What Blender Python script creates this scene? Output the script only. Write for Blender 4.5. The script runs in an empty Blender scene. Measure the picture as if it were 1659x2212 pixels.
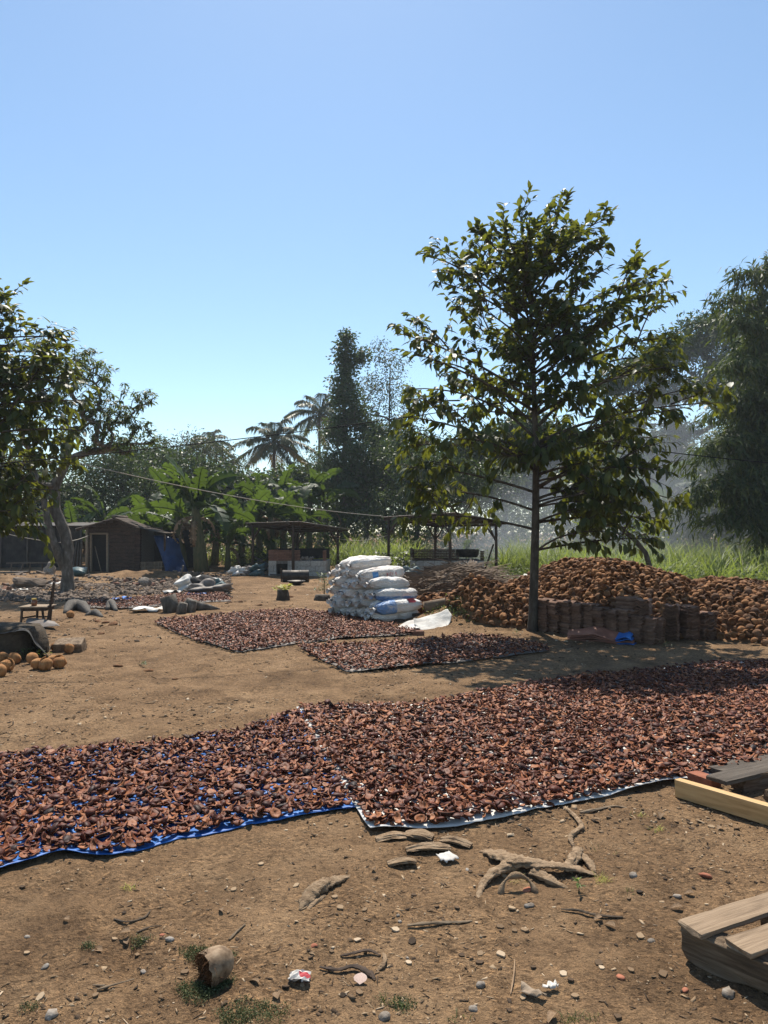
import bpy, bmesh, math, random
import numpy as np
from mathutils import Vector, Matrix, Euler

# ------------------------------------------------------------------ camera, sky, sun, exposure
SC = bpy.context.scene
COL = SC.collection
CAM_H, FPX, HZ, CX = 1.7, 1534.0, 1150.0, 829.5      # camera height (m); focal length, horizon row, centre column (photo at 1659x2212)
cam_data = bpy.data.cameras.new('camera')
cam_data.sensor_fit = 'VERTICAL'
cam_data.sensor_height = 24.0
cam_data.lens = 24.0 * FPX / 2212.0
cam_data.shift_y = (HZ - 1106.0) / 2212.0
cam_data.clip_start, cam_data.clip_end = 0.05, 2000.0
cam = bpy.data.objects.new('camera', cam_data)
cam.location = (0, 0, CAM_H)
cam.rotation_euler = (math.radians(90), 0, 0)
COL.objects.link(cam)
SC.camera = cam

SUN_EL, SUN_AZ = math.radians(58), math.radians(-5)   # azimuth measured from the view direction, + to the right
world = bpy.data.worlds.new('World')
SC.world = world
world.use_nodes = True
wn, wl = world.node_tree.nodes, world.node_tree.links
sky = wn.new('ShaderNodeTexSky')
sky.sky_type = 'NISHITA'
sky.sun_disc = False
sky.sun_elevation, sky.sun_rotation = SUN_EL, SUN_AZ
sky.air_density, sky.dust_density, sky.ozone_density = 1.0, 0.2, 1.4
bg = wn['Background']
bg.inputs['Strength'].default_value = 0.118
tint = wn.new('ShaderNodeMix'); tint.data_type = 'RGBA'; tint.blend_type = 'MULTIPLY'; tint.inputs[0].default_value = 1.0
tint.inputs[7].default_value = (0.93, 0.985, 0.955, 1)          # the photograph's cooler white balance
wl.new(sky.outputs['Color'], tint.inputs[6])
wl.new(tint.outputs[2], bg.inputs['Color'])

sun_data = bpy.data.lights.new('sun', 'SUN')
sun_data.energy = 5.0
sun_data.angle = math.radians(0.53)
sun_data.color = (1.0, 0.93, 0.82)
sun = bpy.data.objects.new('sun', sun_data)
sdir = Vector((math.sin(SUN_AZ) * math.cos(SUN_EL), math.cos(SUN_AZ) * math.cos(SUN_EL), math.sin(SUN_EL)))
sun.rotation_euler = (-sdir).to_track_quat('-Z', 'Y').to_euler()
sun.location = sdir * 60
COL.objects.link(sun)

SC.view_settings.view_transform = 'Standard'
SC.view_settings.look = 'None'
SC.view_settings.gamma = 1.0
SC.view_settings.exposure = 0.58
SC.view_settings.use_curve_mapping = False
SC.render.engine = 'CYCLES'
SC.cycles.use_denoising = True
SC.cycles.max_bounces = 6
SC.cycles.diffuse_bounces = 3
SC.cycles.glossy_bounces = 2
SC.cycles.transmission_bounces = 4
SC.cycles.transparent_max_bounces = 8
SC.cycles.volume_bounces = 0
SC.cycles.volume_max_steps = 64
SC.cycles.volume_step_rate = 3.0

R = random.Random(11)
NR = np.random.default_rng(11)

# ------------------------------------------------------------------ noise and ground height
def vn(x, y, s=0):
    x = np.asarray(x, float); y = np.asarray(y, float)
    xi = np.floor(x).astype(np.int64); yi = np.floor(y).astype(np.int64)
    fx = x - xi; fy = y - yi
    fx = fx * fx * (3 - 2 * fx); fy = fy * fy * (3 - 2 * fy)
    def h(a, b):
        k = (a * 374761393 + b * 668265263 + s * 974711 + 1013904223) & 0xffffffff
        k = ((k ^ (k >> 13)) * 1274126177) & 0xffffffff
        k = ((k ^ (k >> 16)) * 2246822519) & 0xffffffff
        return ((k ^ (k >> 15)) & 0xffff) / 65535.0
    return ((h(xi, yi) * (1 - fx) + h(xi + 1, yi) * fx) * (1 - fy) + (h(xi, yi + 1) * (1 - fx) + h(xi + 1, yi + 1) * fx) * fy) * 2 - 1

def fb(x, y, s=0, o=3):
    t = 0; a = 1.0; n = 0
    for i in range(o):
        t = t + a * vn(np.asarray(x) * 2 ** i + 17.3 * i, np.asarray(y) * 2 ** i - 9.1 * i, s + i); n += a; a *= 0.5
    return t / n

RUTS = [(-1.45, 3.55, -1.02, 2.75, .05, .022), (-1.05, 2.9, -.80, 2.45, .07, .02), (-4.5, 6.6, .2, 8.2, .12, .02), (-4.2, 7.5, -1.0, 9.8, .14, .02), (.2, 3.6, -.3, 2.6, .10, .015)]
MOUNDS = [(1.55, 13.6, 0.42, 0.75, 0.55), (-9.0, 26.5, 0.28, 2.4, 1.0), (-12.5, 24.0, 0.30, 3.0, 1.4), (-9.2, 21.0, 0.12, 1.0, 1.0)]
def gzn(x, y):
    x = np.asarray(x, float); y = np.asarray(y, float)
    z = 0.045 * fb(x * .33 + 3.1, y * .33, 1, 2) + 0.014 * fb(x * 1.6, y * 1.6, 5, 3)
    near = np.clip(1.3 - y / 14.0, 0.25, 1.0)
    fine = 0.010 * fb(x * 9, y * 9, 9, 3) + 0.004 * np.clip(vn(x * 31, y * 31, 21), -.2, 1)
    clod = np.clip(fb(x * 5.3, y * 5.3, 31, 3) - .15, 0, 1) * 0.030
    z = z + near * (fine + clod)
    z = z + np.clip(y - 26.5, 0, 14) * 0.05
    for ax_, ay_, bx_, by_, wd, dp in RUTS:
        ux, uy = bx_ - ax_, by_ - ay_; t = np.clip(((x - ax_) * ux + (y - ay_) * uy) / (ux * ux + uy * uy), 0, 1)
        q = np.hypot(x - ax_ - t * ux, y - ay_ - t * uy) + .02 * fb(x * 4, y * 4, 77, 2)
        z = z - dp * np.exp(-(q / wd) ** 2) + dp * .4 * np.exp(-((q - wd * 2) / wd) ** 2)
    for mx, my, h, rx, ry in MOUNDS:
        q = ((x - mx) / rx) ** 2 + ((y - my) / ry) ** 2
        z = z + h * np.exp(-q * 1.2) * (1 + .35 * fb(x * 3, y * 3, 44, 2))
    return z
def gz(x, y):
    return float(gzn(x, y))

def gp(px, py, dz=0.0):
    """point on the ground seen at a photo pixel"""
    z = 0.0
    for _ in range(4):
        d = (CAM_H - z) * FPX / (py - HZ)
        x = (px - CX) / FPX * d
        z = gz(x, d)
    return Vector((x, d, z + dz))
def at(px, py, d):
    return Vector(((px - CX) / FPX * d, d, CAM_H - (py - HZ) / FPX * d))

# ------------------------------------------------------------------ materials
MATS = {}
def rnd_node(n, l):
    a = n.new('ShaderNodeAttribute'); a.attribute_name = 'rnd'
    o = n.new('ShaderNodeObjectInfo')
    s = n.new('ShaderNodeMath'); s.operation = 'ADD'
    l.new(a.outputs['Fac'], s.inputs[0]); l.new(o.outputs['Random'], s.inputs[1])
    f = n.new('ShaderNodeMath'); f.operation = 'FRACT'
    l.new(s.outputs[0], f.inputs[0])
    return f.outputs[0]
def ramp(n, l, fac, stops):
    r = n.new('ShaderNodeValToRGB')
    e = r.color_ramp.elements
    while len(e) < len(stops):
        e.new(0.5)
    for k, (p, c) in enumerate(stops):
        e[k].position = p; e[k].color = (*c, 1)
    l.new(fac, r.inputs['Fac'])
    return r.outputs['Color']
def noise(n, l, vec, scale, detail=4, rough=.55, dist=0):
    t = n.new('ShaderNodeTexNoise')
    t.inputs['Scale'].default_value = scale; t.inputs['Detail'].default_value = detail
    t.inputs['Roughness'].default_value = rough; t.inputs['Distortion'].default_value = dist
    if vec is not None:
        l.new(vec, t.inputs['Vector'])
    return t.outputs['Fac']
def coords(n, l, kind='Object', stretch=(1, 1, 1), shift=None):
    c = n.new('ShaderNodeTexCoord')
    m = n.new('ShaderNodeMapping'); m.inputs['Scale'].default_value = stretch
    l.new(c.outputs[kind], m.inputs['Vector'])
    if shift is not None:
        v = n.new('ShaderNodeVectorMath'); v.operation = 'SCALE'; v.inputs[0].default_value = (37, 19, 53)
        l.new(shift, v.inputs['Scale']); l.new(v.outputs[0], m.inputs['Location'])
    return m.outputs['Vector']
def mathn(n, l, op, a, b=None, clamp=False):
    m = n.new('ShaderNodeMath'); m.operation = op; m.use_clamp = clamp
    for i, v in enumerate((a, b)):
        if v is None: continue
        if isinstance(v, (int, float)): m.inputs[i].default_value = v
        else: l.new(v, m.inputs[i])
    return m.outputs[0]
def mixc(n, l, fac, a, b, mode='MIX'):
    m = n.new('ShaderNodeMix'); m.data_type = 'RGBA'; m.blend_type = mode
    for sock, v in ((m.inputs[0], fac), (m.inputs[6], a), (m.inputs[7], b)):
        if isinstance(v, (int, float)): sock.default_value = v
        elif isinstance(v, tuple): sock.default_value = (*v, 1)
        else: l.new(v, sock)
    return m.outputs[2]
def newmat(name):
    m = bpy.data.materials.new(name); m.use_nodes = True
    MATS[name] = m
    return m, m.node_tree.nodes, m.node_tree.links, m.node_tree.nodes['Principled BSDF']
def bumpn(n, l, height, strength, dist=0.02):
    b = n.new('ShaderNodeBump'); b.inputs['Strength'].default_value = strength; b.inputs['Distance'].default_value = dist
    l.new(height, b.inputs['Height'])
    return b.outputs['Normal']
def mk(name, stops, scale=6.0, rough=.85, bump=.4, bscale=None, bdist=.01, rv=.35, stretch=(1, 1, 1), spec=.25, metal=0, detail=5, vary=True, dist=0):
    """colour from noise, brightness varied per thing or piece, fine relief"""
    m, n, l, b = newmat(name)
    r = rnd_node(n, l)
    v = coords(n, l, 'Object', stretch, r if vary else None)
    c = ramp(n, l, noise(n, l, v, scale, detail, .6, dist), stops)
    if rv:
        g = mathn(n, l, 'ADD', mathn(n, l, 'MULTIPLY', r, rv), 1 - rv / 2)
        c = mixc(n, l, 1.0, c, g, 'MULTIPLY')
    l.new(c, b.inputs['Base Color'])
    b.inputs['Roughness'].default_value = rough
    b.inputs['Specular IOR Level'].default_value = spec
    b.inputs['Metallic'].default_value = metal
    if bump:
        l.new(bumpn(n, l, noise(n, l, v, bscale or scale * 4, 4, .65), bump, bdist), b.inputs['Normal'])
    return m
def leafmat(name, tops, trans, under=None, tmix=.35, rough=.38, spec=.5, rv=.5):
    m, n, l, b = newmat(name)
    r = rnd_node(n, l)
    top = ramp(n, l, r, tops)
    if under:
        gnode = n.new('ShaderNodeNewGeometry')
        top = mixc(n, l, gnode.outputs['Backfacing'], top, under)
    l.new(top, b.inputs['Base Color'])
    b.inputs['Roughness'].default_value = rough
    b.inputs['Specular IOR Level'].default_value = spec
    t = n.new('ShaderNodeBsdfTranslucent')
    g = mathn(n, l, 'ADD', mathn(n, l, 'MULTIPLY', r, rv), 1 - rv / 2)
    l.new(mixc(n, l, 1.0, trans, g, 'MULTIPLY'), t.inputs['Color'])
    x = n.new('ShaderNodeMixShader'); x.inputs['Fac'].default_value = tmix
    l.new(b.outputs[0], x.inputs[1]); l.new(t.outputs[0], x.inputs[2])
    l.new(x.outputs[0], n['Material Output'].inputs['Surface'])
    return m

# ground: packed brown earth, paler where it is trodden, dusted with fine crumbs
def ground_material():
    m, n, l, b = newmat('earth')
    v = coords(n, l)
    big = noise(n, l, v, .55, 5, .6, .4)
    mid = noise(n, l, v, 3.2, 6, .65, .3)
    fine = noise(n, l, v, 28, 6, .7)
    grit = noise(n, l, v, 150, 3, .7)
    c1 = ramp(n, l, big, [(.30, (.130, .078, .043)), (.5, (.275, .172, .094)), (.72, (.41, .275, .160))])
    c2 = ramp(n, l, mid, [(.30, (.140, .087, .049)), (.52, (.290, .184, .101)), (.75, (.43, .29, .168))])
    c = mixc(n, l, .55, c1, c2)
    c3 = ramp(n, l, fine, [(.28, (.25, .23, .21)), (.47, (.95, .95, .95)), (.74, (1.3, 1.26, 1.2))])
    c = mixc(n, l, .8, c, c3, 'MULTIPLY')
    c4 = ramp(n, l, grit, [(.34, (.45, .43, .40)), (.5, (1, 1, 1)), (.69, (1.45, 1.4, 1.3))])
    c = mixc(n, l, .65, c, c4, 'MULTIPLY')
    stain = ramp(n, l, noise(n, l, v, 1.15, 6, .62, .8), [(.50, (1, 1, 1)), (.63, (.52, .50, .49)), (.70, (.42, .41, .41))])
    c = mixc(n, l, .55, c, stain, 'MULTIPLY')
    # strands of dry litter trodden into the soil
    vs = coords(n, l, 'Object', (14, 60, 20))
    st = ramp(n, l, noise(n, l, vs, 1.0, 4, .6, 1.5), [(.60, (0, 0, 0)), (.68, (1, 1, 1))])
    c = mixc(n, l, mathn(n, l, 'MULTIPLY', st, .55), c, (.095, .064, .040))
    vo = n.new('ShaderNodeTexVoronoi'); vo.inputs['Scale'].default_value = 62; vo.inputs['Randomness'].default_value = 1.0
    wv = n.new('ShaderNodeMapping'); wv.inputs['Scale'].default_value = (1.0, 1.7, 1.0); l.new(v, wv.inputs['Vector'])
    dv_ = n.new('ShaderNodeVectorMath'); dv_.operation = 'ADD'; l.new(wv.outputs[0], dv_.inputs[0])
    nv_ = n.new('ShaderNodeTexNoise'); nv_.inputs['Scale'].default_value = 40; l.new(v, nv_.inputs['Vector'])
    sv_ = n.new('ShaderNodeVectorMath'); sv_.operation = 'SCALE'; sv_.inputs['Scale'].default_value = .03; l.new(nv_.outputs['Color'], sv_.inputs[0]); l.new(sv_.outputs[0], dv_.inputs[1])
    l.new(dv_.outputs[0], vo.inputs['Vector'])
    sx = n.new('ShaderNodeSeparateColor'); l.new(vo.outputs['Color'], sx.inputs[0])
    cell = ramp(n, l, sx.outputs[0], [(0, (.42, .40, .38)), (.25, (.72, .71, .70)), (.6, (1, 1, 1)), (.88, (1.08, 1.06, 1.03)), (1, (1.55, 1.48, 1.38))])
    where = ramp(n, l, noise(n, l, v, 2.1, 5, .6, .5), [(.36, (.15, .15, .15)), (.58, (.95, .95, .95))])
    c = mixc(n, l, where, c, mixc(n, l, 1.0, c, cell, 'MULTIPLY'))
    l.new(c, b.inputs['Base Color'])
    b.inputs['Roughness'].default_value = .95
    b.inputs['Specular IOR Level'].default_value = .12
    h = mathn(n, l, 'ADD', mathn(n, l, 'MULTIPLY', fine, 1.0), mathn(n, l, 'MULTIPLY', grit, .35))
    h = mathn(n, l, 'ADD', h, mathn(n, l, 'MULTIPLY', mid, 1.2))
    h = mathn(n, l, 'ADD', h, mathn(n, l, 'MULTIPLY', mathn(n, l, 'MULTIPLY', sx.outputs[1], where), .45))
    l.new(bumpn(n, l, h, 1.0, .035), b.inputs['Normal'])
    return m
ground_material()
def chip_material():
    m, n, l, b = newmat('chip'); r = rnd_node(n, l)
    c = ramp(n, l, r, [(0, (.035, .024, .016)), (.35, (.085, .055, .033)), (.6, (.19, .125, .072)), (.85, (.33, .235, .145)), (1, (.46, .36, .25))])
    c = mixc(n, l, .7, c, ramp(n, l, noise(n, l, coords(n, l), 60, 4), [(.3, (.6, .58, .55)), (.6, (1.1, 1.1, 1.1))]), 'MULTIPLY')
    l.new(c, b.inputs['Base Color']); b.inputs['Roughness'].default_value = .9; b.inputs['Specular IOR Level'].default_value = .2
chip_material()

def two_face(name, outer, inner, rough=.7, bump=.5, bscale=60):
    """pieces of coconut: attribute 'inside' tells the pale hollow side from the dark skin"""
    m, n, l, b = newmat(name)
    r = rnd_node(n, l)
    v = coords(n, l, 'Object', (1, 1, 1), r)
    a = n.new('ShaderNodeAttribute'); a.attribute_name = 'inside'
    co = ramp(n, l, r, outer)
    r2 = mathn(n, l, 'FRACT', mathn(n, l, 'MULTIPLY', r, 7.31))
    ci = ramp(n, l, r2, inner)
    c = mixc(n, l, a.outputs['Fac'], co, ci)
    nz = noise(n, l, v, 30, 5, .65)
    c = mixc(n, l, .8, c, ramp(n, l, nz, [(.3, (.45, .42, .40)), (.55, (1, 1, 1)), (.75, (1.35, 1.3, 1.2))]), 'MULTIPLY')
    l.new(c, b.inputs['Base Color'])
    b.inputs['Roughness'].default_value = rough
    b.inputs['Specular IOR Level'].default_value = .22
    l.new(bumpn(n, l, noise(n, l, v, bscale, 4, .7), bump, .004), b.inputs['Normal'])
    return m
two_face('copra', [(0, (.062, .016, .0085)), (.5, (.100, .025, .012)), (.85, (.052, .020, .013)), (1, (.026, .015, .013))],
         [(0, (.125, .034, .014)), (.4, (.195, .058, .021)), (.75, (.33, .125, .048)), (1, (.085, .028, .016))], .55, .5, 70)
two_face('shell', [(0, (.19, .088, .038)), (.35, (.30, .142, .058)), (.6, (.23, .118, .058)), (.85, (.15, .080, .044)), (1, (.090, .048, .029))],
         [(0, (.15, .068, .030)), (.5, (.25, .125, .056)), (1, (.075, .034, .018))], .9, .9, 90)

mk('wood_old', [(.25, (.055, .042, .032)), (.5, (.140, .108, .080)), (.75, (.235, .190, .145))], 3, .85, .8, 14, .008, .3, (14, 2.0, 14))
mk('wood_plank', [(.25, (.15, .11, .075)), (.5, (.24, .18, .125)), (.8, (.33, .26, .19))], 2.5, .85, .6, 12, .006, .25, (2, 14, 14))
mk('wood_new', [(.3, (.36, .21, .085)), (.5, (.50, .31, .135)), (.75, (.58, .38, .18))], 1.6, .6, .25, 14, .003, .1, (2.2, 22, 22))
mk('wood_dark', [(.3, (.030, .020, .014)), (.55, (.062, .040, .027)), (.8, (.105, .068, .045))], 4, .8, .5, 14, .006, .4, (6, 6, 1.2))
mk('wood_grey', [(.3, (.05, .044, .038)), (.55, (.10, .088, .075)), (.8, (.16, .14, .12))], 4, .85, .5, 14, .006, .4, (8, 8, 1.0))
mk('root_wood', [(.25, (.10, .062, .036)), (.45, (.29, .195, .115)), (.75, (.46, .33, .21))], 6, .9, 1.0, 30, .012, .2, (3, 7, 7))
mk('bark', [(.3, (.030, .024, .018)), (.5, (.062, .050, .038)), (.68, (.105, .092, .075)), (.80, (.24, .23, .20))], 9, .9, .7, 30, .012, .1, (1, 1, .45))
mk('bark_pale', [(.3, (.050, .040, .030)), (.52, (.105, .088, .070)), (.75, (.22, .195, .165))], 9, .9, .7, 30, .012, .15, (1, 1, .45))
mk('twig', [(.3, (.035, .026, .018)), (.7, (.075, .055, .038))], 9, .9, .3, 30, .006, .3)
mk('stick', [(.3, (.10, .070, .044)), (.7, (.215, .160, .105))], 12, .9, .5, 40, .004, .5)
mk('stone', [(.3, (.13, .10, .075)), (.5, (.22, .185, .15)), (.65, (.30, .27, .235)), (.82, (.46, .43, .39))], 28, .92, .9, 70, .006, .6)
mk('rubble', [(.3, (.075, .055, .042)), (.55, (.150, .112, .084)), (.8, (.26, .21, .165))], 6, .92, .6, 30, .008, .7)
mk('brick', [(.3, (.115, .058, .040)), (.55, (.195, .098, .064)), (.8, (.26, .150, .105))], 9, .92, .6, 45, .006, .45)
mk('brick_red', [(.3, (.22, .075, .042)), (.7, (.36, .14, .08))], 14, .9, .5, 45, .005, .25)
mk('brick_soot_shade', [(.3, (.030, .020, .016)), (.55, (.062, .038, .028)), (.8, (.10, .066, .05))], 9, .92, .6, 45, .006, .6)  # furnace soot; on the hut, shade is put into the brick colour
mk('mortar', [(.3, (.10, .09, .08)), (.7, (.19, .175, .155))], 20, .95, .6, 60, .005, 0)
mk('concrete', [(.25, (.20, .18, .155)), (.5, (.36, .335, .295)), (.8, (.46, .43, .385))], 5, .92, .5, 45, .005, .22)
mk('soot_shade', [(.3, (.012, .011, .010)), (.7, (.028, .025, .022))], 8, .9, .3, 30, .005, .2)  # furnace soot; in the lean-to this black paints in the shade
mk('iron', [(.3, (.020, .018, .017)), (.6, (.050, .042, .036)), (.8, (.085, .058, .042))], 9, .55, .3, 40, .003, .2, metal=.6, spec=.4)
mk('roof_sheet', [(.25, (.085, .075, .066)), (.5, (.155, .140, .126)), (.75, (.20, .15, .115))], 3, .55, .15, 20, .003, .25, metal=.35, spec=.4)
mk('roof_tile', [(.3, (.095, .052, .035)), (.55, (.165, .092, .060)), (.8, (.25, .155, .105))], 9, .88, .5, 50, .004, .5)
mk('house_tile', [(.3, (.05, .038, .030)), (.55, (.09, .066, .05)), (.8, (.14, .11, .085))], 5, .9, .5, 40, .004, .4)
mk('blue_tarp', [(.3, (.020, .095, .33)), (.55, (.035, .150, .46)), (.8, (.075, .23, .56))], 5, .5, .35, 30, .004, .1)
mk('navy_tarp', [(.3, (.008, .022, .070)), (.6, (.014, .045, .135)), (.85, (.035, .085, .22))], 2.0, .5, .5, 8, .02, 0)
mk('white_tarp', [(.3, (.52, .49, .45)), (.7, (.72, .70, .66))], 5, .6, .35, 30, .004, .1)
mk('grey_sheet', [(.3, (.13, .105, .085)), (.7, (.24, .205, .18))], 4, .6, .4, 20, .006, .2)
mk('white_cloth', [(.3, (.40, .37, .33)), (.55, (.58, .56, .52)), (.8, (.70, .69, .66))], 3, .7, .6, 14, .02, .1)
mk('dark_cloth', [(.3, (.022, .021, .020)), (.6, (.045, .042, .039)), (.8, (.072, .067, .060))], 4, .9, .6, 22, .01, .1)
mk('teal_plastic', [(.3, (.03, .065, .07)), (.7, (.085, .135, .14))], 3, .5, .6, 14, .02, .3)
mk('brown_tarp', [(.3, (.20, .085, .055)), (.6, (.32, .14, .09)), (.8, (.42, .20, .14))], 5, .55, .5, 18, .008, .15)
mk('red_print', [(.3, (.35, .045, .05)), (.7, (.48, .08, .085))], 12, .7, 0)
mk('blue_print', [(.3, (.06, .19, .42)), (.7, (.13, .30, .56))], 12, .7, 0)
mk('coir', [(.3, (.055, .024, .010)), (.7, (.17, .080, .034))], 25, .95, .6, 80, .004, .7)
mk('husk_skin', [(.32, (.085, .052, .030)), (.5, (.20, .135, .082)), (.72, (.33, .245, .16))], 22, .8, .6, 50, .004, .2, (1, 1, 1))
mk('coconut', [(.3, (.17, .072, .024)), (.5, (.33, .155, .056)), (.8, (.46, .25, .11))], 16, .92, .9, 60, .006, .35, (1, 1, .35))
mk('dead_leaf', [(.3, (.12, .075, .042)), (.6, (.22, .145, .085)), (.8, (.31, .225, .145))], 8, .85, .4, 30, .005, .6)
mk('pale_leaf', [(.3, (.36, .25, .20)), (.7, (.50, .38, .32))], 14, .8, .4, 40, .003, .2)
mk('paper', [(.3, (.42, .39, .35)), (.7, (.60, .58, .54))], 8, .8, .5, 25, .004, .1)
mk('soil_dark', [(.3, (.035, .027, .018)), (.6, (.075, .055, .036)), (.8, (.12, .09, .058))], 9, .95, .9, 30, .03, 0)
mk('frond_dry', [(.3, (.10, .068, .044)), (.6, (.205, .150, .105)), (.8, (.31, .25, .19))], 7, .85, .4, 30, .006, .6)
mk('rope', [(.3, (.30, .27, .21)), (.7, (.45, .41, .34))], 20, .8, 0, rv=.1)
mk('cable', [(.3, (.012, .012, .013)), (.7, (.025, .025, .026))], 20, .85, 0, rv=0, spec=.1)
mk('cord', [(.3, (.02, .02, .02)), (.7, (.05, .045, .04))], 20, .8, 0, rv=.1)
mk('bamboo_slat', [(.3, (.12, .085, .055)), (.7, (.23, .175, .12))], 5, .7, .3, 20, .003, .4, (6, 6, 1))
mk('culm', [(.3, (.07, .085, .03)), (.7, (.15, .15, .06))], 5, .6, .2, 20, .003, .4)
mk('stem_green', [(.3, (.055, .060, .025)), (.6, (.11, .10, .045)), (.8, (.14, .09, .05))], 3, .7, .4, 14, .01, .2, (4, 4, 1))
mk('palm_trunk', [(.3, (.08, .068, .055)), (.7, (.17, .15, .125))], 5, .9, .5, 14, .02, .2)
leafmat('leaf_big', [(0, (.018, .036, .013)), (.5, (.028, .054, .017)), (1, (.048, .068, .020))], (.185, .20, .018), (.052, .058, .020), .40, .48, .32)
leafmat('leaf_old', [(0, (.16, .085, .018)), (1, (.22, .13, .02))], (.34, .19, .02), None, .4, .5)
leafmat('leaf_mango', [(0, (.014, .030, .010)), (.6, (.026, .050, .014)), (1, (.05, .08, .02))], (.17, .21, .02), None, .36, .5, .3)
leafmat('leaf_wood', [(0, (.020, .040, .014)), (.6, (.036, .064, .020)), (1, (.062, .092, .030))], (.085, .125, .022), None, .3, .5, .4)
leafmat('leaf_grey', [(0, (.034, .050, .022)), (.6, (.052, .074, .030)), (1, (.085, .105, .042))], (.10, .125, .03), None, .3, .5, .4)
leafmat('leaf_lime', [(0, (.05, .085, .018)), (1, (.10, .14, .03))], (.26, .33, .035), None, .42, .45)
leafmat('leaf_banana', [(0, (.014, .034, .010)), (.6, (.024, .050, .014)), (1, (.055, .075, .022))], (.10, .155, .018), None, .36, .55, .25)
leafmat('leaf_palm', [(0, (.030, .048, .020)), (.7, (.052, .074, .028)), (1, (.095, .095, .035))], (.11, .13, .03), None, .3, .5, .3)
leafmat('leaf_palm_old', [(0, (.18, .13, .035)), (1, (.24, .17, .05))], (.28, .20, .04), None, .3, .5, .4)
leafmat('leaf_bamboo', [(0, (.020, .038, .012)), (.6, (.036, .060, .017)), (1, (.085, .098, .028))], (.11, .145, .022), None, .32, .6, .25)
leafmat('grass_blade', [(0, (.045, .085, .018)), (.5, (.09, .140, .032)), (.85, (.15, .175, .05)), (1, (.22, .20, .08))], (.30, .37, .06), None, .42, .5, .3)
leafmat('weed', [(0, (.040, .066, .020)), (.6, (.066, .098, .028)), (1, (.105, .128, .045))], (.15, .20, .035), None, .33, .5, .3)
leafmat('yellow_leaf', [(0, (.34, .34, .06)), (1, (.48, .45, .10))], (.45, .45, .08), None, .35, .5, .3)
leafmat('moss', [(0, (.060, .075, .030)), (1, (.125, .135, .060))], (.08, .10, .03), None, .2, .7, .2)

# sack cloth: off-white woven plastic, dusty
def sack_material(name, band=None, ink=(.07, .20, .45)):
    m, n, l, b = newmat(name)
    r = rnd_node(n, l)
    v = coords(n, l, 'Object', (1, 1, 1), r)
    c = ramp(n, l, noise(n, l, v, 5, 5, .6), [(.26, (.46, .40, .35)), (.42, (.72, .69, .65)), (.75, (.86, .85, .83))])
    g = mathn(n, l, 'ADD', mathn(n, l, 'MULTIPLY', r, .2), .84)
    c = mixc(n, l, 1.0, c, g, 'MULTIPLY')
    c = mixc(n, l, .55, c, ramp(n, l, noise(n, l, v, 2.2, 3, .5), [(.38, (.86, .76, .70)), (.6, (1, 1, 1))]), 'MULTIPLY')
    if band:
        t = n.new('ShaderNodeTexCoord'); s = n.new('ShaderNodeSeparateXYZ')
        l.new(t.outputs['Object'], s.inputs[0])
        ax, lo, hi = band
        a1 = mathn(n, l, 'GREATER_THAN', s.outputs[ax], lo); a2 = mathn(n, l, 'LESS_THAN', s.outputs[ax], hi)
        f = mathn(n, l, 'MULTIPLY', mathn(n, l, 'MULTIPLY', a1, a2), ramp(n, l, noise(n, l, v, 9, 4), [(.35, (.35, .35, .35)), (.5, (.9, .9, .9))]))
        c = mixc(n, l, f, c, ink)
    l.new(c, b.inputs['Base Color'])
    b.inputs['Roughness'].default_value = .62
    b.inputs['Specular IOR Level'].default_value = .35
    w = coords(n, l, 'Object', (1.2, 9, 9), r)
    h = mathn(n, l, 'ADD', noise(n, l, w, 1.6, 4, .55, .6), mathn(n, l, 'MULTIPLY', noise(n, l, v, 16, 4, .6, 1.2), .5))
    l.new(bumpn(n, l, h, 1.0, .06), b.inputs['Normal'])
sack_material('sack')
sack_material('sack_blue_band', (2, -.115, -.02), (.075, .20, .42))
sack_material('sack_blue_top', (0, -.52, -.16), (.10, .24, .50))
sack_material('sack_black_lines', (2, .02, .045), (.05, .05, .06))

# ------------------------------------------------------------------ mesh helpers
ORG = {}                                             # world position of a thing's own origin
def origin(o):
    return ORG.get(o.name, Vector((0, 0, 0))) if o else Vector((0, 0, 0))
def tag(o, label=None, cat=None, group=None, kind=None):
    if cat and not kind: kind = 'thing'
    if label: o['label'] = label
    if cat: o['category'] = cat
    if group: o['group'] = group
    if kind: o['kind'] = kind
    return o
def thing(name, label, cat, loc, group=None, rotz=0.0):
    o = bpy.data.objects.new(name, None)
    o.empty_display_size = .2
    COL.objects.link(o)
    o.location = loc; o.rotation_euler = (0, 0, rotz)
    ORG[o.name] = Vector(loc) if not rotz else Vector((0, 0, 0))
    return tag(o, label, cat, group)
def np_mesh(name, V, Q, rnd=None, inside=None, smooth=False):
    V = np.asarray(V, np.float32); Q = np.asarray(Q, np.int32)
    me = bpy.data.meshes.new(name)
    me.vertices.add(len(V)); me.vertices.foreach_set('co', V.ravel())
    k = Q.shape[1]
    me.loops.add(Q.size); me.loops.foreach_set('vertex_index', Q.ravel())
    me.polygons.add(len(Q)); me.polygons.foreach_set('loop_start', np.arange(len(Q), dtype=np.int32) * k)
    if smooth:
        me.polygons.foreach_set('use_smooth', np.ones(len(Q), bool))
    me.update(calc_edges=True)
    for nm, a in (('rnd', rnd), ('inside', inside)):
        if a is not None:
            me.attributes.new(nm, 'FLOAT', 'POINT').data.foreach_set('value', np.asarray(a, np.float32))
    return me
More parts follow.
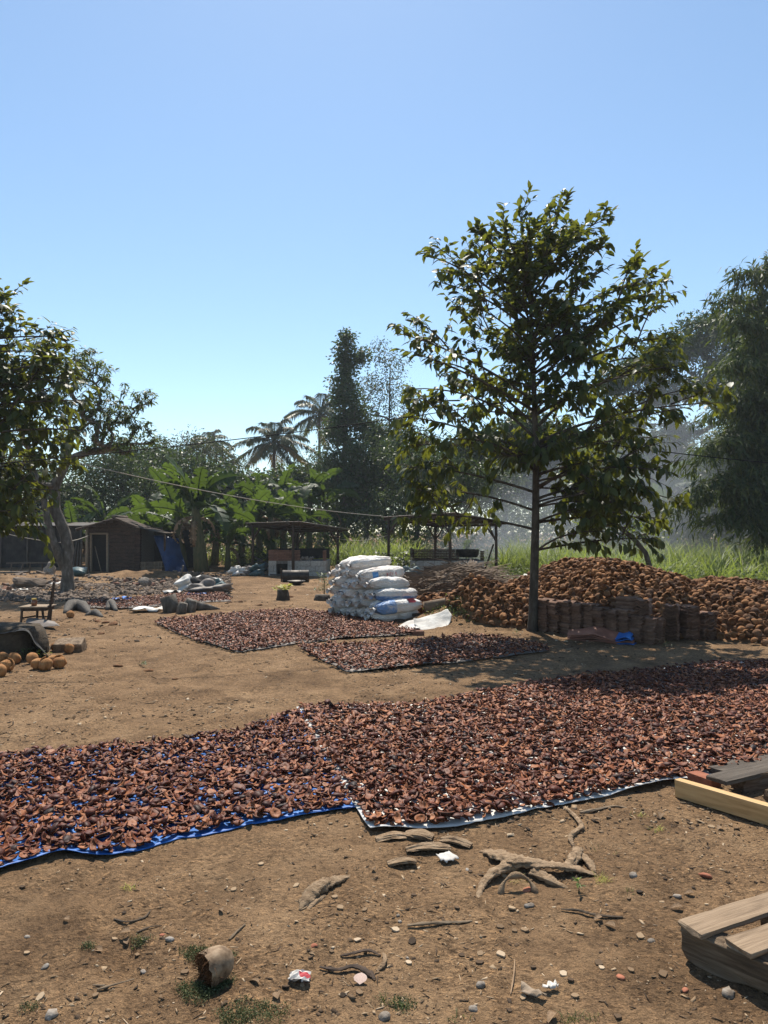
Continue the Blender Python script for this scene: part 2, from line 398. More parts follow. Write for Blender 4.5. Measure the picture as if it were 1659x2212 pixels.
def link(name, me, mat, parent=None, loc=None):
    o = bpy.data.objects.new(name, me)
    COL.objects.link(o)
    for m in (mat if isinstance(mat, (list, tuple)) else [mat]):
        if m and len(me.materials) < (len(mat) if isinstance(mat, (list, tuple)) else 1):
            me.materials.append(MATS[m])
    if parent: o.parent = parent
    if loc is not None: o.location = loc
    if parent and parent.name in ORG and o.name not in ORG:
        ORG[o.name] = ORG[parent.name]
    return o
class MB:
    """collects faces in world coordinates; build() links them as one mesh"""
    def __init__(s):
        s.v = []; s.f = []; s.r = []; s.m = []
    def add(s, V, F, rnd=0.0, m=0):
        o = len(s.v)
        s.v += [tuple(p) for p in V]
        s.f += [tuple(i + o for i in f) for f in F]
        s.r += [rnd] * len(V); s.m += [m] * len(F)
        return s
    def box(s, c, size, rot=None, rnd=0.0, jit=0.0, m=0):
        hx, hy, hz = (a / 2 for a in size)
        M = rot if rot is not None else Matrix.Identity(3)
        V = []
        for z in (-hz, hz):
            for x, y in ((-hx, -hy), (hx, -hy), (hx, hy), (-hx, hy)):
                p = Vector((x, y, z))
                if jit: p += Vector((R.uniform(-jit, jit), R.uniform(-jit, jit), R.uniform(-jit, jit)))
                V.append(M @ p + Vector(c))
        return s.add(V, [(3, 2, 1, 0), (4, 5, 6, 7), (0, 1, 5, 4), (1, 2, 6, 5), (2, 3, 7, 6), (3, 0, 4, 7)], rnd, m)
    def beam(s, a, b, w, h, rnd=0.0, jit=0.0, up=(0, 0, 1)):
        a = Vector(a); b = Vector(b); d = (b - a)
        L = d.length; x = d.normalized(); u = Vector(up)
        if abs(x.dot(u)) > .98: u = Vector((0, 1, 0))
        y = u.cross(x).normalized(); z = x.cross(y)
        return s.box((a + b) / 2, (L, w, h), Matrix((x, y, z)).transposed(), rnd, jit)
    def tube(s, pts, rad, n=6, rnd=0.0, cap=True, flat=1.0, wob=0.0):
        pts = [Vector(p) for p in pts]
        if isinstance(rad, (int, float)): rad = [rad] * len(pts)
        V = []; F = []
        u = None
        for i, p in enumerate(pts):
            t = (pts[min(i + 1, len(pts) - 1)] - pts[max(i - 1, 0)])
            t = t.normalized() if t.length > 1e-9 else Vector((0, 0, 1))
            if u is None:
                u = t.cross(Vector((0, 0, 1)) if abs(t.z) < .9 else Vector((1, 0, 0))).normalized()
            else:
                u = (u - t * u.dot(t)).normalized()
            w = t.cross(u)
            for k in range(n):
                a = 2 * math.pi * k / n
                rr = rad[i] * (1 + (R.uniform(-wob, wob) if wob else 0))
                V.append(p + u * math.cos(a) * rr + w * math.sin(a) * rr * flat)
        for i in range(len(pts) - 1):
            for k in range(n):
                k2 = (k + 1) % n
                F.append((i * n + k, i * n + k2, (i + 1) * n + k2, (i + 1) * n + k))
        if cap:
            F.append(tuple(range(n - 1, -1, -1))); F.append(tuple((len(pts) - 1) * n + k for k in range(n)))
        return s.add(V, F, rnd)
    def ridged(s, pts, rad, n=18, flat=.6, amp=.28, seed=0, rnd=0.0):
        """tube with ridges and cracks that run along it"""
        o = len(s.v); s.tube(pts, rad, n, rnd, True, flat)
        P = [Vector(p) for p in pts]
        for i in range(len(P)):
            for k in range(n):
                q = Vector(s.v[o + i * n + k]); a = 2 * math.pi * k / n
                f = 1 + amp * float(fb(math.cos(a) * 2.6 + seed, math.sin(a) * 2.6 + i * .16, 17 + seed, 3)) + .10 * float(vn(i * .6 + seed, k * .5, 5))
                s.v[o + i * n + k] = tuple(P[i] + (q - P[i]) * f)
        return s
    def build(s, name, mat, parent=None, smooth=False, bevel=0.0, org=None):
        if org is None: org = origin(parent)
        V = [tuple(Vector(p) - org) for p in s.v]
        me = bpy.data.meshes.new(name)
        me.from_pydata(V, [], s.f)
        if any(s.r):
            me.attributes.new('rnd', 'FLOAT', 'POINT').data.foreach_set('value', s.r)
        if any(s.m):
            me.polygons.foreach_set('material_index', s.m)
        if smooth:
            me.polygons.foreach_set('use_smooth', [True] * len(me.polygons))
        me.update()
        o = link(name, me, mat, parent, None if parent else org)
        if not parent: ORG[o.name] = Vector(org)
        if bevel:
            b = o.modifiers.new('bevel', 'BEVEL'); b.width = bevel; b.segments = 2; b.limit_method = 'ANGLE'
        return o
def gpn(px, py):
    px = np.asarray(px, float); py = np.asarray(py, float); z = np.zeros_like(px)
    for _ in range(4):
        d = (CAM_H - z) * FPX / (py - HZ); x = (px - CX) / FPX * d; z = gzn(x, d)
    return np.column_stack([x, d, z])
def bez(a, b, c, n):
    a, b, c = Vector(a), Vector(b), Vector(c)
    return [a * (1 - t) ** 2 + b * 2 * t * (1 - t) + c * t * t for t in (i / (n - 1) for i in range(n))]
def smoothpath(pts, k=5):
    """Catmull-Rom through points"""
    P = [Vector(p) for p in pts]
    P = [P[0] * 2 - P[1]] + P + [P[-1] * 2 - P[-2]]
    out = []
    for i in range(1, len(P) - 2):
        for j in range(k):
            t = j / k
            p0, p1, p2, p3 = P[i - 1:i + 3]
            out.append(.5 * ((2 * p1) + (p2 - p0) * t + (2 * p0 - 5 * p1 + 4 * p2 - p3) * t * t + (3 * p1 - p0 - 3 * p2 + p3) * t ** 3))
    out.append(P[-2])
    return out
def frames(d, up):
    """rotation matrices whose y axis is d and whose z axis leans to up"""
    d = np.asarray(d, float); up = np.asarray(up, float)
    d = d / np.linalg.norm(d, axis=1, keepdims=True)
    x = np.cross(d, up); ln = np.linalg.norm(x, axis=1, keepdims=True)
    x = np.where(ln > 1e-4, x / np.maximum(ln, 1e-6), np.array([[1.0, 0, 0]]))
    z = np.cross(x, d)
    return np.stack([x, d, z], axis=2)
def scatter(V, Q, M, P, S=None):
    V = np.asarray(V, float); Q = np.asarray(Q)
    n = len(P)
    W = np.einsum('nij,vj->nvi', M, V)
    if S is not None: W *= np.asarray(S)[:, None, None]
    W += np.asarray(P)[:, None, :]
    QQ = (Q[None] + (np.arange(n) * len(V))[:, None, None]).reshape(-1, Q.shape[1])
    return W.reshape(-1, 3), QQ
def leaf_shape(L=1.0, W=.42, droop=.25, fold=.12, n=4, tip=.0, widest=.45):
    V = []; Q = []
    for i in range(n + 1):
        t = i / n
        w = W / 2 * (math.sin(math.pi * t ** (math.log(.5) / math.log(widest))) ** .8 if 0 < t < 1 else tip)
        z = -droop * t * t * L
        y = t * L * (1 - .25 * droop * t)
        V += [(-w, y, z + fold * w * 2), (0, y, z), (w, y, z + fold * w * 2)]
    for i in range(n):
        a = i * 3
        Q += [(a, a + 1, a + 4, a + 3), (a + 1, a + 2, a + 5, a + 4)]
    return np.array(V), np.array(Q)
def card(L=1.0, W=.5):
    """small far leaf: folded rhomb"""
    return np.array([(0, 0, 0), (-W / 2, L * .5, .07 * L), (0, L, -.12 * L), (W / 2, L * .5, .07 * L)]), np.array([(0, 3, 2, 1)])
def rand_dirs(n, down=0.0, flat=1.0):
    d = NR.normal(size=(n, 3)); d[:, 2] *= flat; d[:, 2] -= down
    return d / np.linalg.norm(d, axis=1, keepdims=True)
LEAVES = {}
def leaf_parts(parent, name, mesh_variants, M, P, S, limit_objs=None):
    o0 = np.array(origin(parent))
    for i in range(len(P)):
        me = mesh_variants[i % len(mesh_variants)]
        o = bpy.data.objects.new(name, me)
        COL.objects.link(o)
        o.parent = parent
        m4 = np.eye(4); m4[:3, :3] = M[i] * S[i]; m4[:3, 3] = P[i] - o0
        o.matrix_local = Matrix(m4.tolist())
def place(name, me, M, P, S, parent=None, o0=None):
    o = bpy.data.objects.new(name, me); COL.objects.link(o)
    if parent: o.parent = parent
    m4 = np.eye(4); m4[:3, :3] = np.asarray(M) * S; m4[:3, 3] = np.asarray(P) - (np.array(o0) if o0 is not None else 0)
    o.matrix_local = Matrix(m4.tolist())
    return o
def eul(x, y, z):
    return np.array(Euler((x, y, z)).to_matrix())

# ------------------------------------------------------------------ ground
def axis_steps(a, b, fine0, fine1, step, grow):
    out = list(np.arange(fine0, fine1, step))
    s = step; x = out[-1]
    while x < b:
        s *= grow; x += s; out.append(min(x, b))
    s = step; x = out[0]; low = []
    while x > a:
        s *= grow * 1.02; x -= s; low.append(max(x, a))
    return np.array(low[::-1] + out)
gx = axis_steps(-420, 420, -2.4, 2.4, .038, 1.036)
gy = axis_steps(-30, 620, 1.95, 6.0, .034, 1.032)
XX, YY = np.meshgrid(gx, gy)
ZZ = gzn(XX, YY)
nx, ny = len(gx), len(gy)
idx = np.arange(nx * ny).reshape(ny, nx)
Q = np.stack([idx[:-1, :-1], idx[:-1, 1:], idx[1:, 1:], idx[1:, :-1]], -1).reshape(-1, 4)
g = link('ground', np_mesh('ground', np.stack([XX, YY, ZZ], -1).reshape(-1, 3), Q, smooth=True), 'earth')
tag(g, 'bare brown trodden earth of the yard', 'ground', kind='structure')

# ------------------------------------------------------------------ generic trees
def skeleton(base, trunk_pts, targets, r_tip=.012, r_pow=.5, bend=.15, rmax=None):
    """grow limbs from a trunk polyline to every target; returns branch polylines with radii"""
    nodes = [Vector(p) for p in trunk_pts]; par = [-1] + list(range(len(nodes) - 1))
    order = sorted(range(len(targets)), key=lambda i: (targets[i] - nodes[0]).length)
    chains = []
    arr = np.array([tuple(p) for p in nodes])
    ends = []
    for i in order:
        t = targets[i]
        dv = arr - np.array(t)
        cost = np.linalg.norm(dv, axis=1) + np.maximum(dv[:, 2], 0) * 1.2
        j = int(np.argmin(cost))
        a = nodes[j]
        L = (t - a).length
        n = max(2, min(6, int(L / .45) + 1))
        mid = (a + t) / 2 + Vector((R.gauss(0, bend), R.gauss(0, bend), R.gauss(0, bend) + .12)) * L
        path = bez(a, mid, t, n + 1)
        pj = j; ch = [j]
        for p in path[1:]:
            nodes.append(p); par.append(pj); pj = len(nodes) - 1; ch.append(pj)
        arr = np.array([tuple(p) for p in nodes])
        chains.append(ch); ends.append(pj)
    cnt = [0] * len(nodes)
    for e in ends:
        k = e
        while k != -1:
            cnt[k] += 1; k = par[k]
    rad = [r_tip * max(1, c) ** r_pow for c in cnt]
    if rmax:
        f = rmax / max(rad)
        rad = [max(r * f, r_tip * .6) for r in rad]
    trunk = list(range(len(trunk_pts)))
    return nodes, rad, [trunk] + chains
def limb_mesh(mb, nodes, rad, chains, n_big=8, n_small=4, flare=True):
    for q, ch in enumerate(chains):
        rr = [rad[k] for k in ch]
        if q: rr[0] = min(rr[0], rr[1] * 1.25)
        if q == 0 and flare: rr[0] *= 1.35
        mb.tube([nodes[k] for k in ch], rr, n_big if rr[0] > .04 else n_small, cap=False)
def blob_points(blobs, spacing=None):
    out = []
    for (c, r, n) in blobs:
        for _ in range(n):
            while True:
                p = Vector((R.uniform(-1, 1), R.uniform(-1, 1), R.uniform(-1, 1)))
                if .25 < p.length < 1: break
            out.append(Vector(c) + Vector((p.x * r[0], p.y * r[1], p.z * r[2])))
    return out
def clump_leaves(targets, k, rad, size, aspect=.45, down=.35, szr=.35):
    T = np.array([tuple(t) for t in targets])
    n = len(T) * k
    base = np.repeat(T, k, axis=0)
    off = NR.normal(size=(n, 3)) * np.array([rad, rad, rad * .7])
    P = base + off
    D = rand_dirs(n, down) + off / (rad * 3)
    M = frames(D, rand_dirs(n, -.6))
    S = size * (1 + NR.uniform(-szr, szr, n))
    V, Qd = card(1.0, aspect)
    W, QQ = scatter(V, Qd, M, P, S)
    rnd = np.repeat(np.clip(np.repeat(NR.uniform(0, 1, len(T)), k) * .5 + NR.uniform(0, .5, n), 0, .999), len(V))
    return W, QQ, rnd
def crown_tree(name, label, base, trunk_top, blobs, leaf='leaf_wood', k=26, rad=.35, size=.16, aspect=.45, bark='bark', rmax=.16, group=None, cat='tree', lean=None, down=.35, trunk_pts=None, bend=.15):
    base = Vector(base)
    t = thing(name, label, cat, base, group)
    if trunk_pts is None:
        top = Vector(trunk_top)
        trunk_pts = [base.lerp(top, i / 7) + Vector((R.gauss(0, .05), R.gauss(0, .05), 0)) * (0 if i == 0 else 1) for i in range(8)]
    tg = blob_points(blobs)
    nodes, rd, ch = skeleton(base, trunk_pts, tg, .012, .5, bend, rmax)
    mb = MB(); limb_mesh(mb, nodes, rd, ch); mb.build('trunk', bark, t, True)
    W, QQ, rn = clump_leaves(tg, k, rad, size, aspect, down)
    c = link('crown', np_mesh('crown', W - np.array(base), QQ, rn), leaf, t)
    return t, tg

# ------------------------------------------------------------------ drying sheets and the copra on them
def coons(front, back, nu, nv):
    """sheet between two edges given as ground points"""
    def samp(poly, n):
        p = np.array([(q.x, q.y) for q in poly]); d = np.r_[0, np.cumsum(np.linalg.norm(np.diff(p, axis=0), axis=1))]
        s = np.linspace(0, d[-1], n)
        return np.stack([np.interp(s, d, p[:, 0]), np.interp(s, d, p[:, 1])], 1)
    f = samp(front, nu); b = samp(back, nu)
    t = np.linspace(0, 1, nv)[:, None, None]
    return f[None] * (1 - t) + b[None] * t                      # (nv,nu,2)
def sheet(name, label, cat, front, back, mat, nu=90, nv=50, lift=.012, wave=.012, seed=3, thick=.003):
    G = coons(front, back, nu, nv)
    x, y = G[..., 0], G[..., 1]
    z = gzn(x, y) * .7 + .3 * gzn(x * 1.0 + .05, y + .05) + lift + wave * np.clip(fb(x * 2.2, y * 2.2, seed, 2), -.3, 1)
    u = np.linspace(0, 1, nu)[None, :]; v = np.linspace(0, 1, nv)[:, None]
    edge = np.exp(-v * nv / 2.5) + np.exp(-(1 - v) * nv / 2.5)
    z = z + edge * .03 * np.clip(vn(x * 1.7, y * 1.7 + 4, seed + 5), 0, 1)
    V = np.stack([x, y, z], -1).reshape(-1, 3)
    i = np.arange(nu * nv).reshape(nv, nu)
    Qd = np.stack([i[:-1, :-1], i[:-1, 1:], i[1:, 1:], i[1:, :-1]], -1).reshape(-1, 4)
    o0 = V.mean(0)
    o = link(name, np_mesh(name, V - o0, Qd, smooth=True), mat, None, Vector(o0))
    m = o.modifiers.new('thickness', 'SOLIDIFY'); m.thickness = thick; m.offset = 1
    tag(o, label, cat)
    poly = np.concatenate([G[0], G[:, -1], G[-1][::-1], G[::-1, 0]])
    return poly
def in_poly(px, py, poly):
    c = np.zeros(len(px), bool); x0, y0 = poly[-1]
    for x1, y1 in poly:
        m = ((y1 > py) != (y0 > py))
        with np.errstate(divide='ignore', invalid='ignore'):
            c ^= m & (px < (x0 - x1) * (py - y1) / (y0 - y1 + 1e-12) + x1)
        x0, y0 = x1, y1
    return c
def copra_shape(a, b, R0, nu, nv, th=.009, twist=0.0, skew=0.0):
    """curled shard of dried coconut: a slice of a thick shell"""
    V = []; I = []
    for side, rr in ((0, R0), (1, R0 - th)):
        for i in range(nu + 1):
            u = -a + 2 * a * i / nu
            tp = max(.10, max(0.0, math.cos(u / a * math.pi / 2)) ** .6)
            for j in range(nv + 1):
                w = (-1 + 2 * j / nv) * b * tp + skew * u
                lat = w + twist * u
                p = (rr * math.sin(u) * math.cos(lat * .5) * 1.12, rr * math.sin(lat), R0 - rr * math.cos(u) * math.cos(lat) * .92)
                V.append(p); I.append(float(side))
    n1 = (nu + 1) * (nv + 1); Q = []
    k = lambda i, j: i * (nv + 1) + j
    for i in range(nu):
        for j in range(nv):
            Q.append((k(i, j), k(i + 1, j), k(i + 1, j + 1), k(i, j + 1))[::-1])
            Q.append((n1 + k(i, j), n1 + k(i + 1, j), n1 + k(i + 1, j + 1), n1 + k(i, j + 1)))
        Q.append((k(i, 0), k(i + 1, 0), n1 + k(i + 1, 0), n1 + k(i, 0)))
        Q.append((k(i, nv), n1 + k(i, nv), n1 + k(i + 1, nv), k(i + 1, nv)))
    for j in range(nv):
        Q.append((k(0, j), n1 + k(0, j), n1 + k(0, j + 1), k(0, j + 1)))
        Q.append((k(nu, j), k(nu, j + 1), n1 + k(nu, j + 1), n1 + k(nu, j)))
    V = np.array(V); V[:, 2] -= R0 * .08
    return V, np.array(Q), np.array(I)
SHAPES = [(1.15, .62, .056, .0, .0), (1.25, .45, .058, .25, .1), (.95, .75, .055, -.2, .0), (1.05, .55, .062, .1, -.2), (1.35, .38, .054, -.3, .15), (.8, .6, .052, .3, .0), (1.0, .9, .056, 0, .1), (.6, .45, .07, .2, .2), (1.5, .55, .05, .1, 0), (.7, .95, .05, -.4, .1), (.45, .7, .06, 0, -.2)]
HI = []; LO = []; LOWER = []
for a_, b_, r_, tw_, sk_ in SHAPES:
    v, q, i = copra_shape(a_, b_, r_, 6, 4, .0095, tw_, sk_)
    me = np_mesh('copra_piece', v, q, inside=i, smooth=False); me.materials.append(MATS['copra'])
    me.polygons.foreach_set('use_smooth', [True] * len(me.polygons))
    HI.append(me)
    LO.append(copra_shape(a_, b_, r_, 4, 2, .011, tw_, sk_)); LOWER.append(copra_shape(a_ * 1.05, b_, r_, 3, 1, .011, tw_, sk_))
def copra_field(poly, step, cover=1.0, layers=(0, .03), seed=1, inset=.03):
    x0, y0 = poly.min(0); x1, y1 = poly.max(0)
    rg = np.random.default_rng(seed)
    gxs, gys = np.meshgrid(np.arange(x0, x1, step), np.arange(y0, y1, step))
    p = np.stack([gxs.ravel(), gys.ravel()], 1)
    p = p + rg.uniform(-.75, .75, p.shape) * step
    p = p[rg.uniform(size=len(p)) < np.clip(1.25 - (p[:, 1] - 4) * .075, .82, 1)]
    cxy = poly.mean(0)
    dr = p - cxy; ln = np.linalg.norm(dr, axis=1, keepdims=True)
    q = p + dr / np.maximum(ln, 1e-6) * inset                      # test a point pushed outward, so an edge of sheet stays bare
    ok = in_poly(q[:, 0], q[:, 1], poly) & (rg.uniform(size=len(p)) < cover)
    p = p[ok]
    # only what the camera could plausibly see
    vis = (np.abs(p[:, 0]) < p[:, 1] * .56 + .9) & (p[:, 1] > 2.0)
    p = p[vis]
    n = len(p)
    z = gzn(p[:, 0], p[:, 1]) + .022 + rg.uniform(layers[0], layers[1], n)
    ex = rg.normal(0, .30, n); ey = rg.normal(0, .30, n); ez = rg.uniform(0, 6.283, n)
    fl = rg.uniform(size=n) < .14
    ex = np.where(fl, ex + math.pi, ex); z = np.where(fl, z + .040, z)
    M = np.stack([eul(a, b, c) for a, b, c in zip(ex, ey, ez)]) if n else np.zeros((0, 3, 3))
    S = rg.uniform(.40, .86, n) * np.where(rg.uniform(size=n) < .05, 1.25, 1)
    return np.column_stack([p, z]), M, S
def copra_mass(name, label, P, M, S, kind_of=None, seed=5):
    rg = np.random.default_rng(seed)
    which = rg.integers(0, len(LO), len(P))
    Vs = []; Qs = []; Rn = []; In = []; o = 0
    far = P[:, 1] > 6.0
    for k, (v, q, i) in [(k, t) for k, t in enumerate(LO)] + [(k + 100, t) for k, t in enumerate(LOWER)]:
        s = (which == k % 100) & (far == (k >= 100))
        if not s.any(): continue
        W, QQ = scatter(v, q, M[s], P[s], S[s])
        Vs.append(W); Qs.append(QQ + o); o += len(W)
        pp = P[s]; tone = np.clip(.5 + .55 * fb(pp[:, 0] * .9, pp[:, 1] * .9, 23, 3) + rg.normal(0, .28, len(pp)), .01, .99)
        Rn.append(np.repeat(tone, len(v))); In.append(np.tile(i, s.sum()))
    V = np.concatenate(Vs); o0 = V.mean(0)
    me = np_mesh(name, V - o0, np.concatenate(Qs), np.concatenate(Rn), np.concatenate(In), True)
    ob = link(name, me, 'copra', None, Vector(o0))
    tag(ob, label, 'dried coconut', kind='stuff')
def G(*pts):
    return [gp(*p) for p in pts]
# near blue sheet (left) and near white sheet (right)
poly_b = sheet('blue_tarp', 'bright blue tarpaulin spread under dried coconut at lower left', 'tarp',
               G((-330, 1965), (-120, 1925), (0, 1888), (120, 1853), (235, 1856), (310, 1838), (390, 1812), (450, 1806), (560, 1782), (640, 1770), (735, 1753), (800, 1745)),
               G((-330, 1660), (0, 1640), (300, 1614), (420, 1598), (520, 1583), (600, 1552), (680, 1534), (740, 1533)), 'blue_tarp', 110, 60, .010, .014, 3)
poly_w = sheet('white_tarp', 'white tarpaulin under the widest spread of dried coconut', 'tarp',
               G((800, 1802), (900, 1797), (1010, 1787), (1100, 1768), (1200, 1745), (1330, 1720), (1460, 1694), (1600, 1672), (1760, 1648), (2000, 1610)),
               G((640, 1531), (720, 1532), (900, 1527), (1000, 1507), (1110, 1489), (1300, 1462), (1500, 1441), (1700, 1432), (1800, 1428)), 'white_tarp', 120, 70, .018, .014, 8)
Pb, Mb_, Sb = copra_field(poly_b, .0330, .90, (0, .022), 1, .02)
inw = in_poly(Pb[:, 0], Pb[:, 1], poly_w); Pb, Mb_, Sb = Pb[~inw], Mb_[~inw], Sb[~inw]
Pw, Mw, Sw = copra_field(poly_w, .0320, .99, (0, .038), 2, .03)
def in_view(P):
    px = CX + P[:, 0] / P[:, 1] * FPX
    return (px > -15) & (px < 1674)
def singles(P, M, S, count, label, group):
    d = np.where(in_view(P), P[:, 1], 1e9)
    o = np.argsort(d)[:count]
    for j, i in enumerate(o):
        ob = place('dried_coconut_piece', HI[(j * 5 + j // 7) % len(HI)], M[i], P[i], S[i])
        tag(ob, label, 'dried coconut', group)
    k = np.ones(len(P), bool); k[o] = False
    return P[k], M[k], S[k]
Pb, Mb_, Sb = singles(Pb, Mb_, Sb, 150, 'curled brown dried coconut piece along the front edge of the blue tarpaulin', 'dried coconut along the front of the blue tarpaulin')
Pw, Mw, Sw = singles(Pw, Mw, Sw, 150, 'curled brown dried coconut piece along the front corner of the white tarpaulin', 'dried coconut along the front of the white tarpaulin')
copra_mass('dried_coconut_spread', 'brown dried coconut pieces covering the blue tarpaulin', Pb, Mb_, Sb, seed=6)
copra_mass('dried_coconut_spread', 'reddish brown dried coconut pieces covering the large white tarpaulin', Pw, Mw, Sw, seed=7)
# two patches further off, and a small far one
poly_a = sheet('grey_tarp', 'grey tarpaulin under the dried coconut patch before the sacks', 'tarp',
               G((338, 1347), (380, 1368), (425, 1384), (515, 1411), (560, 1405), (640, 1391), (740, 1381), (860, 1375), (905, 1371)),
               G((352, 1342), (470, 1333), (560, 1325), (640, 1322), (700, 1327), (760, 1340), (830, 1351), (900, 1366)), 'grey_sheet', 80, 40, .012, .012, 13)
P_, M_, S_ = copra_field(poly_a, .041, .98, (0, .05), 3, -.06)
copra_mass('dried_coconut_spread', 'brown dried coconut patch between the sack pile and the bare yard', P_, M_, S_, seed=8)
poly_c = sheet('sacking_sheet', 'pale sacking sheet under the dried coconut patch below the tree', 'tarp',
               G((648, 1401), (690, 1425), (750, 1453), (790, 1452), (900, 1441), (1010, 1430), (1110, 1418), (1182, 1408)),
               G((690, 1399), (790, 1396), (870, 1392), (950, 1384), (1010, 1378), (1080, 1382), (1140, 1395), (1184, 1405)), 'grey_sheet', 80, 30, .012, .012, 14)
P_, M_, S_ = copra_field(poly_c, .041, .98, (0, .05), 4, -.06)
copra_mass('dried_coconut_spread', 'brown dried coconut patch half in the shade of the tall tree', P_, M_, S_, seed=9)
poly_d = sheet('dull_sheet', 'dull brown sheet under the small far patch of dried coconut', 'tarp',
               G((190, 1314), (260, 1317), (340, 1311), (430, 1303), (500, 1299)), G((200, 1299), (260, 1297), (330, 1292), (400, 1286), (480, 1284)), 'grey_sheet', 50, 20, .012, .02, 15)
P_, M_, S_ = copra_field(poly_d, .05, .96, (0, .05), 5, -.03)
copra_mass('dried_coconut_spread', 'small far patch of dried coconut before the rubble and the hut', P_, M_, S_, seed=10)

# ------------------------------------------------------------------ roofed furnaces
def unit_box(mat, bev=.06):
    bm = bmesh.new(); bmesh.ops.create_cube(bm, size=1.0)
    bmesh.ops.bevel(bm, geom=[e for e in bm.edges], offset=bev, segments=1, affect='EDGES')
    me = bpy.data.meshes.new('block'); bm.to_mesh(me); bm.free()
    me.materials.append(MATS[mat])
    return me
BOX = {m: unit_box(m, .035) for m in ('brick', 'brick_soot_shade', 'concrete', 'rubble')}
def masonry(parent, o0, origin_, u, length, z0, z1, bl, bh, bd, mat, name, holes=(), gap=.010, jit=.006, notch=None, shift0=0):
    """courses of single bricks or blocks along direction u (outer face on the side of u turned clockwise)"""
    u = Vector((u[0], u[1], 0)).normalized(); nrm = Vector((u.y, -u.x, 0))
    rows = max(1, round((z1 - z0) / bh)); rh = (z1 - z0) / rows
    rot = np.array(Matrix((u, -nrm, Vector((0, 0, 1)))).transposed())
    for r in range(rows):
        x = -(bl / 2 if (r + shift0) % 2 else 0)
        while x < length - .02:
            a = max(0, x); b = min(length, x + bl)
            x += bl
            if b - a < .04: continue
            zc = z0 + (r + .5) * rh
            mid = (a + b) / 2
            segs = [(a, b)]
            for (ha, hb, hz0, hz1) in holes:
                if hz0 - rh * .3 < zc < hz1 + rh * .3:
                    new = []
                    for (sa, sb) in segs:
                        if sb <= ha or sa >= hb: new.append((sa, sb))
                        else:
                            if sa < ha: new.append((sa, ha))
                            if sb > hb: new.append((hb, sb))
                    segs = new
            for (sa, sb) in segs:
                if sb - sa < .03: continue
                p = Vector(origin_) + u * ((sa + sb) / 2) + nrm * (-bd / 2 + R.uniform(-jit, jit))
                p.z = zc
                o = bpy.data.objects.new(name, BOX[mat]); COL.objects.link(o); o.parent = parent
                tl = R.gauss(0, .006)
                mm = rot @ np.array(Euler((0, tl, R.gauss(0, .01))).to_matrix()) @ np.diag([sb - sa - gap, bd, rh - gap])
                m4 = np.eye(4); m4[:3, :3] = mm; m4[:3, 3] = np.array(p) - np.array(o0)
                o.matrix_local = Matrix(m4.tolist())
def corrugated(name, parent, a, along, across, width, length, pitch=.076, amp=.012, mat='roof_sheet'):
    """one ribbed sheet; a = corner, ribs run along 'along'"""
    al = Vector(along).normalized(); ac = Vector(across).normalized(); nz = ac.cross(al).normalized()
    if nz.z < 0: nz = -nz
    n = int(width / pitch) * 6
    V = []; F = []
    for j in range(4):
        for i in range(n + 1):
            s = width * i / n
            V.append(Vector(a) + ac * s + al * (length * j / 3 + R.gauss(0, .002)) + nz * (amp * math.sin(2 * math.pi * s / pitch)))
    for j in range(3):
        for i in range(n):
            k = j * (n + 1) + i
            F.append((k, k + 1, k + n + 2, k + n + 1))
    mb = MB(); mb.add(V, F, R.random())
    o = mb.build(name, mat, parent, True)
    m = o.modifiers.new('thickness', 'SOLIDIFY'); m.thickness = .0025
    return o
def kiln_shed(label, N, L, Rr, B, tops, C1, C2, C3, props=()):
    """four posts, braces, plates, purlins and a lean roof of ribbed sheets"""
    base = Vector((N[0], N[1], gz(*N)))
    t = thing('kiln_shelter', label, 'shelter', base)
    foot = {}
    head = {}
    for key, p, h in zip('NLRB', (N, L, Rr, B), tops):
        foot[key] = Vector((p[0], p[1], gz(*p) - .05)); head[key] = Vector((p[0], p[1], h))
        mb = MB(); mid = foot[key].lerp(head[key], .5) + Vector((R.gauss(0, .012), R.gauss(0, .012), 0))
        mb.tube([foot[key], mid, head[key]], [.062, .056, .055], 7, wob=.05)
        mb.build('post', 'wood_dark', t, True)
    for a, b in (('N', 'L'), ('R', 'B'), ('N', 'R'), ('L', 'B')):
        d = (head[b] - head[a]).normalized()
        mb = MB(); mb.beam(head[a] - d * .25 + Vector((0, 0, .03)), head[b] + d * .25 + Vector((0, 0, .03)), .06, .08)
        mb.build('beam', 'wood_dark', t)
        for (c0, sgn, other) in ((a, 1, b), (b, -1, a)):
            e = head[c0] + d * sgn * .48 + Vector((0, 0, -.0)); s_ = head[c0] - Vector((0, 0, .55))
            mb = MB(); mb.beam(s_, e, .035, .05)
            mb.build('brace', 'wood_dark', t)
    al = (C3 - C1); ac = (C2 - C1)
    w = ac.length; nsheet = max(2, round(w / .78)); sw = w / nsheet
    for k in range(5):                                   # purlins across the ribs
        f = .06 + .88 * k / 4
        mb = MB(); mb.beam(C1 + al * f - Vector((0, 0, .05)), C2 + al * f - Vector((0, 0, .05)), .04, .05)
        mb.build('purlin', 'wood_dark', t)
    for k in range(nsheet):
        corrugated('roof_sheet', t, C1 + ac.normalized() * (sw * k - .03) + Vector((0, 0, .004 * (k % 2) + R.uniform(0, .004))), al, ac, sw + .06, al.length * R.uniform(.98, 1.02))
    for a, b in props:
        mb = MB(); mb.tube([a, b], [.035, .03], 6); mb.build('prop', 'wood_dark', t, True)
    return t
def V3(x, y, z): return Vector((x, y, z))
kiln_shed('low ribbed metal lean roof on four dark posts, left of the sack pile',
          (-3.42, 26.8), (-5.29, 28.6), (-1.89, 29.0), (-3.76, 30.8), (1.98, 1.93, 1.74, 1.70),
          V3(-3.17, 26.2, 2.10), V3(-5.72, 29.0, 2.08), V3(-1.36, 29.5, 1.81))
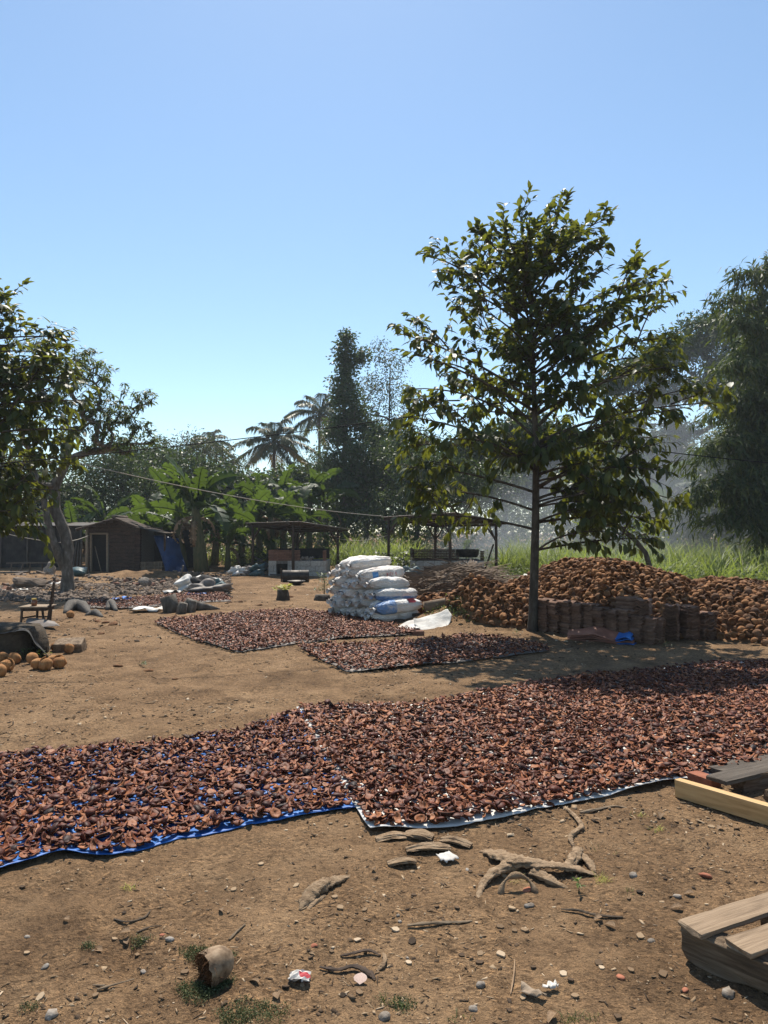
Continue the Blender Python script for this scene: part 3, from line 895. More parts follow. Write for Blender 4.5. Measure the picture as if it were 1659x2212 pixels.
kiln_shed('ribbed metal lean roof on dark posts standing in the smoke behind the sacks',
          (2.26, 24.5), (.18, 27.0), (4.18, 26.5), (2.1, 29.0), (2.22, 2.15, 1.93, 1.93),
          V3(2.38, 23.9, 2.37), V3(-.08, 27.4, 2.29), V3(4.75, 26.8, 2.05),
          props=[(V3(3.62, 26.2, .0), V3(4.1, 26.6, 1.25))])
def furnace(label, x0, x1, y, z1, zb, depth, hole, brick_mat, pan):
    """block base, brick top courses, firing hole, open trough above"""
    zg = min(gz(x0, y), gz(x1, y)) - .02
    base = Vector(((x0 + x1) / 2, y, zg))
    t = thing('copra_furnace', label, 'furnace', base)
    Lx = x1 - x0
    o0 = base
    core = MB()
    # inner core walls, set back from the faces of the blocks
    c = .035
    hx0, hx1, hz = hole
    th = .16
    core.box(((x0 + hx0) / 2 + c / 2, y + th / 2 + c, (zg + zb) / 2), (hx0 - x0 - c, th, zb - zg))
    core.box(((x1 + hx1) / 2 - c / 2, y + th / 2 + c, (zg + zb) / 2), (x1 - hx1 - c, th, zb - zg))
    core.box(((hx0 + hx1) / 2, y + th / 2 + c, (zb + zg + hz) / 2 + .02), (hx1 - hx0 + .02, th - .004, zb - zg - hz - .04))
    core.box((x0 + th / 2 + c, y + depth / 2, (zg + zb) / 2), (th, depth - th * 2.4, zb - zg - .004))
    core.box((x1 - th / 2 - c, y + depth / 2, (zg + zb) / 2), (th, depth - th * 2.4, zb - zg - .004))
    core.box(((x0 + x1) / 2, y + depth - th / 2 - c, (zg + zb) / 2), (Lx - 2 * c - .01, th, zb - zg - .008))
    core.box(((x0 + x1) / 2, y + depth / 2, zb - .05), (Lx - th * 2.2, depth - th * 2.2, .06))
    core.build('wall_core', 'soot_shade' if pan == 'pan' else 'mortar', t)
    masonry(t, o0, (x0, y, 0), (1, 0), Lx, zg, zb, .40, .20, .12, 'concrete', 'concrete_block', [(hx0 - x0, hx1 - x0, zg, zg + hz)])
    masonry(t, o0, (x1, y + .12, 0), (0, 1), depth - .12, zg, zb, .40, .20, .12, 'concrete', 'concrete_block', shift0=1)
    masonry(t, o0, (x0, y + depth, 0), (0, -1), depth - .12, zg, zb, .40, .20, .12, 'concrete', 'concrete_block', shift0=1)
    if pan == 'trough':
        xa = x0 + Lx * .55
        masonry(t, o0, (x0, y, 0), (1, 0), xa - x0, zb, z1, .20, .058, .10, brick_mat, 'brick')
        masonry(t, o0, (x1 - .14, y, 0), (1, 0), .14, zb, z1 - .02, .14, .058, .10, brick_mat, 'brick')
        masonry(t, o0, (x0, y + depth, 0), (0, -1), depth - .1, zb, z1, .20, .058, .10, brick_mat, 'brick')
        k = MB(); k.box(((x0 + x1) / 2, y + depth - .06, (zb + z1) / 2 + .02), (Lx - .06, .05, z1 - zb))
        k.build('back_plate', 'soot_shade', t)
        s_ = MB()
        for _ in range(26):
            s_.box((R.uniform(xa + .02, x1 - .5), y + R.uniform(.1, .4), zb + R.uniform(.02, .12)), (.09, .06, .04), Euler((R.random(), R.random(), R.random() * 3)).to_matrix(), R.random(), .012)
        so = s_.build('ash', 'stone', t); so['kind'] = 'stuff'
    else:
        xa, xb = x0 + Lx * .60, x1 - .20
        masonry(t, o0, (x0, y, 0), (1, 0), xa - x0, zb, z1, .20, .058, .10, brick_mat, 'brick')
        masonry(t, o0, (xa, y, 0), (1, 0), .14, zb, z1 - .14, .14, .058, .10, brick_mat, 'brick')
        masonry(t, o0, (xb + .06, y, 0), (1, 0), x1 - xb - .06, zb, z1 - .06, .14, .058, .10, brick_mat, 'brick')
        masonry(t, o0, (x0, y + depth, 0), (0, -1), depth - .1, zb, z1, .20, .058, .10, brick_mat, 'brick')
        # wide black boiling pan sitting between the brick ends
        V = []; F = []; n = 20
        cx, cy = (xa + xb) / 2 + .08, y + .62
        rx, ry = (xb - xa) / 2 + .02, .52
        for k, (rf, z) in enumerate(((1.0, z1 - .02), (1.0, z1 - .02), (.97, z1 - .20), (.82, z1 - .30), (.80, z1 - .29), (.94, z1 - .20), (.97, z1 - .025))):
            for i in range(n):
                a = 2 * math.pi * i / n
                V.append((cx + rx * rf * math.cos(a), cy + ry * rf * math.sin(a), z))
        for k in range(1, 6):
            for i in range(n):
                F.append((k * n + i, k * n + (i + 1) % n, (k + 1) * n + (i + 1) % n, (k + 1) * n + i))
        F.append(tuple(range(3 * n, 4 * n)))
        mb = MB(); mb.add(V, F); mb.build('pan', 'iron', t, True)
    d = MB(); d.box(((hx0 + hx1) / 2, y + .45, zg + hz / 2), (hx1 - hx0 + .1, .02, hz + .1)); d.build('fire_back', 'soot_shade', t)
    return t
fy1 = 27.0
furnace('grey block furnace with brick top and dark firing hole under the left shelter', at(579.5, 1200, fy1).x, at(705, 1200, fy1).x, fy1, 1.03, .62, 2.0,
        (at(597, 1200, fy1).x, at(621, 1200, fy1).x, .45), 'brick', 'trough')
fy2 = 25.6
furnace('smoke-blackened brick and block furnace with black pan under the right shelter', at(890, 1200, fy2).x, at(1046, 1200, fy2).x, fy2, 1.09, .68, 2.0,
        (at(916, 1200, fy2).x, at(955, 1200, fy2).x, .42), 'brick_soot_shade', 'pan')

# ------------------------------------------------------------------ brick hut with lean-to
hy = 28.6
hx0, hx1 = at(190, 1200, hy).x, at(301, 1200, hy).x
hzg = gz((hx0 + hx1) / 2, hy) - .02
hut = thing('brick_hut', 'small smoked and shade-darkened brick hut with tiled roof and pale door frame', 'hut', (hx0, hy, hzg))
eave, apex, ax = 1.93, 2.22, at(256, 1200, hy).x
hd = 3.0
dx0, dx1, dzt = at(197, 1200, hy).x, at(232, 1200, hy).x, 1.62 + hzg * .3
mb = MB()
mb.box(((hx0 + dx0) / 2, hy + .10, (hzg + eave) / 2), (dx0 - hx0, .10, eave - hzg))
mb.box(((dx1 + hx1) / 2, hy + .10, (hzg + eave) / 2), (hx1 - dx1 - .02, .10, eave - hzg))
mb.box(((dx0 + dx1) / 2, hy + .10, (dzt + eave) / 2), (dx1 - dx0, .098, eave - dzt))
mb.add([(hx0, hy + .06, eave), (hx1, hy + .06, eave), (ax, hy + .06, apex), (hx0, hy + .15, eave), (hx1, hy + .15, eave), (ax, hy + .15, apex)], [(0, 1, 2), (5, 4, 3), (0, 2, 5, 3), (1, 4, 5, 2)])
mb.box((hx0 + .06, hy + hd / 2, (hzg + eave) / 2), (.12, hd - .3, eave - hzg - .01))
mb.box((hx1 - .06, hy + hd / 2, (hzg + eave) / 2), (.12, hd - .3, eave - hzg - .01))
mb.box(((hx0 + hx1) / 2, hy + hd, (hzg + eave) / 2), (hx1 - hx0, .12, eave - hzg))
wall = mb.build('wall', 'mortar', hut)
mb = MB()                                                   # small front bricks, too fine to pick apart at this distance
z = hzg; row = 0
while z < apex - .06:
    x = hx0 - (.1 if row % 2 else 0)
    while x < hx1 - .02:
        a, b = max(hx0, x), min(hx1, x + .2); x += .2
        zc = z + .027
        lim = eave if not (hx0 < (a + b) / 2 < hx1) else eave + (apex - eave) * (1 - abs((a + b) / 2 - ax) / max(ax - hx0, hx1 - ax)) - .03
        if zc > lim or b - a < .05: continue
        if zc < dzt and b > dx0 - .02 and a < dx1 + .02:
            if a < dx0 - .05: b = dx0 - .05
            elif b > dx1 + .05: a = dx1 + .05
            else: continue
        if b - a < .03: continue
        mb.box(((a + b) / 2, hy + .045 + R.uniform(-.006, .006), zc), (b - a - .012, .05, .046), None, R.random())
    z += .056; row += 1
bo = mb.build('brickwork', 'brick_soot_shade', wall); bo['kind'] = 'stuff'  # smoked brick colour, darkened further to paint in the shaded front
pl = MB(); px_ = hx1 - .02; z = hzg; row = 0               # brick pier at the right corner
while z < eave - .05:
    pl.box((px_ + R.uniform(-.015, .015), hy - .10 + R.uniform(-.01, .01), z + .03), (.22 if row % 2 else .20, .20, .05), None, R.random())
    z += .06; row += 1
po = pl.build('pier', 'brick_soot_shade', hut); po['kind'] = 'stuff'
for nm, a, b, w in (('door_jamb', (dx0, hy - .02, hzg), (dx0, hy - .02, dzt), .07), ('door_jamb', (dx1, hy - .02, hzg), (dx1, hy - .02, dzt), .06), ('door_head', (dx0 - .05, hy - .022, dzt), (dx1 + .05, hy - .022, dzt), .06)):
    mb = MB(); mb.beam(a, b, .06, w); mb.build(nm, 'wood_plank', hut)
mb = MB(); mb.box(((dx0 + dx1) / 2, hy + .16, (hzg + dzt) / 2), (dx1 - dx0, .02, dzt - hzg)); mb.build('door', 'soot_shade', hut)
mb = MB(); mb.tube([(hx0 + .02, hy - .16, hzg), (hx0 + .03, hy - .17, eave)], [.06, .055], 8); mb.build('corner_post', 'wood_plank', hut, True)
def roof_slope(parent, a, b, depth, mat, name='roof_tile', tw=.24, tl=.27):
    """courses of curved tiles from eave line a..b (a = low end, b = ridge end), running back in y"""
    a = Vector(a); b = Vector(b); sl = (b - a); n = max(1, round(sl.length / tl))
    u = sl.normalized(); nrm = Vector((0, -1, 0)).cross(u)
    if nrm.z < 0: nrm = -nrm
    rows = int(depth / tw)
    V = []
    prof = [(-.5, .0), (-.25, .022), (0, .026), (.25, .012), (.5, -.004)]
    me = None
    for k in range(n):
        for r in range(rows):
            V = []; F = []
            for j in range(2):
                for (s, h) in prof:
                    V.append(u * (tl * 1.14 * (j - .5)) + Vector((0, 1, 0)) * s * tw * 1.03 + nrm * (h + .018 * (1 - j)))
            V += [v - nrm * .012 for v in V]
            m = len(prof)
            for s in range(m - 1):
                F.append((s, s + 1, m + s + 1, m + s)); F.append((2 * m + s, 3 * m + s, 3 * m + s + 1, 2 * m + s + 1))
                F.append((s, 2 * m + s, 2 * m + s + 1, s + 1))
            F.append((0, m, 3 * m, 2 * m))
            if me is None:
                me = bpy.data.meshes.new(name); me.from_pydata([tuple(v) for v in V], [], F); me.materials.append(MATS[mat])
            p = a + u * (tl * (k + .5)) + Vector((0, tw * (r + .5), 0)) + nrm * R.uniform(0, .006) - origin(parent)
            o = bpy.data.objects.new(name, me); COL.objects.link(o); o.parent = parent
            o.location = p; o.rotation_euler = (R.gauss(0, .02), R.gauss(0, .01), R.gauss(0, .02))
roof_slope(hut, (hx0 - .32, hy - .40, eave - .11), (ax, hy - .40, apex + .05), 1.5, 'house_tile')
roof_slope(hut, (at(309, 1200, hy).x, hy - .40, eave - .05), (ax + .02, hy - .40, apex + .05), 1.5, 'house_tile')
for a, b in (((hx0 - .32, hy - .41, eave - .15), (ax, hy - .41, apex + .01)), ((at(309, 1200, hy).x, hy - .41, eave - .10), (ax, hy - .41, apex + .01))):
    mb = MB(); mb.beam(a, b, .03, .07); mb.build('barge_board', 'wood_dark', hut)
mb = MB(); mb.tube([(ax - .05, hy - .42, apex + .10), (ax - .03, hy + 1.0, apex + .10)], [.07, .07], 8); mb.build('ridge_tile', 'house_tile', hut, True)
# lean-to at the right of the hut
lx = at(361, 1200, hy).x
lt = thing('lean_to', 'open lean-to with sagging board roof against the brick hut', 'lean-to', (hx1 + .25, hy, hzg))
mb = MB()
for k in range(5):
    y_ = hy - .35 + k * .34
    mb = MB(); mb.beam((hx1 + .02, y_, eave - .02), (lx, y_, 1.66), .32, .02, R.random(), .01); mb.build('roof_board', 'wood_dark', lt)
for p in ((lx - .05, hy - .15), (lx - .05, hy + 1.1)):
    mb = MB(); mb.tube([(p[0], p[1], hzg), (p[0], p[1], 1.66)], .04, 6); mb.build('post', 'wood_dark', lt, True)
mb = MB(); mb.box(((hx1 + lx) / 2 + .4, hy + 1.9, .95), (lx - hx1 + .9, .05, 1.7)); mb.build('shade_backing', 'soot_shade', lt)  # near-black sheet that paints in the dark interior of the lean-to
# slatted bamboo bench in the lean-to
b0, b1 = at(308, 1200, hy).x, at(353, 1200, hy).x
bn = thing('bamboo_bench', 'bamboo bench with upright slats under the lean-to roof', 'bench', (b0, hy - .1, hzg))
zt, zb_ = at(0, 1212.5, hy).z, at(0, 1241, hy).z
zt, zb_ = at(0, 1213, hy).z, at(0, 1234, hy).z
n = 15
for i in range(n):
    x = b0 + (b1 - b0) * (i + .5) / n
    mb = MB(); mb.beam((x, hy - .2, zb_), (x, hy - .2, zt), .012, (b1 - b0) / n * .62, R.random(), 0, (1, 0, 0)); mb.build('slat', 'bamboo_slat', bn)
for z_ in (zb_ + .03, (zb_ + zt) / 2, zt - .03):
    mb = MB(); mb.beam((b0 - .03, hy - .18, z_), (b1 + .05, hy - .18, z_), .02, .03); mb.build('rail', 'bamboo_slat', bn)
for x in (b0, b1 + .03):
    for y_ in (hy - .16, hy + .5):
        mb = MB(); mb.tube([(x, y_, hzg), (x, y_, zt)], .035, 6); mb.build('leg', 'wood_dark', bn, True)
mb = MB(); mb.box(((b0 + b1) / 2, hy + .2, zt - .02), (b1 - b0 + .1, .75, .03)); mb.build('seat', 'wood_dark', bn)
# hanging blue sheet beside the bench
def hung(name, label, cat, mat, rows, nu=14, fold=.05, thick=.003, cols=8):
    """cloth through rows of world points (each row a list), smoothed, with folds"""
    A = [[Vector(p) for p in r] for r in rows]
    Rw = [smoothpath(r, cols) for r in A]
    cl = [smoothpath([r[i] for r in Rw], cols) for i in range(len(Rw[0]))]
    nv, nu = len(cl[0]), len(cl)
    V = np.array([[tuple(cl[i][j]) for i in range(nu)] for j in range(nv)])
    ph = R.random() * 9
    V[..., 1] += fold * fb(V[..., 0] * 5 + ph, V[..., 2] * 3, 61, 3)
    V[..., 2] += fold * .4 * fb(V[..., 0] * 6 + ph, V[..., 1] * 6, 63, 3)
    i = np.arange(nu * nv).reshape(nv, nu)
    Qd = np.stack([i[:-1, :-1], i[:-1, 1:], i[1:, 1:], i[1:, :-1]], -1).reshape(-1, 4)
    V = V.reshape(-1, 3); o0 = V.mean(0)
    o = link(name, np_mesh(name, V - o0, Qd, smooth=True), mat, None, Vector(o0))
    m = o.modifiers.new('thickness', 'SOLIDIFY'); m.thickness = thick
    return tag(o, label, cat)
hung('hanging_tarp', 'dark blue tarpaulin hanging beside the bamboo bench', 'tarp', 'navy_tarp',
     [[at(331, 1157, hy + .1), at(352, 1158, hy), at(370, 1160, hy + .1), at(385, 1163, hy + .4)],
      [at(342, 1185, hy - .1), at(356, 1190, hy - .2), at(374, 1195, hy), at(394, 1200, hy + .3)],
      [at(352, 1212, hy - .2), at(364, 1218, hy - .3), at(382, 1220, hy - .1), at(402, 1222, hy + .2)],
      [at(357, 1236, hy - .35), at(370, 1240, hy - .4), at(388, 1240, hy - .2), at(408, 1238, hy + .1)]], fold=.10)
# dark woven-sheet shack left of the hut, with a slanting rail fence before it
sk = thing('net_shack', 'dark netting shack behind the leaning tree at left', 'shack', (at(90, 1200, 30).x, 30.2, gz(-14, 30)))
sx0, sx1 = at(-60, 1200, 30.2).x, at(172, 1200, 30.2).x
mb = MB(); mb.box(((sx0 + sx1) / 2, 30.4, .95), (sx1 - sx0, .04, 2.1)); mb.build('netting', 'dark_cloth', sk)
mb = MB(); mb.box(((sx0 + sx1) / 2, 31.4, 2.06), (sx1 - sx0 + .4, 2.6, .04), Euler((math.radians(4), 0, 0)).to_matrix()); mb.build('roof', 'iron', sk)
for i in range(5):
    x = sx0 + (sx1 - sx0) * i / 4
    mb = MB(); mb.tube([(x, 30.33, gz(x, 30.33) - .05), (x, 30.33, 2.0)], .04, 6); mb.build('post', 'wood_grey', sk, True)
fn = thing('rail_fence', 'thin grey rail fence before the netting shack', 'fence', (at(90, 1215, 28.4).x, 28.4, .1))
for i, px in enumerate((24, 44, 64, 90, 109, 138)):
    p0 = at(px, 1247, 28.4); p1 = at(px + (6 if i in (1,) else 1), 1216, 28.4); p0.z = gz(p0.x, p0.y) - .03
    mb = MB(); mb.beam(p0, p1, .04, .05, R.random()); mb.build('picket', 'wood_grey', fn)
mb = MB(); mb.beam(at(14, 1217, 28.38), at(146, 1215, 28.38), .05, .06); mb.build('rail', 'wood_grey', fn)
# planks leaning by the door
for i, (px0, px1, top) in enumerate(((151, 157, 1166), (158, 168, 1168), (166, 172, 1172), (173, 177, 1164), (164, 175, 1185))):
    a = at(px0, 1243, 28.5); b = at(px1, top, 28.9); a.z = gz(a.x, a.y) - .02
    mb = MB(); mb.beam(a, b, .03, .17 if i < 3 else .11, R.random(), .004, (0, 1, 0))
    o = mb.build('leaning_plank', 'wood_grey', None, org=a)
    tag(o, ['wide grey plank leaning nearest the tree trunk', 'widest grey plank leaning in the middle by the hut', 'grey plank leaning third from the tree trunk', 'tall narrow plank leaning next to the hut door', 'short low plank leaning across the others by the hut'][i], 'plank', 'planks leaning beside the hut')
mb = MB(); a = at(219, 1240, hy - .3); b = at(205, 1180, hy + .02); a.z = gz(a.x, a.y)
o = mb.tube([a, b], .016, 6).build('broom_handle', 'wood_plank', None, True, org=a); tag(o, 'thin pale pole leaning in the hut doorway', 'pole')
p = at(181, 1240, 28.2); zb0 = gz(p.x, p.y)
mb = MB(); V = []; F = []
mb.tube([(p.x, p.y, zb0), (p.x, p.y, zb0 + .22)], [.11, .14], 14)
o = mb.build('bucket', 'white_cloth', None, True, org=Vector((p.x, p.y, zb0))); tag(o, 'small pale bucket beside the hut door post', 'bucket')

# ------------------------------------------------------------------ heap of coconut shells
LOBES = [(4.35, 14.3, 1.03, 2.6, 2.9), (6.6, 13.2, .70, 2.3, 2.7), (2.8, 14.0, .56, 1.7, 1.6), (1.5, 15.2, .27, 1.7, .9), (3.4, 12.9, .45, 1.1, 1.1)]
def heap(x, y):
    h = np.zeros_like(np.asarray(x, float))
    for lx_, ly, hh, rx, ry in LOBES:
        q = ((x - lx_) / rx) ** 2 + ((y - ly) / ry) ** 2
        h = np.maximum(h, np.where(q < 1, hh * (1 - q ** 1.05), 0))
    return h * (1 + .16 * fb(x * 1.3, y * 1.3, 55, 2))
def shell_shape(nu, rings, closed):
    """half a coconut shell (open cup) with thickness; closed: seen as a whole nut"""
    V = []; I = []; Qd = []
    def ring(r, ph, z0, ins):
        for i in range(nu):
            a = 2 * math.pi * i / nu
            V.append((r * math.sin(ph) * math.cos(a), r * math.sin(ph) * math.sin(a), -r * math.cos(ph) * 1.05 + z0)); I.append(ins)
    top = math.pi * (.62 if closed else .52)
    for k in range(rings + 1):
        ring(1.0, .12 + (top - .12) * k / rings, 0, 0.0)
    inn = max(2, rings - 1)
    for k in range(inn + 1):
        ring(.86, top - (top - .25) * k / inn, .0, 1.0)
    tot = rings + 1 + inn + 1
    for k in range(tot - 1):
        for i in range(nu):
            Qd.append((k * nu + i, k * nu + (i + 1) % nu, (k + 1) * nu + (i + 1) % nu, (k + 1) * nu + i))
    # end caps as quads
    for k in (0, tot - 1):
        b = k * nu
        for i in range(0, nu - 2, 2):
            f = (b, b + i + 1, b + i + 2, b + (i + 3) % nu) if i + 3 <= nu else None
            if f and len(set(f)) == 4: Qd.append(f)
    return np.array(V), np.array(Qd), np.array(I)
SHV = [shell_shape(8, 2, c) for c in (False, True)]
SH_ME = []
for v, q, i in (shell_shape(12, 4, False), shell_shape(12, 4, True)):
    me = np_mesh('coconut_shell', v, q, inside=i, smooth=True); me.materials.append(MATS['shell']); SH_ME.append(me)
rg = np.random.default_rng(21)
def shell_cloud(step, depth, seed, thin=1.0):
    rg = np.random.default_rng(seed)
    X, Y = np.meshgrid(np.arange(-.6, 9.0, step), np.arange(10.2, 17.2, step))
    p = np.stack([X.ravel(), Y.ravel()], 1) + rg.uniform(-.5, .5, (X.size, 2)) * step
    h = heap(p[:, 0], p[:, 1])
    ok = ((h > .015) & (rg.uniform(size=len(p)) < thin)) | ((heap(p[:, 0], p[:, 1] + .35) > .02) & (rg.uniform(size=len(p)) < .07))
    p = p[ok]; h = h[ok]
    z = gzn(p[:, 0], p[:, 1]) + h - depth + rg.uniform(-.02, .045, len(p)) + .045
    P = np.column_stack([p, z])
    px = CX + P[:, 0] / P[:, 1] * FPX
    ok = (px < 1850)
    # the far side of the heap is hidden: keep what faces the camera or stands near the crest
    e = .15
    slope = (heap(P[:, 0], P[:, 1] + e) - heap(P[:, 0], P[:, 1] - e)) / (2 * e)
    ok &= slope > -.45
    P = P[ok]; n = len(P)
    M = np.stack([eul(a, b, c) for a, b, c in zip(np.where(rg.uniform(size=n) < .5, rg.normal(1.1, .5, n), rg.normal(math.pi, 1.0, n)), rg.normal(0, .5, n), rg.normal(0, .7, n))])
    S = rg.uniform(.048, .074, n)
    return P, M, S
P1, M1, S1 = shell_cloud(.097, 0.0, 31)
P2, M2, S2 = shell_cloud(.30, .06, 32)
px = CX + P1[:, 0] / P1[:, 1] * FPX; py = HZ + (CAM_H - P1[:, 2]) / P1[:, 1] * FPX
hidden = ((px > 1160) & (px < 1520) & (py > 1310)) | ((px < 1010) & (py > 1330))
score = np.where((px > -5) & (px < 1662) & ~hidden, P1[:, 1], 1e9)
pick = np.argsort(score)[:300]
for j, i in enumerate(pick):
    o = place('coconut_shell', SH_ME[0 if j % 7 < 6 else 1], M1[i], P1[i], S1[i])
    if px[i] > 1480:
        tag(o, 'half coconut shell in the front of the heap right of the roof tiles', 'coconut shell', 'coconut shells right of the roof tiles')
    else:
        tag(o, 'half coconut shell in the front of the heap beside the tree trunk', 'coconut shell', 'coconut shells beside the tree trunk')
keep = np.ones(len(P1), bool); keep[pick] = False
Pm = np.concatenate([P1[keep], P2]); Mm = np.concatenate([M1[keep], M2]); Sm = np.concatenate([S1[keep], S2])
w = rg.integers(0, 7, len(Pm)) < 6
Vs, Qs, Rn, In = [], [], [], []; off = 0
for sel, (v, q, i) in ((w, SHV[0]), (~w, SHV[1])):
    W, QQ = scatter(v, q, Mm[sel], Pm[sel], Sm[sel])
    Vs.append(W); Qs.append(QQ + off); off += len(W)
    Rn.append(np.repeat(rg.uniform(0, 1, sel.sum()), len(v))); In.append(np.tile(i, sel.sum()))
# the packed inside of the heap, below the outer shells
hx_, hy_ = np.meshgrid(np.linspace(-.6, 9.2, 90), np.linspace(10.0, 17.4, 70))
hz_ = gzn(hx_, hy_) + heap(hx_, hy_) - .07 + .03 * fb(hx_ * 6, hy_ * 6, 71, 2)
i = np.arange(90 * 70).reshape(70, 90)
Vs.append(np.stack([hx_, hy_, hz_], -1).reshape(-1, 3))
Qs.append(np.stack([i[:-1, :-1], i[:-1, 1:], i[1:, 1:], i[1:, :-1]], -1).reshape(-1, 4) + off)
Rn.append(np.full(6300, .95)); In.append(np.zeros(6300))
V = np.concatenate(Vs); o0 = np.array([4.4, 14.0, 0.0])
ob = link('coconut_shell_heap', np_mesh('coconut_shell_heap', V - o0, np.concatenate(Qs), np.concatenate(Rn), np.concatenate(In), True), 'shell', None, Vector(o0))
tag(ob, 'great heap of brown coconut shell halves behind the stacked tiles', 'coconut shells', kind='stuff')

# ------------------------------------------------------------------ stacked roof tiles
def tile_mesh(w=.225, L=.30, th=.011, flip=False):
    prof = [(-.5, .004), (-.42, .020), (-.28, .024), (-.12, .006), (0, .0), (.14, .006), (.30, .024), (.42, .022), (.5, .002)]
    V = []; F = []; m = len(prof)
    for z in (0, th):
        for y in (-L / 2, L / 2):
            for s, h in prof: V.append((s * w, y, h * 1.15 + z))
    for s in range(m - 1):
        F += [(s, m + s, m + s + 1, s + 1), (2 * m + s, 2 * m + s + 1, 3 * m + s + 1, 3 * m + s), (s, s + 1, 2 * m + s + 1, 2 * m + s), (m + s, 3 * m + s, 3 * m + s + 1, m + s + 1)]
    F += [(0, 2 * m, 3 * m, m), (m - 1, 2 * m - 1, 4 * m - 1, 3 * m - 1)]
    me = bpy.data.meshes.new('roof_tile'); me.from_pydata(V, [], F); me.materials.append(MATS['roof_tile'])
    return me
TILE = tile_mesh()
ORD = ['first', 'second', 'third', 'fourth', 'fifth', 'sixth', 'seventh', 'eighth', 'ninth', 'tenth']
def tile_column(p, rz, n, label, pitch=.0235, z0=0.0):
    z = gz(p[0], p[1]) + z0
    sl = 0
    for k in range(n):
        o = bpy.data.objects.new('roof_tile', TILE); COL.objects.link(o)
        if R.random() < .16: sl = R.gauss(0, .07)
        o.location = (p[0] + R.gauss(0, .005) + sl * .2, p[1] + R.gauss(0, .008) + sl * .3, z + k * pitch)
        o.rotation_euler = (R.gauss(0, .012), R.gauss(0, .015), rz + R.gauss(0, .03) + sl * .4)
        tag(o, label, 'roof tile', 'stacked clay roof tiles', 'thing')
# long row, left end farther off
a, b = gp(1180, 1363), gp(1408, 1389)
nn = 10
for i in range(nn):
    q = a.lerp(b, i / (nn - 1))
    h = [23, 22, 23, 22, 22, 20, 19, 20, 17, 16][i]
    tile_column((q.x, q.y), .42 + R.gauss(0, .05), h, f'clay roof tile in the {ORD[i]} stack of the long row, counted from the tree')
q = a.lerp(b, .80) + Vector((.06, .25, 0)); tile_column((q.x, q.y), .75, 9, 'clay roof tile in the left one of two high small stacks behind the long row', z0=.42)
q = a.lerp(b, .97) + Vector((.0, .22, 0)); tile_column((q.x, q.y), -.5, 10, 'clay roof tile in the right one of two high small stacks behind the long row', z0=.40)
a, b = gp(1450, 1382), gp(1522, 1381)
for i in range(3):
    q = a.lerp(b, i / 2)
    tile_column((q.x, q.y), [-.55, .2, .25][i], [23, 22, 18][i], f'clay roof tile in the {["left", "middle", "right"][i]} stack of the short row near the bare shells')

# ------------------------------------------------------------------ sacks
def sack_mesh(L, W, T, seed, tuft=True):
    rg = np.random.default_rng(seed)
    nu, nv = 40, 28
    V = []; Qd = []
    for i in range(nu + 1):
        s = -1 + 2 * i / nu
        f = max(0.0, 1 - abs(s) ** 3.2) ** .5
        for j in range(nv):
            a = 2 * math.pi * j / nv
            ca, sa = math.cos(a), math.sin(a)
            y = np.sign(ca) * abs(ca) ** .75 * W / 2 * (f * .95 + .05 * (1 - abs(s)) + .035)
            z = np.sign(sa) * abs(sa) ** .85 * T / 2 * (f + .05)
            V.append((s * L / 2, y, z))
    V = np.array(V)
    n1 = vn(V[:, 0] * 5 + seed, V[:, 1] * 6 + V[:, 2] * 5, seed); n2 = vn(V[:, 0] * 13 + seed, V[:, 1] * 12 + V[:, 2] * 9, seed + 3)
    nr = V * np.array([0.25, 1, 1]); nr /= np.maximum(np.linalg.norm(nr, axis=1, keepdims=True), 1e-6)
    e = np.abs(V[:, 0]) / (L / 2)
    crease = .016 * np.sin(np.arctan2(V[:, 2], V[:, 1]) * 9 + seed) * np.clip((e - .55) * 2.2, 0, 1)
    V = V + nr * (n1 * .022 + n2 * .010 + crease + .007 * np.abs(vn(V[:, 0] * 24 + seed, np.arctan2(V[:, 2], V[:, 1]) * 4, seed + 9)))[:, None]
    V[:, 2] -= .03 * np.cos(V[:, 0] / L * math.pi) * 0
    for i in range(nu):
        for j in range(nv):
            Qd.append((i * nv + j, (i + 1) * nv + j, (i + 1) * nv + (j + 1) % nv, i * nv + (j + 1) % nv))
    if tuft:                                            # gathered mouth of the sack
        o = len(V); T_ = []
        for k, (dx, r) in enumerate(((0, .035), (-.03, .022), (-.075, .05), (-.10, .058))):
            for j in range(10):
                a = 2 * math.pi * j / 10
                rr = r * (1 + .3 * (j % 2) * (k > 1))
                T_.append((-L / 2 + dx, rr * math.cos(a), rr * .8 * math.sin(a) - .01 * k))
        V = np.vstack([V, np.array(T_)])
        for k in range(3):
            for j in range(10):
                Qd.append((o + k * 10 + j, o + k * 10 + (j + 1) % 10, o + (k + 1) * 10 + (j + 1) % 10, o + (k + 1) * 10 + j))
    return np_mesh('sack', V, np.array(Qd), smooth=True)
SACKS = [sack_mesh(1.02, .325, .245, s) for s in (1, 2, 3, 4, 5)]
def tie_mesh():
    mb = MB(); mb.tube([(0, math.cos(t) * .033, math.sin(t) * .028) for t in np.linspace(0, 6.283, 9)], .006, 4, cap=False)
    for k in range(2): mb.tube([(0, .03, 0), (-.03, .05 + .04 * k, -.03), (-.02, .06 + .05 * k, -.08)], .004, 4)
    me = bpy.data.meshes.new('tie'); me.from_pydata([tuple(v) for v in mb.v], [], mb.f); me.materials.append(MATS['cord'])
    return me
TIE = tie_mesh()
pile0 = Vector((-.06, 13.16, 0)); ua = Vector((-.62, .785, 0)); ub = Vector((.785, .62, 0))
offs = [.10, .0, .17, .30, .58, .86]
used = {}
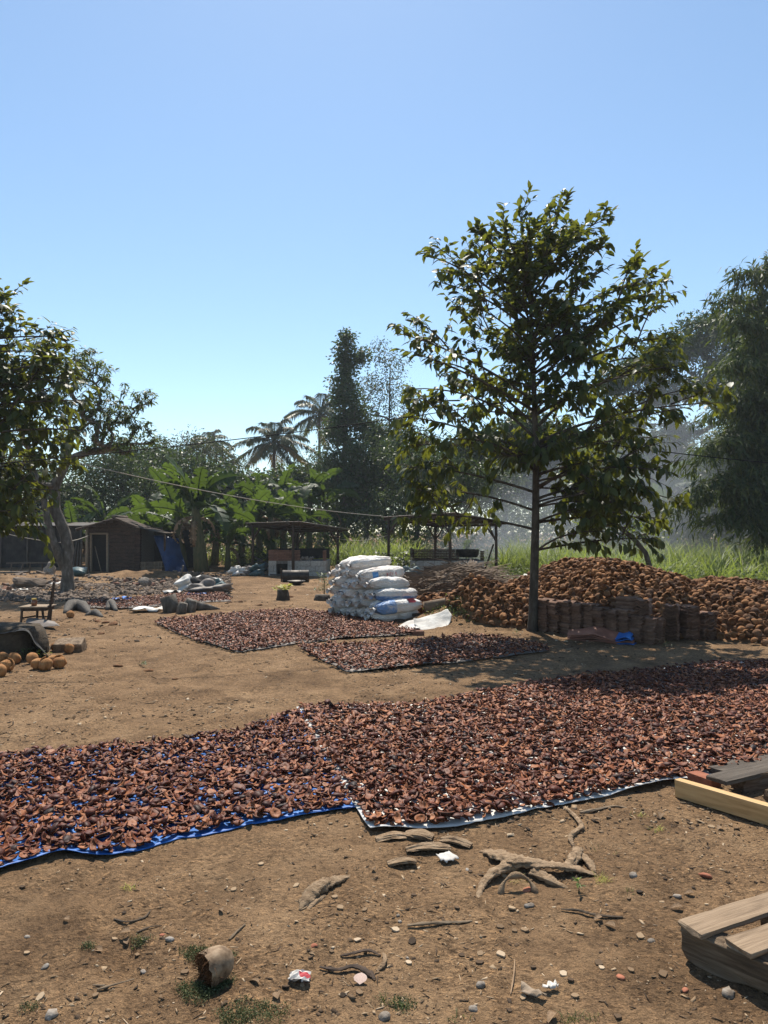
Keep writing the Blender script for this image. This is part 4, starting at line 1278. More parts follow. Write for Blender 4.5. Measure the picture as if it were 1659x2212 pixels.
def make_sack(loc, rz, label, var, mat='sack', roll=0.0, pitch=0.0, scale=1.0, tie=True):
    me = SACKS[var % 5]
    key = (var % 5, mat)
    if key not in used:
        m2 = me.copy(); m2.materials.append(MATS[mat]); used[key] = m2
    o = bpy.data.objects.new('sack', used[key]); COL.objects.link(o)
    o.location = loc; o.rotation_euler = (roll, pitch, rz); o.scale = (scale, scale, scale)
    tag(o, label, 'sack', 'piled white sacks')
    if tie:
        t = bpy.data.objects.new('tie', TIE); COL.objects.link(t); t.parent = o; t.location = (-.53, 0, 0)
    return o
rz0 = math.atan2(ub.y, ub.x)
LAY = ['bottom', 'second', 'third', 'fourth', 'fifth', 'top']
front = {}
for k in range(6):
    s = offs[k] + .14; i = 0
    cnt = int((1.80 - offs[k]) / .248)
    if k == 5: cnt = 2
    sp = (1.78 - offs[k]) / max(cnt, 1) if k < 5 else .38
    for i in range(cnt):
        c = pile0 + ua * (s + i * sp + R.gauss(0, .012)) + ub * (.52 + R.gauss(0, .03) + (.0 if i else R.uniform(-.02, .05)))
        c.z = gz(pile0.x + .4, pile0.y + .6) + .10 + k * .190 + R.gauss(0, .010)
        mat = 'sack'
        sc = 1.0 * R.uniform(.93, 1.04)
        lab = f'white sack in the {LAY[k]} layer of the pile, {ORD[i]} from the near corner'
        if i == 0:
            if k == 1: mat, lab, sc = 'sack_blue_top', 'plump white sack with faded blue end, second layer up at the near corner', 1.10
            if k == 2: mat, lab = 'sack_blue_band', 'white sack with a blue band along its side, third layer up'
            if k == 4: lab, sc = 'white sack with red number and blue corner print, second layer from the top', 1.10
            if k == 0: sc = 1.08
        if (k, i) == (2, 4): mat, lab = 'sack_black_lines', 'white sack end with thin black lines at the back left of the third layer'
        o = make_sack(c, rz0 + R.gauss(0, .05), lab, R.randrange(5), mat, R.gauss(0, .08), R.gauss(0, .03) - (.05 if k == 5 else 0), sc)
        if i == 0: front[k] = o
# red number printed on the sack (read upside down, as it lies) and a blue print beside it
def print_on(sack, text, size, pos, mat, rot=math.pi):
    cu = bpy.data.curves.new('t', 'FONT'); cu.body = text; cu.size = size; cu.align_x = 'CENTER'; cu.align_y = 'CENTER'; cu.resolution_u = 2
    t = bpy.data.objects.new('t', cu); COL.objects.link(t)
    dg = bpy.context.evaluated_depsgraph_get()
    me = bpy.data.meshes.new_from_object(t.evaluated_get(dg))
    bpy.data.objects.remove(t)
    from mathutils.bvhtree import BVHTree
    sm = sack.data
    bv = BVHTree.FromPolygons([v.co for v in sm.vertices], [tuple(p.vertices) for p in sm.polygons])
    cr, sr = math.cos(rot), math.sin(rot)
    for v in me.vertices:
        x, z = v.co.x * cr - v.co.y * sr, v.co.x * sr + v.co.y * cr
        hit = bv.ray_cast(Vector((pos[0] + x, -1, pos[1] + z)), Vector((0, 1, 0)))
        v.co = Vector((pos[0] + x, (hit[0].y if hit[0] else -.17) - .006, pos[1] + z))
    me.materials.append(MATS[mat]); me.name = 'printed_number'
    o = bpy.data.objects.new('printed_number', me); COL.objects.link(o); o.parent = sack
print_on(front[4], 'G 1218', .085, (.10, .0), 'red_print')
def patch_on(sack, x0, x1, z0, z1, mat, name):
    from mathutils.bvhtree import BVHTree
    sm = sack.data
    bv = BVHTree.FromPolygons([v.co for v in sm.vertices], [tuple(p.vertices) for p in sm.polygons])
    n = 7; V = []
    for j in range(n):
        for i in range(n):
            x = x0 + (x1 - x0) * i / (n - 1); z = z0 + (z1 - z0) * j / (n - 1)
            hit = bv.ray_cast(Vector((x, -1, z)), Vector((0, 1, 0)))
            V.append((x, (hit[0].y if hit[0] else -.1) - .005, z))
    Qd = [(j * n + i, j * n + i + 1, (j + 1) * n + i + 1, (j + 1) * n + i) for j in range(n - 1) for i in range(n - 1)]
    o = link(name, np_mesh(name, np.array(V), np.array(Qd), smooth=True), mat, sack)
patch_on(front[4], -.33, -.22, -.09, .06, 'blue_print', 'printed_label')
patch_on(front[1], .12, .30, .06, .13, 'red_print', 'printed_label')
# a red-printed sack end at the bottom left and the teal sack behind
# dark pallet boards under the pile
for i in range(3):
    a = pile0 + ua * (-.05) + ub * (.05 + .42 * i); b = pile0 + ua * 1.85 + ub * (.05 + .42 * i)
    a.z = gz(a.x, a.y) + .012; b.z = gz(b.x, b.y) + .012
    mb = MB(); mb.beam(a, b, .14, .05, R.random()); o = mb.build('bearer', 'wood_dark', None, org=a)
    tag(o, ['dark bearer plank under the near ends of the sacks', 'dark bearer plank under the middle of the sacks', 'dark bearer plank under the far ends of the sacks'][i], 'plank', 'bearers under the sacks')
for zc_, sc_, lab in ((.30, 1.0, 'dark teal plastic sack standing behind the white sacks'),):
    c = at(889, 1243, 19.5); c.z = gz(c.x, c.y) + .36
    bm = bmesh.new(); bmesh.ops.create_icosphere(bm, subdivisions=4, radius=.5)
    for v in bm.verts:
        k = 1 + .35 * float(fb(v.co.x * 4 + 7, v.co.y * 4 + v.co.z * 5, 12, 3)); v.co = Vector((v.co.x * .62, v.co.y * .55, v.co.z * .85)) * k
    me = bpy.data.meshes.new('plastic_sack'); bm.to_mesh(me); bm.free(); me.materials.append(MATS['teal_plastic']); me.polygons.foreach_set('use_smooth', [True] * len(me.polygons))
    o = bpy.data.objects.new('plastic_sack', me); COL.objects.link(o); o.location = c; tag(o, lab, 'sack')
# flattened empty sack draped to the right of the pile
hung('empty_sack', 'empty white sack draped over boards right of the pile', 'sack', 'white_cloth',
     [[at(893, 1338, 12.85), at(918, 1331, 13.0), at(945, 1324, 13.1), at(967, 1315, 13.2)],
      [at(896, 1350, 12.7), at(922, 1341, 12.85), at(950, 1333, 13.0), at(975, 1327, 13.05)],
      [at(906, 1360, 12.55), at(930, 1353, 12.7), at(955, 1346, 12.85), at(974, 1338, 12.95)],
      [at(919, 1369, 12.42), at(938, 1362, 12.55), at(960, 1355, 12.7), at(971, 1346, 12.85)]], fold=.07)
hung('empty_sack', 'crumpled white sack lying flat at the foot of the pile', 'sack', 'white_cloth',
     [[at(862, 1352, 12.95), at(875, 1345, 13.0), at(890, 1340, 13.0), at(899, 1337, 13.0)],
      [at(852, 1358, 12.75), at(872, 1353, 12.8), at(888, 1349, 12.8), at(900, 1348, 12.8)],
      [at(844, 1364, 12.5), at(866, 1361, 12.5), at(888, 1359, 12.5), at(906, 1357, 12.5)]], fold=.04)
for i, (px, py) in enumerate(((884, 1370), (902, 1372))):
    q = gp(px, py); mb = MB(); mb.box((q.x, q.y, q.z + .035), (.20, .13, .07), Euler((0, 0, .25)).to_matrix(), R.random(), .004)
    o = mb.build('loose_brick', 'brick', None, bevel=.006, org=q); tag(o, ['left one of two bricks holding down the empty sack', 'right one of two bricks holding down the empty sack'][i], 'brick', 'bricks by the empty sack')
# log and mossy bank right of the sacks
q0, q1 = Vector((.78, 13.75, .26)), Vector((2.0, 14.0, .42))
mb = MB(); mb.tube([q0, q0.lerp(q1, .5) + Vector((0, 0, .02)), q1], [.10, .095, .085], 10, wob=.06)
o = mb.build('log', 'frond_dry', None, True, org=q0); tag(o, 'rough brown log lying between the sacks and the shells', 'log')

# ------------------------------------------------------------------ dry palm fronds piled by the furnace
def frond(mb, base, d, L, up, droop, nleaf, ll, lw, rr=.03, rnd=0.0, hang=.5):
    """rachis with two rows of leaflets, in world coordinates"""
    d = Vector(d).normalized(); up = Vector(up)
    side = d.cross(up).normalized(); upn = side.cross(d)
    pts = []
    for i in range(9):
        t = i / 8
        pts.append(Vector(base) + d * L * t * (1 - .12 * droop * t) + Vector((0, 0, -1)) * droop * L * t * t * .6)
    mb.tube(pts, [rr * (1 - .85 * i / 8) for i in range(9)], 5, rnd, flat=.6)
    V = []; F = []
    for k in range(nleaf):
        t = .12 + .88 * (k + R.random() * .6) / nleaf
        f = t * 8; i = min(7, int(f)); p = pts[i].lerp(pts[i + 1], f - i)
        tang = (pts[min(8, i + 1)] - pts[i]).normalized()
        l_ = ll * math.sin(math.pi * (.15 + .8 * t)) ** .7 * R.uniform(.8, 1.1)
        for sg in (-1, 1):
            dd = (side * sg * .85 + tang * (.55 + .4 * t) + upn * R.uniform(-.05, .35)).normalized()
            tip = p + dd * l_ + Vector((0, 0, -hang * l_ * R.uniform(.5, 1.2)))
            mid = p + dd * l_ * .55 + Vector((0, 0, -hang * l_ * .18))
            wv = dd.cross(Vector((0, 0, 1))).normalized() * lw / 2 if abs(dd.z) < .95 else tang * lw / 2
            o = len(V)
            V += [p - wv * .5, p + wv * .5, mid + wv, mid - wv, tip]
            F += [(o, o + 1, o + 2, o + 3), (o + 3, o + 2, o + 4)]
    mb.add(V, F, rnd)
    return pts
FL = ['long dry frond sticking out left over the pile', 'dry frond with thick hooked stalk end pointing up', 'dry frond with pale curved stalk lying to the right', 'dry frond lying flat at the front of the pile', 'dry frond crossing the middle of the pile', 'dry frond at the back beneath the firing hole', 'short dry frond at the left foot of the pile', 'dry frond at the right end near the shells', 'dry frond buried low in the pile', 'thin dry frond on top of the pile', 'dry frond leaning on the furnace', 'dry frond with split leaflets at the far right']
fr_spec = [((985, 1262, 18.0), (-1, .1, .10), 2.3), ((952, 1240, 18.2), (.8, -.5, -.35), 1.7), ((1022, 1238, 18.0), (1.0, -.25, -.45), 1.6), ((1060, 1300, 16.6), (-1, .2, .02), 2.2), ((1090, 1285, 17.2), (-1, .3, .0), 2.4),
           ((900, 1285, 18.5), (1, .2, .05), 2.2), ((930, 1305, 16.8), (-.7, -.2, .12), 1.2), ((1020, 1290, 17.2), (1, .1, .0), 1.6), ((890, 1302, 17.2), (1, 0, .0), 2.2), ((1040, 1270, 17.8), (-1, .0, .06), 1.9), ((960, 1275, 18.4), (.45, .3, .38), 1.4), ((1050, 1280, 17.6), (1, .2, .10), 1.6)]
for (p_, d_, L_), lab in zip(fr_spec, FL):
    b_ = at(*p_); mb = MB(); rn = R.random()
    frond(mb, b_, d_, L_, (0, -.3, 1), .12, 30, .62, .040, .06, 0.0, .30)
    o = mb.build('dry_palm_frond', 'frond_dry', None, org=b_); tag(o, lab, 'palm frond', 'dry palm fronds piled before the furnace')
mb = MB()
for _ in range(1500):
    b_ = at(R.uniform(893, 1100), 1300, R.uniform(16.4, 18.4)); t_ = 1 - abs((b_.x - 1.9) / 1.6) ** 2
    b_.z = gz(b_.x, b_.y) + R.uniform(.02, .10 + .78 * max(t_, 0))
    dd = Vector((R.choice((-1, 1)) * R.uniform(.4, 1), R.uniform(-.5, .3), R.uniform(-.12, .3)))
    L_ = R.uniform(.3, .9)
    mb.tube([b_, b_ + dd * L_ * .5 + Vector((0, 0, .03)), b_ + dd * L_], [.014, .011, .004], 3, R.random())
o = mb.build('frond_litter', 'frond_dry', None, org=Vector((2, 17.4, 0))); tag(o, 'loose dry leaflets and stalks under the palm fronds', 'dry litter', kind='stuff')

# ------------------------------------------------------------------ broad-leaved trees of the yard
LEAF_V = [leaf_shape(1, .44, .22, .10, 3), leaf_shape(1, .40, .40, .14, 3), leaf_shape(1, .48, .12, .06, 3)]
def leaf_meshes(name, mat):
    out = []
    for v, q in LEAF_V:
        me = np_mesh(name, v, q, smooth=True); me.materials.append(MATS[mat]); out.append(me)
    return out
BIG = leaf_meshes('leaf', 'leaf_big')
def broad_tree(name, label, base, height, branches, extra, leaf_len=.24, r0=.085, n_parts=300, seed=5, twig_gap=.30, xlim=None):
    """trunk, side branches to given tips, twigs and drooping leaves"""
    rr = random.Random(seed); rg = np.random.default_rng(seed)
    base = Vector(base)
    t = thing(name, label, 'tree', base)
    def trunk_at(z):
        f = z / height
        return base + Vector((.05 * math.sin(f * 5), .04 * math.sin(f * 7 + 1), z))
    mb = MB()
    zs = [0, .08, .3, .8] + [height * k / 14 for k in range(2, 15)]
    zs = sorted(set(zs))
    mb.tube([trunk_at(z) - (Vector((0, 0, .06)) if z == 0 else Vector()) for z in zs], [r0 * (1.45 if z == 0 else 1.15 if z < .1 else 1.0) * (1 - .9 * (z / height) ** 1.1) + .006 for z in zs], 10, wob=.03)
    trunk = mb.build('trunk', 'bark', t, True)
    bl = []
    for z0, tip in list(branches) + list(extra):
        bl.append((trunk_at(z0), Vector(tip)))
    for a, tip in list(bl):                              # forks that leave the main limbs
        L = (tip - a).length
        for _ in range(2 if L > 1.6 else 1):
            f = rr.uniform(.35, .75); p = a.lerp(tip, f) + Vector((0, 0, .2 * f * (1 - f) * L + .03))
            d = (tip - a).normalized() + Vector((rr.gauss(0, .45), rr.gauss(0, .45), rr.choice((-.45, .35, .6)) + rr.gauss(0, .2)))
            e = p + d.normalized() * L * rr.uniform(.28, .5)
            e.z = min(e.z, base.z + height * 1.0)
            h0 = math.hypot(tip.x - base.x, tip.y - base.y); h1 = math.hypot(e.x - base.x, e.y - base.y)
            if h1 > h0 * .95:
                e.x = base.x + (e.x - base.x) * h0 * .95 / h1; e.y = base.y + (e.y - base.y) * h0 * .95 / h1
            bl.append((p, e))
    LP, LD, LU, LS = [], [], [], []
    tw = MB()
    for (a, tip) in bl:
        L = (tip - a).length
        out = (tip - a); out.z = 0
        if out.length < 1e-3: out = Vector((.01, 0, 0))
        mid = a.lerp(tip, .5) + Vector((0, 0, .10 * L + .05)) + Vector((rr.gauss(0, .09), rr.gauss(0, .09), rr.gauss(0, .05))) * L
        n = max(5, int(L / .22))
        path = bez(a, mid, tip, n + 1)
        rb = .006 + .0075 * L
        bm_ = MB(); bm_.tube(path, [rb * (1 - .8 * i / n) + .003 for i in range(n + 1)], 6)
        bm_.build('branch', 'bark', t, True)
        zt = (tip.z - base.z) / height
        s = .22 * L if L > .8 else .05
        while s <= L + 1e-6:
            f = s / L * n; i = min(n - 1, int(f)); p = path[i].lerp(path[i + 1], f - i)
            tang = (path[i + 1] - path[i]).normalized()
            sd = tang.cross(Vector((0, 0, 1))); sd = sd.normalized() if sd.length > .05 else Vector((1, 0, 0))
            for sg in (-1, 1):
                if rr.random() < .22: continue
                upb = rr.uniform(-.25, .45) + .55 * max(0, zt - .55)
                d = (tang * rr.uniform(.35, .9) + sd * sg * rr.uniform(.1, 1.0) + Vector((0, 0, upb * 1.9 - .1))).normalized()
                l_ = rr.uniform(.18, .70) * (.6 if zt > .85 else 1) * (1.05 - .35 * s / L)
                e = p + d * l_
                m_ = p + d * l_ * .5 + Vector((0, 0, .03))
                tw.tube([p, m_, e], [.006, .0045, .003], 4, cap=False)
                k = rr.randint(5, 8)
                for q in range(k):
                    g_ = .25 + .75 * (q + 1) / k
                    lp = p.lerp(e, g_) + Vector((0, 0, .02))
                    ld = d * rr.uniform(.3, .9) + Vector((rr.gauss(0, .55), rr.gauss(0, .55), rr.gauss(0, .3)))
                    ld += Vector((0, 0, -1)) * (1.05 - 1.35 * max(0, zt - .35))
                    LP.append(lp); LD.append(ld); LU.append(d * .6 + Vector((rr.gauss(0, .35), rr.gauss(0, .35), 1.0))); LS.append(leaf_len * rr.uniform(.68, 1.15) * (1 - .25 * max(0, zt - .6)))
            s += twig_gap * rr.uniform(.75, 1.25)
        # leaves at the very tip
        tang = (path[-1] - path[-2]).normalized()
        for q in range(6):
            LP.append(path[-1] - tang * .05 * q); LD.append(tang + Vector((rr.gauss(0, .6), rr.gauss(0, .6), rr.gauss(0, .4) + (.3 if zt > .7 else -.5)))); LU.append(Vector((rr.gauss(0, .3), rr.gauss(0, .3), 1))); LS.append(leaf_len * rr.uniform(.7, 1.0))
    tw.build('twigs', 'twig', t, True)['kind'] = 'stuff'
    P = np.array([tuple(v) for v in LP]); D = np.array([tuple(v) for v in LD]); U = np.array([tuple(v) for v in LU]); S = np.array(LS)
    if xlim:
        ppx = CX + P[:, 0] / P[:, 1] * FPX
        k = ppx > xlim; P, D, U, S = P[k], D[k], U[k], S[k]
    M = frames(D, U)
    ppx = CX + P[:, 0] / P[:, 1] * FPX
    sc = np.where((ppx > 0) & (ppx < 1659), P[:, 1], 99)
    o = np.argsort(sc)
    near, far = o[:n_parts], o[n_parts:]
    leaf_parts(t, 'leaf', BIG, M[near], P[near], S[near])
    Vs, Qs, Rn = [], [], []; off = 0
    w = rg.integers(0, 3, len(far))
    for k, (v, q) in enumerate(LEAF_V):
        s_ = far[w == k]
        W, QQ = scatter(v, q, M[s_], P[s_], S[s_])
        Vs.append(W); Qs.append(QQ + off); off += len(W); Rn.append(np.repeat(rg.uniform(0, 1, len(s_)), len(v)))
    c = link('crown', np_mesh('crown', np.concatenate(Vs) - np.array(base), np.concatenate(Qs), np.concatenate(Rn), smooth=True), 'leaf_big', t)
    c['kind'] = 'stuff'
    return t, len(P)
tb = gp(1151, 1364); TD = tb.y
def tp(px, py, dy=0.0):
    v = at(px, py, TD + dy); return v
main_br = []
for (ay, tx, ty, dy) in [(560, 1135, 440, .1), (580, 1225, 432, -.3), (600, 1185, 455, .5), (610, 1020, 495, -.2), (620, 1310, 462, .2), (640, 1085, 470, -.6), (640, 1270, 480, .8), (650, 1305, 525, -.4), (660, 1015, 545, .5), (680, 935, 555, -.3),
                         (700, 950, 610, .4), (720, 1310, 580, -.6), (730, 1440, 605, .2), (740, 1010, 650, -.8), (760, 1400, 640, -.5), (790, 1430, 665, .7), (800, 1010, 700, .9), (820, 1330, 690, -.9), (850, 870, 722, .0), (860, 1475, 730, .3),
                         (870, 900, 765, -.7), (880, 1470, 790, -.5), (900, 960, 790, 1.0), (910, 1400, 800, 1.0), (930, 885, 840, .6), (940, 1550, 870, .1), (950, 1480, 880, -.6), (960, 880, 900, -.3), (980, 1340, 905, -1.2), (985, 1420, 945, .8),
                         (990, 870, 965, .5), (1000, 960, 950, -1.2), (1040, 1300, 985, 1.2), (1045, 880, 1010, -.4), (1060, 1470, 1085, .0), (1075, 1400, 1060, -.9), (1085, 895, 1065, .3), (1110, 1440, 1120, .7), (1125, 885, 1120, -.2), (1170, 1420, 1165, -.2), (1195, 1330, 1150, -1.0)]:
    z0 = at(1150, ay, TD).z - tb.z
    main_br.append((max(1.35, z0 - .15), tp(tx, ty, dy)))
extra = []
re_ = random.Random(77)
for k in range(46):
    z0 = re_.uniform(2.7, 6.3)
    f = (z0 - 1.7) / 4.6
    rad = (2.0 - 1.05 * f) * re_.uniform(.45, 1.0)
    an = re_.choice((1, -1)) * re_.uniform(.9, 2.25) + (0 if re_.random() < .5 else 0)
    ang = math.pi / 2 * (1 if k % 2 else -1) + re_.uniform(-.75, .75)
    tip = tb + Vector((math.cos(ang) * rad, math.sin(ang) * rad, z0 + rad * (.05 + .55 * f) * re_.uniform(.4, 1.0)))
    extra.append((z0, tip))
for k in range(9):                                           # low limbs on the right
    z0 = re_.uniform(1.75, 2.7); rad = re_.uniform(1.0, 2.3); ang = re_.uniform(-1.1, 1.0)
    extra.append((z0, tb + Vector((math.cos(ang) * rad, math.sin(ang) * rad, z0 + rad * re_.uniform(-.12, .25)))))
for k in range(16):                                          # short leafy shoots that fill the upper crown
    z0 = re_.uniform(4.0, 6.5); rad = re_.uniform(.4, 1.25) * (1 if z0 < 5.5 else .8); ang = re_.uniform(0, 6.283)
    extra.append((z0, tb + Vector((math.cos(ang) * rad, math.sin(ang) * rad, min(z0 + rad * re_.uniform(.2, .9), 7.0)))))
tmain, nl = broad_tree('tall_tree', 'tall young tree with large glossy leaves in the middle of the yard', tb, 7.05, main_br, extra, .205, .074, 300, 5, .265)
print('main leaves', nl)
# a tree of the same kind whose crown reaches in from the left
lb = Vector((-8.25, 12.2, gz(-8.25, 12.2)))
lbr = []
for (z0, px, py, dy) in [(5.0, -20, 625, .2), (4.9, 15, 668, -.3), (4.8, 40, 690, .3), (4.6, 125, 728, .0), (4.4, 95, 760, -.5), (4.2, 60, 790, .5), (4.0, 150, 830, -.4), (3.9, 120, 800, .6), (3.6, 185, 865, -.2), (3.5, 90, 860, .3), (3.3, 150, 900, .4), (3.1, 175, 930, -.6), (3.0, 60, 915, -.3), (2.8, 135, 965, .2), (2.6, 90, 985, -.5), (2.4, 120, 1020, .5), (2.2, 60, 1040, .0), (2.0, 130, 1060, -.3), (1.8, 45, 1085, .4), (1.7, 100, 1100, -.2), (1.6, 40, 1140, .3),
                      (2.3, 20, 1000, .2), (2.9, 30, 950, .5), (3.4, 10, 880, -.5), (4.0, 20, 820, .2), (4.4, 5, 750, .6), (1.9, 10, 1090, .6), (2.6, 160, 1000, .8)]:
    lbr.append((z0, at(px, py, 12.2 + dy)))
broad_tree('leafy_tree', 'large-leaved tree reaching into the picture from the left edge', lb, 6.3, lbr, [], .22, .10, 200, 9, .28, -60)

# mango-like tree behind the chair: whorls of narrow leaves
def whorl_tree(name, label, trunk_pts, targets, leaf_len, mat, rmax, bark='bark_pale', per=11, extra_trunks=()):
    base = Vector(trunk_pts[0])
    t = thing(name, label, 'tree', base)
    nodes, rd, ch = skeleton(base, trunk_pts, targets, .012, .5, .16, rmax)
    mb = MB(); limb_mesh(mb, nodes, rd, ch, 10, 4)
    for pts, r in extra_trunks: mb.tube(smoothpath(pts, 4), [r[0] + (r[1] - r[0]) * i / (4 * (len(pts) - 1)) for i in range(4 * (len(pts) - 1) + 1)], 9, cap=False)
    mb.build('trunk', bark, t, True)
    v, q = leaf_shape(1, .26, .35, .12, 2)
    T = np.array([tuple(p) for p in targets])
    n = len(T) * per
    P = np.repeat(T, per, axis=0) + NR.normal(0, .035, (n, 3))
    a = NR.uniform(0, 6.283, n)
    D = np.stack([np.cos(a), np.sin(a), NR.normal(-.1, .55, n)], 1)
    M = frames(D, np.array([0, 0, 1.0]) + NR.normal(0, .3, (n, 3)))
    W, QQ = scatter(v, q, M, P, leaf_len * NR.uniform(.6, 1.15, n))
    c = link('crown', np_mesh('crown', W - np.array(base), QQ, np.repeat(NR.uniform(0, 1, n), len(v)), smooth=True), mat, t)
    return t
mbp = gp(146, 1272); md = mbp.y
def mp(px, py, dy=0.0): return at(px, py, md + dy)
mt = [mbp + Vector((0, 0, -.05)), mp(146, 1240), mp(143, 1215), mp(148, 1190, .05), mp(140, 1150, .1), mp(118, 1100, .15), mp(118, 1050, .2), mp(142, 1000, .2), mp(150, 955, .2), mp(160, 925, .2)]
mblobs = [(mp(235, 880), (.75, 1.0, .85), 70), (mp(180, 850), (.9, 1.2, 1.2), 80), (mp(120, 830, .8), (.9, 1.0, 1.2), 60), (mp(210, 800), (.55, .7, .7), 40), (mp(175, 770), (.18, .2, .42), 14), (mp(150, 790), (.4, .5, .5), 24), (mp(60, 800, .6), (.8, 1.0, 1.3), 50),
          (mp(262, 900, -.2), (.5, .6, .4), 22), (mp(300, 870), (.26, .3, .36), 14), (mp(322, 855), (.14, .2, .2), 8), (mp(288, 925), (.3, .3, .3), 12), (mp(318, 925), (.16, .2, .24), 8), (mp(215, 940), (.75, .8, .45), 40), (mp(265, 965, -.2), (.35, .4, .25), 12), (mp(95, 900, .5), (.9, 1, .9), 50), (mp(330, 950), (.12, .2, .12), 5),
          (mp(90, 740, .6), (.22, .3, .35), 10), (mp(40, 950, .5), (.9, 1, 1.2), 40), (mp(60, 1060, .4), (.9, 1, .8), 34)]
whorl_tree('mango_tree', 'spreading tree with pale forked trunk in front of the hut', mt, blob_points(mblobs), .21, 'leaf_mango', .155,
           extra_trunks=[([mp(138, 1225), mp(126, 1195, -.1), mp(112, 1160, -.15), mp(102, 1120, -.15), mp(96, 1085, -.1), mp(86, 1045, 0), mp(60, 990, .1)], (.13, .06)), ([mp(150, 958, .2), mp(172, 930, .1), mp(205, 905, 0)], (.06, .03))])

# ------------------------------------------------------------------ banana plants
def banana_leaf(mb, base, d0, L, W, arch, rnd, tear=.35, dead=False):
    d0 = Vector(d0).normalized(); hd = Vector((d0.x, d0.y, 0)); hd = hd.normalized() if hd.length > .05 else Vector((1, 0, 0))
    el = math.asin(max(-1, min(1, d0.z)))
    pts = [Vector(base)]; n = 16
    for i in range(n):
        t = (i + .5) / n
        e = el - arch * t ** 1.4
        pts.append(pts[-1] + (hd * math.cos(e) + Vector((0, 0, math.sin(e)))) * L / n)
    mb.tube(pts, [.035 * (1 - .9 * i / n) * (.6 if dead else 1) + .004 for i in range(n + 1)], 5, rnd)
    side0 = hd.cross(Vector((0, 0, 1))).normalized(); roll = R.uniform(-1.1, 1.1)
    for sg in (-1, 1):
        i = 2
        while i < n:
            j = min(n, i + R.choice((1, 1, 1, 2, 2)))
            V = []; F = []
            for k in range(i, j + 1):
                kk = k
                t = k / n
                w = W / 2 * (math.sin(math.pi * min(1, .12 + .88 * ((t - .1) / .9))) ** .45 if t < .99 else .12)
                if k == n: w = .04
                p = pts[k]
                tang = (pts[min(n, k + 1)] - pts[max(0, k - 1)]).normalized()
                side = Matrix.Rotation(roll, 3, tang) @ side0
                up = side.cross(tang).normalized()
                if up.z < 0: up = -up
                hang = (R.uniform(.0, .15) if R.random() < .7 else R.uniform(.2, .6)) if not dead else R.uniform(.6, 1.1)
                dv = side * sg * (1 - .35 * hang) + up * (.28 - hang) + tang * .22
                e = p + dv.normalized() * w
                m_ = p + dv.normalized() * w * .5 + up * .03
                if tear and k == j and j < n: e = e - tang * R.uniform(.0, .10)
                if tear and k == i and i > 2: e = e + tang * R.uniform(.0, .10)
                V += [p, m_, e]
            for k in range(j - i):
                o = k * 3
                F += [(o, o + 1, o + 4, o + 3), (o + 1, o + 2, o + 5, o + 4)]
            mb.add(V, F, rnd)
            i = j
def banana(label, base, h, n, L=2.2, W=.55, r=.13, seed=1, dead=3, group='banana plants', spread=1.0, lean=(0, 0)):
    global R
    keep_r = R; R = random.Random(seed)
    base = Vector(base)
    t = thing('banana_plant', label, 'banana plant', base, group)
    top = base + Vector((lean[0], lean[1], h))
    mb = MB(); mb.tube([base - Vector((0, 0, .1)), base.lerp(top, .3), base.lerp(top, .7), top, top + Vector((0, 0, .3))], [r * 1.35, r * 1.1, r * .85, r * .6, r * .25], 10, wob=.05)
    mb.build('stem', 'stem_green', t, True)
    a0 = R.random() * 6
    for i in range(n):
        a = a0 + i * 2.4
        el = R.uniform(.75, 1.5) if i < n * .65 else R.uniform(.0, .6)
        d = Vector((math.cos(a) * math.cos(el), math.sin(a) * math.cos(el) * .8, math.sin(el)))
        mb = MB(); banana_leaf(mb, top - Vector((R.gauss(0, .05), R.gauss(0, .05), R.uniform(0, .45))), d, L * R.uniform(.75, 1.1), W * R.uniform(.9, 1.3), R.uniform(.5, 1.9) * spread, R.random())
        mb.build('leaf', 'leaf_banana', t, True)
    for i in range(dead):
        a = R.random() * 6.28
        mb = MB(); banana_leaf(mb, top - Vector((0, 0, R.uniform(.2, .5))), Vector((math.cos(a), math.sin(a), .1)), L * .6, W * .45, 2.6, R.random(), .3, True)
        mb.build('dead_leaf', 'dead_leaf', t, True)
    R = keep_r
    return t
def bp(px, d): 
    v = at(px, 1200, d); v.z = gz(v.x, v.y); return v
banana('largest banana plant, beside the blue hanging sheet', bp(436, 28.5), 2.5, 13, 2.9, .68, .24, 3, 5, lean=(-.25, 0))
banana('banana plant close behind the big one, leaves leaning left', bp(398, 30.5), 2.2, 9, 2.5, .6, .16, 4, 3, lean=(-.3, 0))
banana('small banana plant between the big one and the left shelter', bp(492, 29.5), 1.2, 8, 1.9, .5, .11, 5, 2)
banana('banana plant with bright upright leaves behind the left shelter', bp(560, 33), 2.4, 10, 2.4, .6, .15, 6, 3)
banana('banana plant right behind the roof of the left shelter', bp(612, 35), 3.0, 10, 2.3, .6, .15, 7, 2)
banana('banana plant with brown dead leaves round its stem, left shelter', bp(585, 31.5), 2.3, 8, 2.0, .55, .16, 8, 9)
banana('banana plant to the right of the left shelter roof', bp(668, 36), 3.0, 10, 2.4, .6, .14, 9, 2)
banana('slim banana plant with a rising leaf before the thicket', bp(705, 37), 2.6, 8, 2.4, .5, .13, 10, 2)
banana('banana plant half hidden behind the hut roof', bp(330, 33), 1.7, 9, 2.3, .6, .15, 12, 3)
banana('banana plant behind the netting shack', bp(225, 35), 1.9, 8, 2.3, .55, .15, 13, 3)
banana('hazy banana plant in the smoke right of the tall tree', bp(1345, 36), 3.4, 9, 2.6, .62, .16, 14, 2)
banana('second hazy banana plant in the smoke near the bamboo', bp(1415, 38), 3.6, 9, 2.6, .62, .16, 15, 2)
banana('banana plant with drooping leaves right of the largest one', bp(462, 31.5), 2.0, 9, 2.3, .62, .15, 21, 4, lean=(.2, 0))
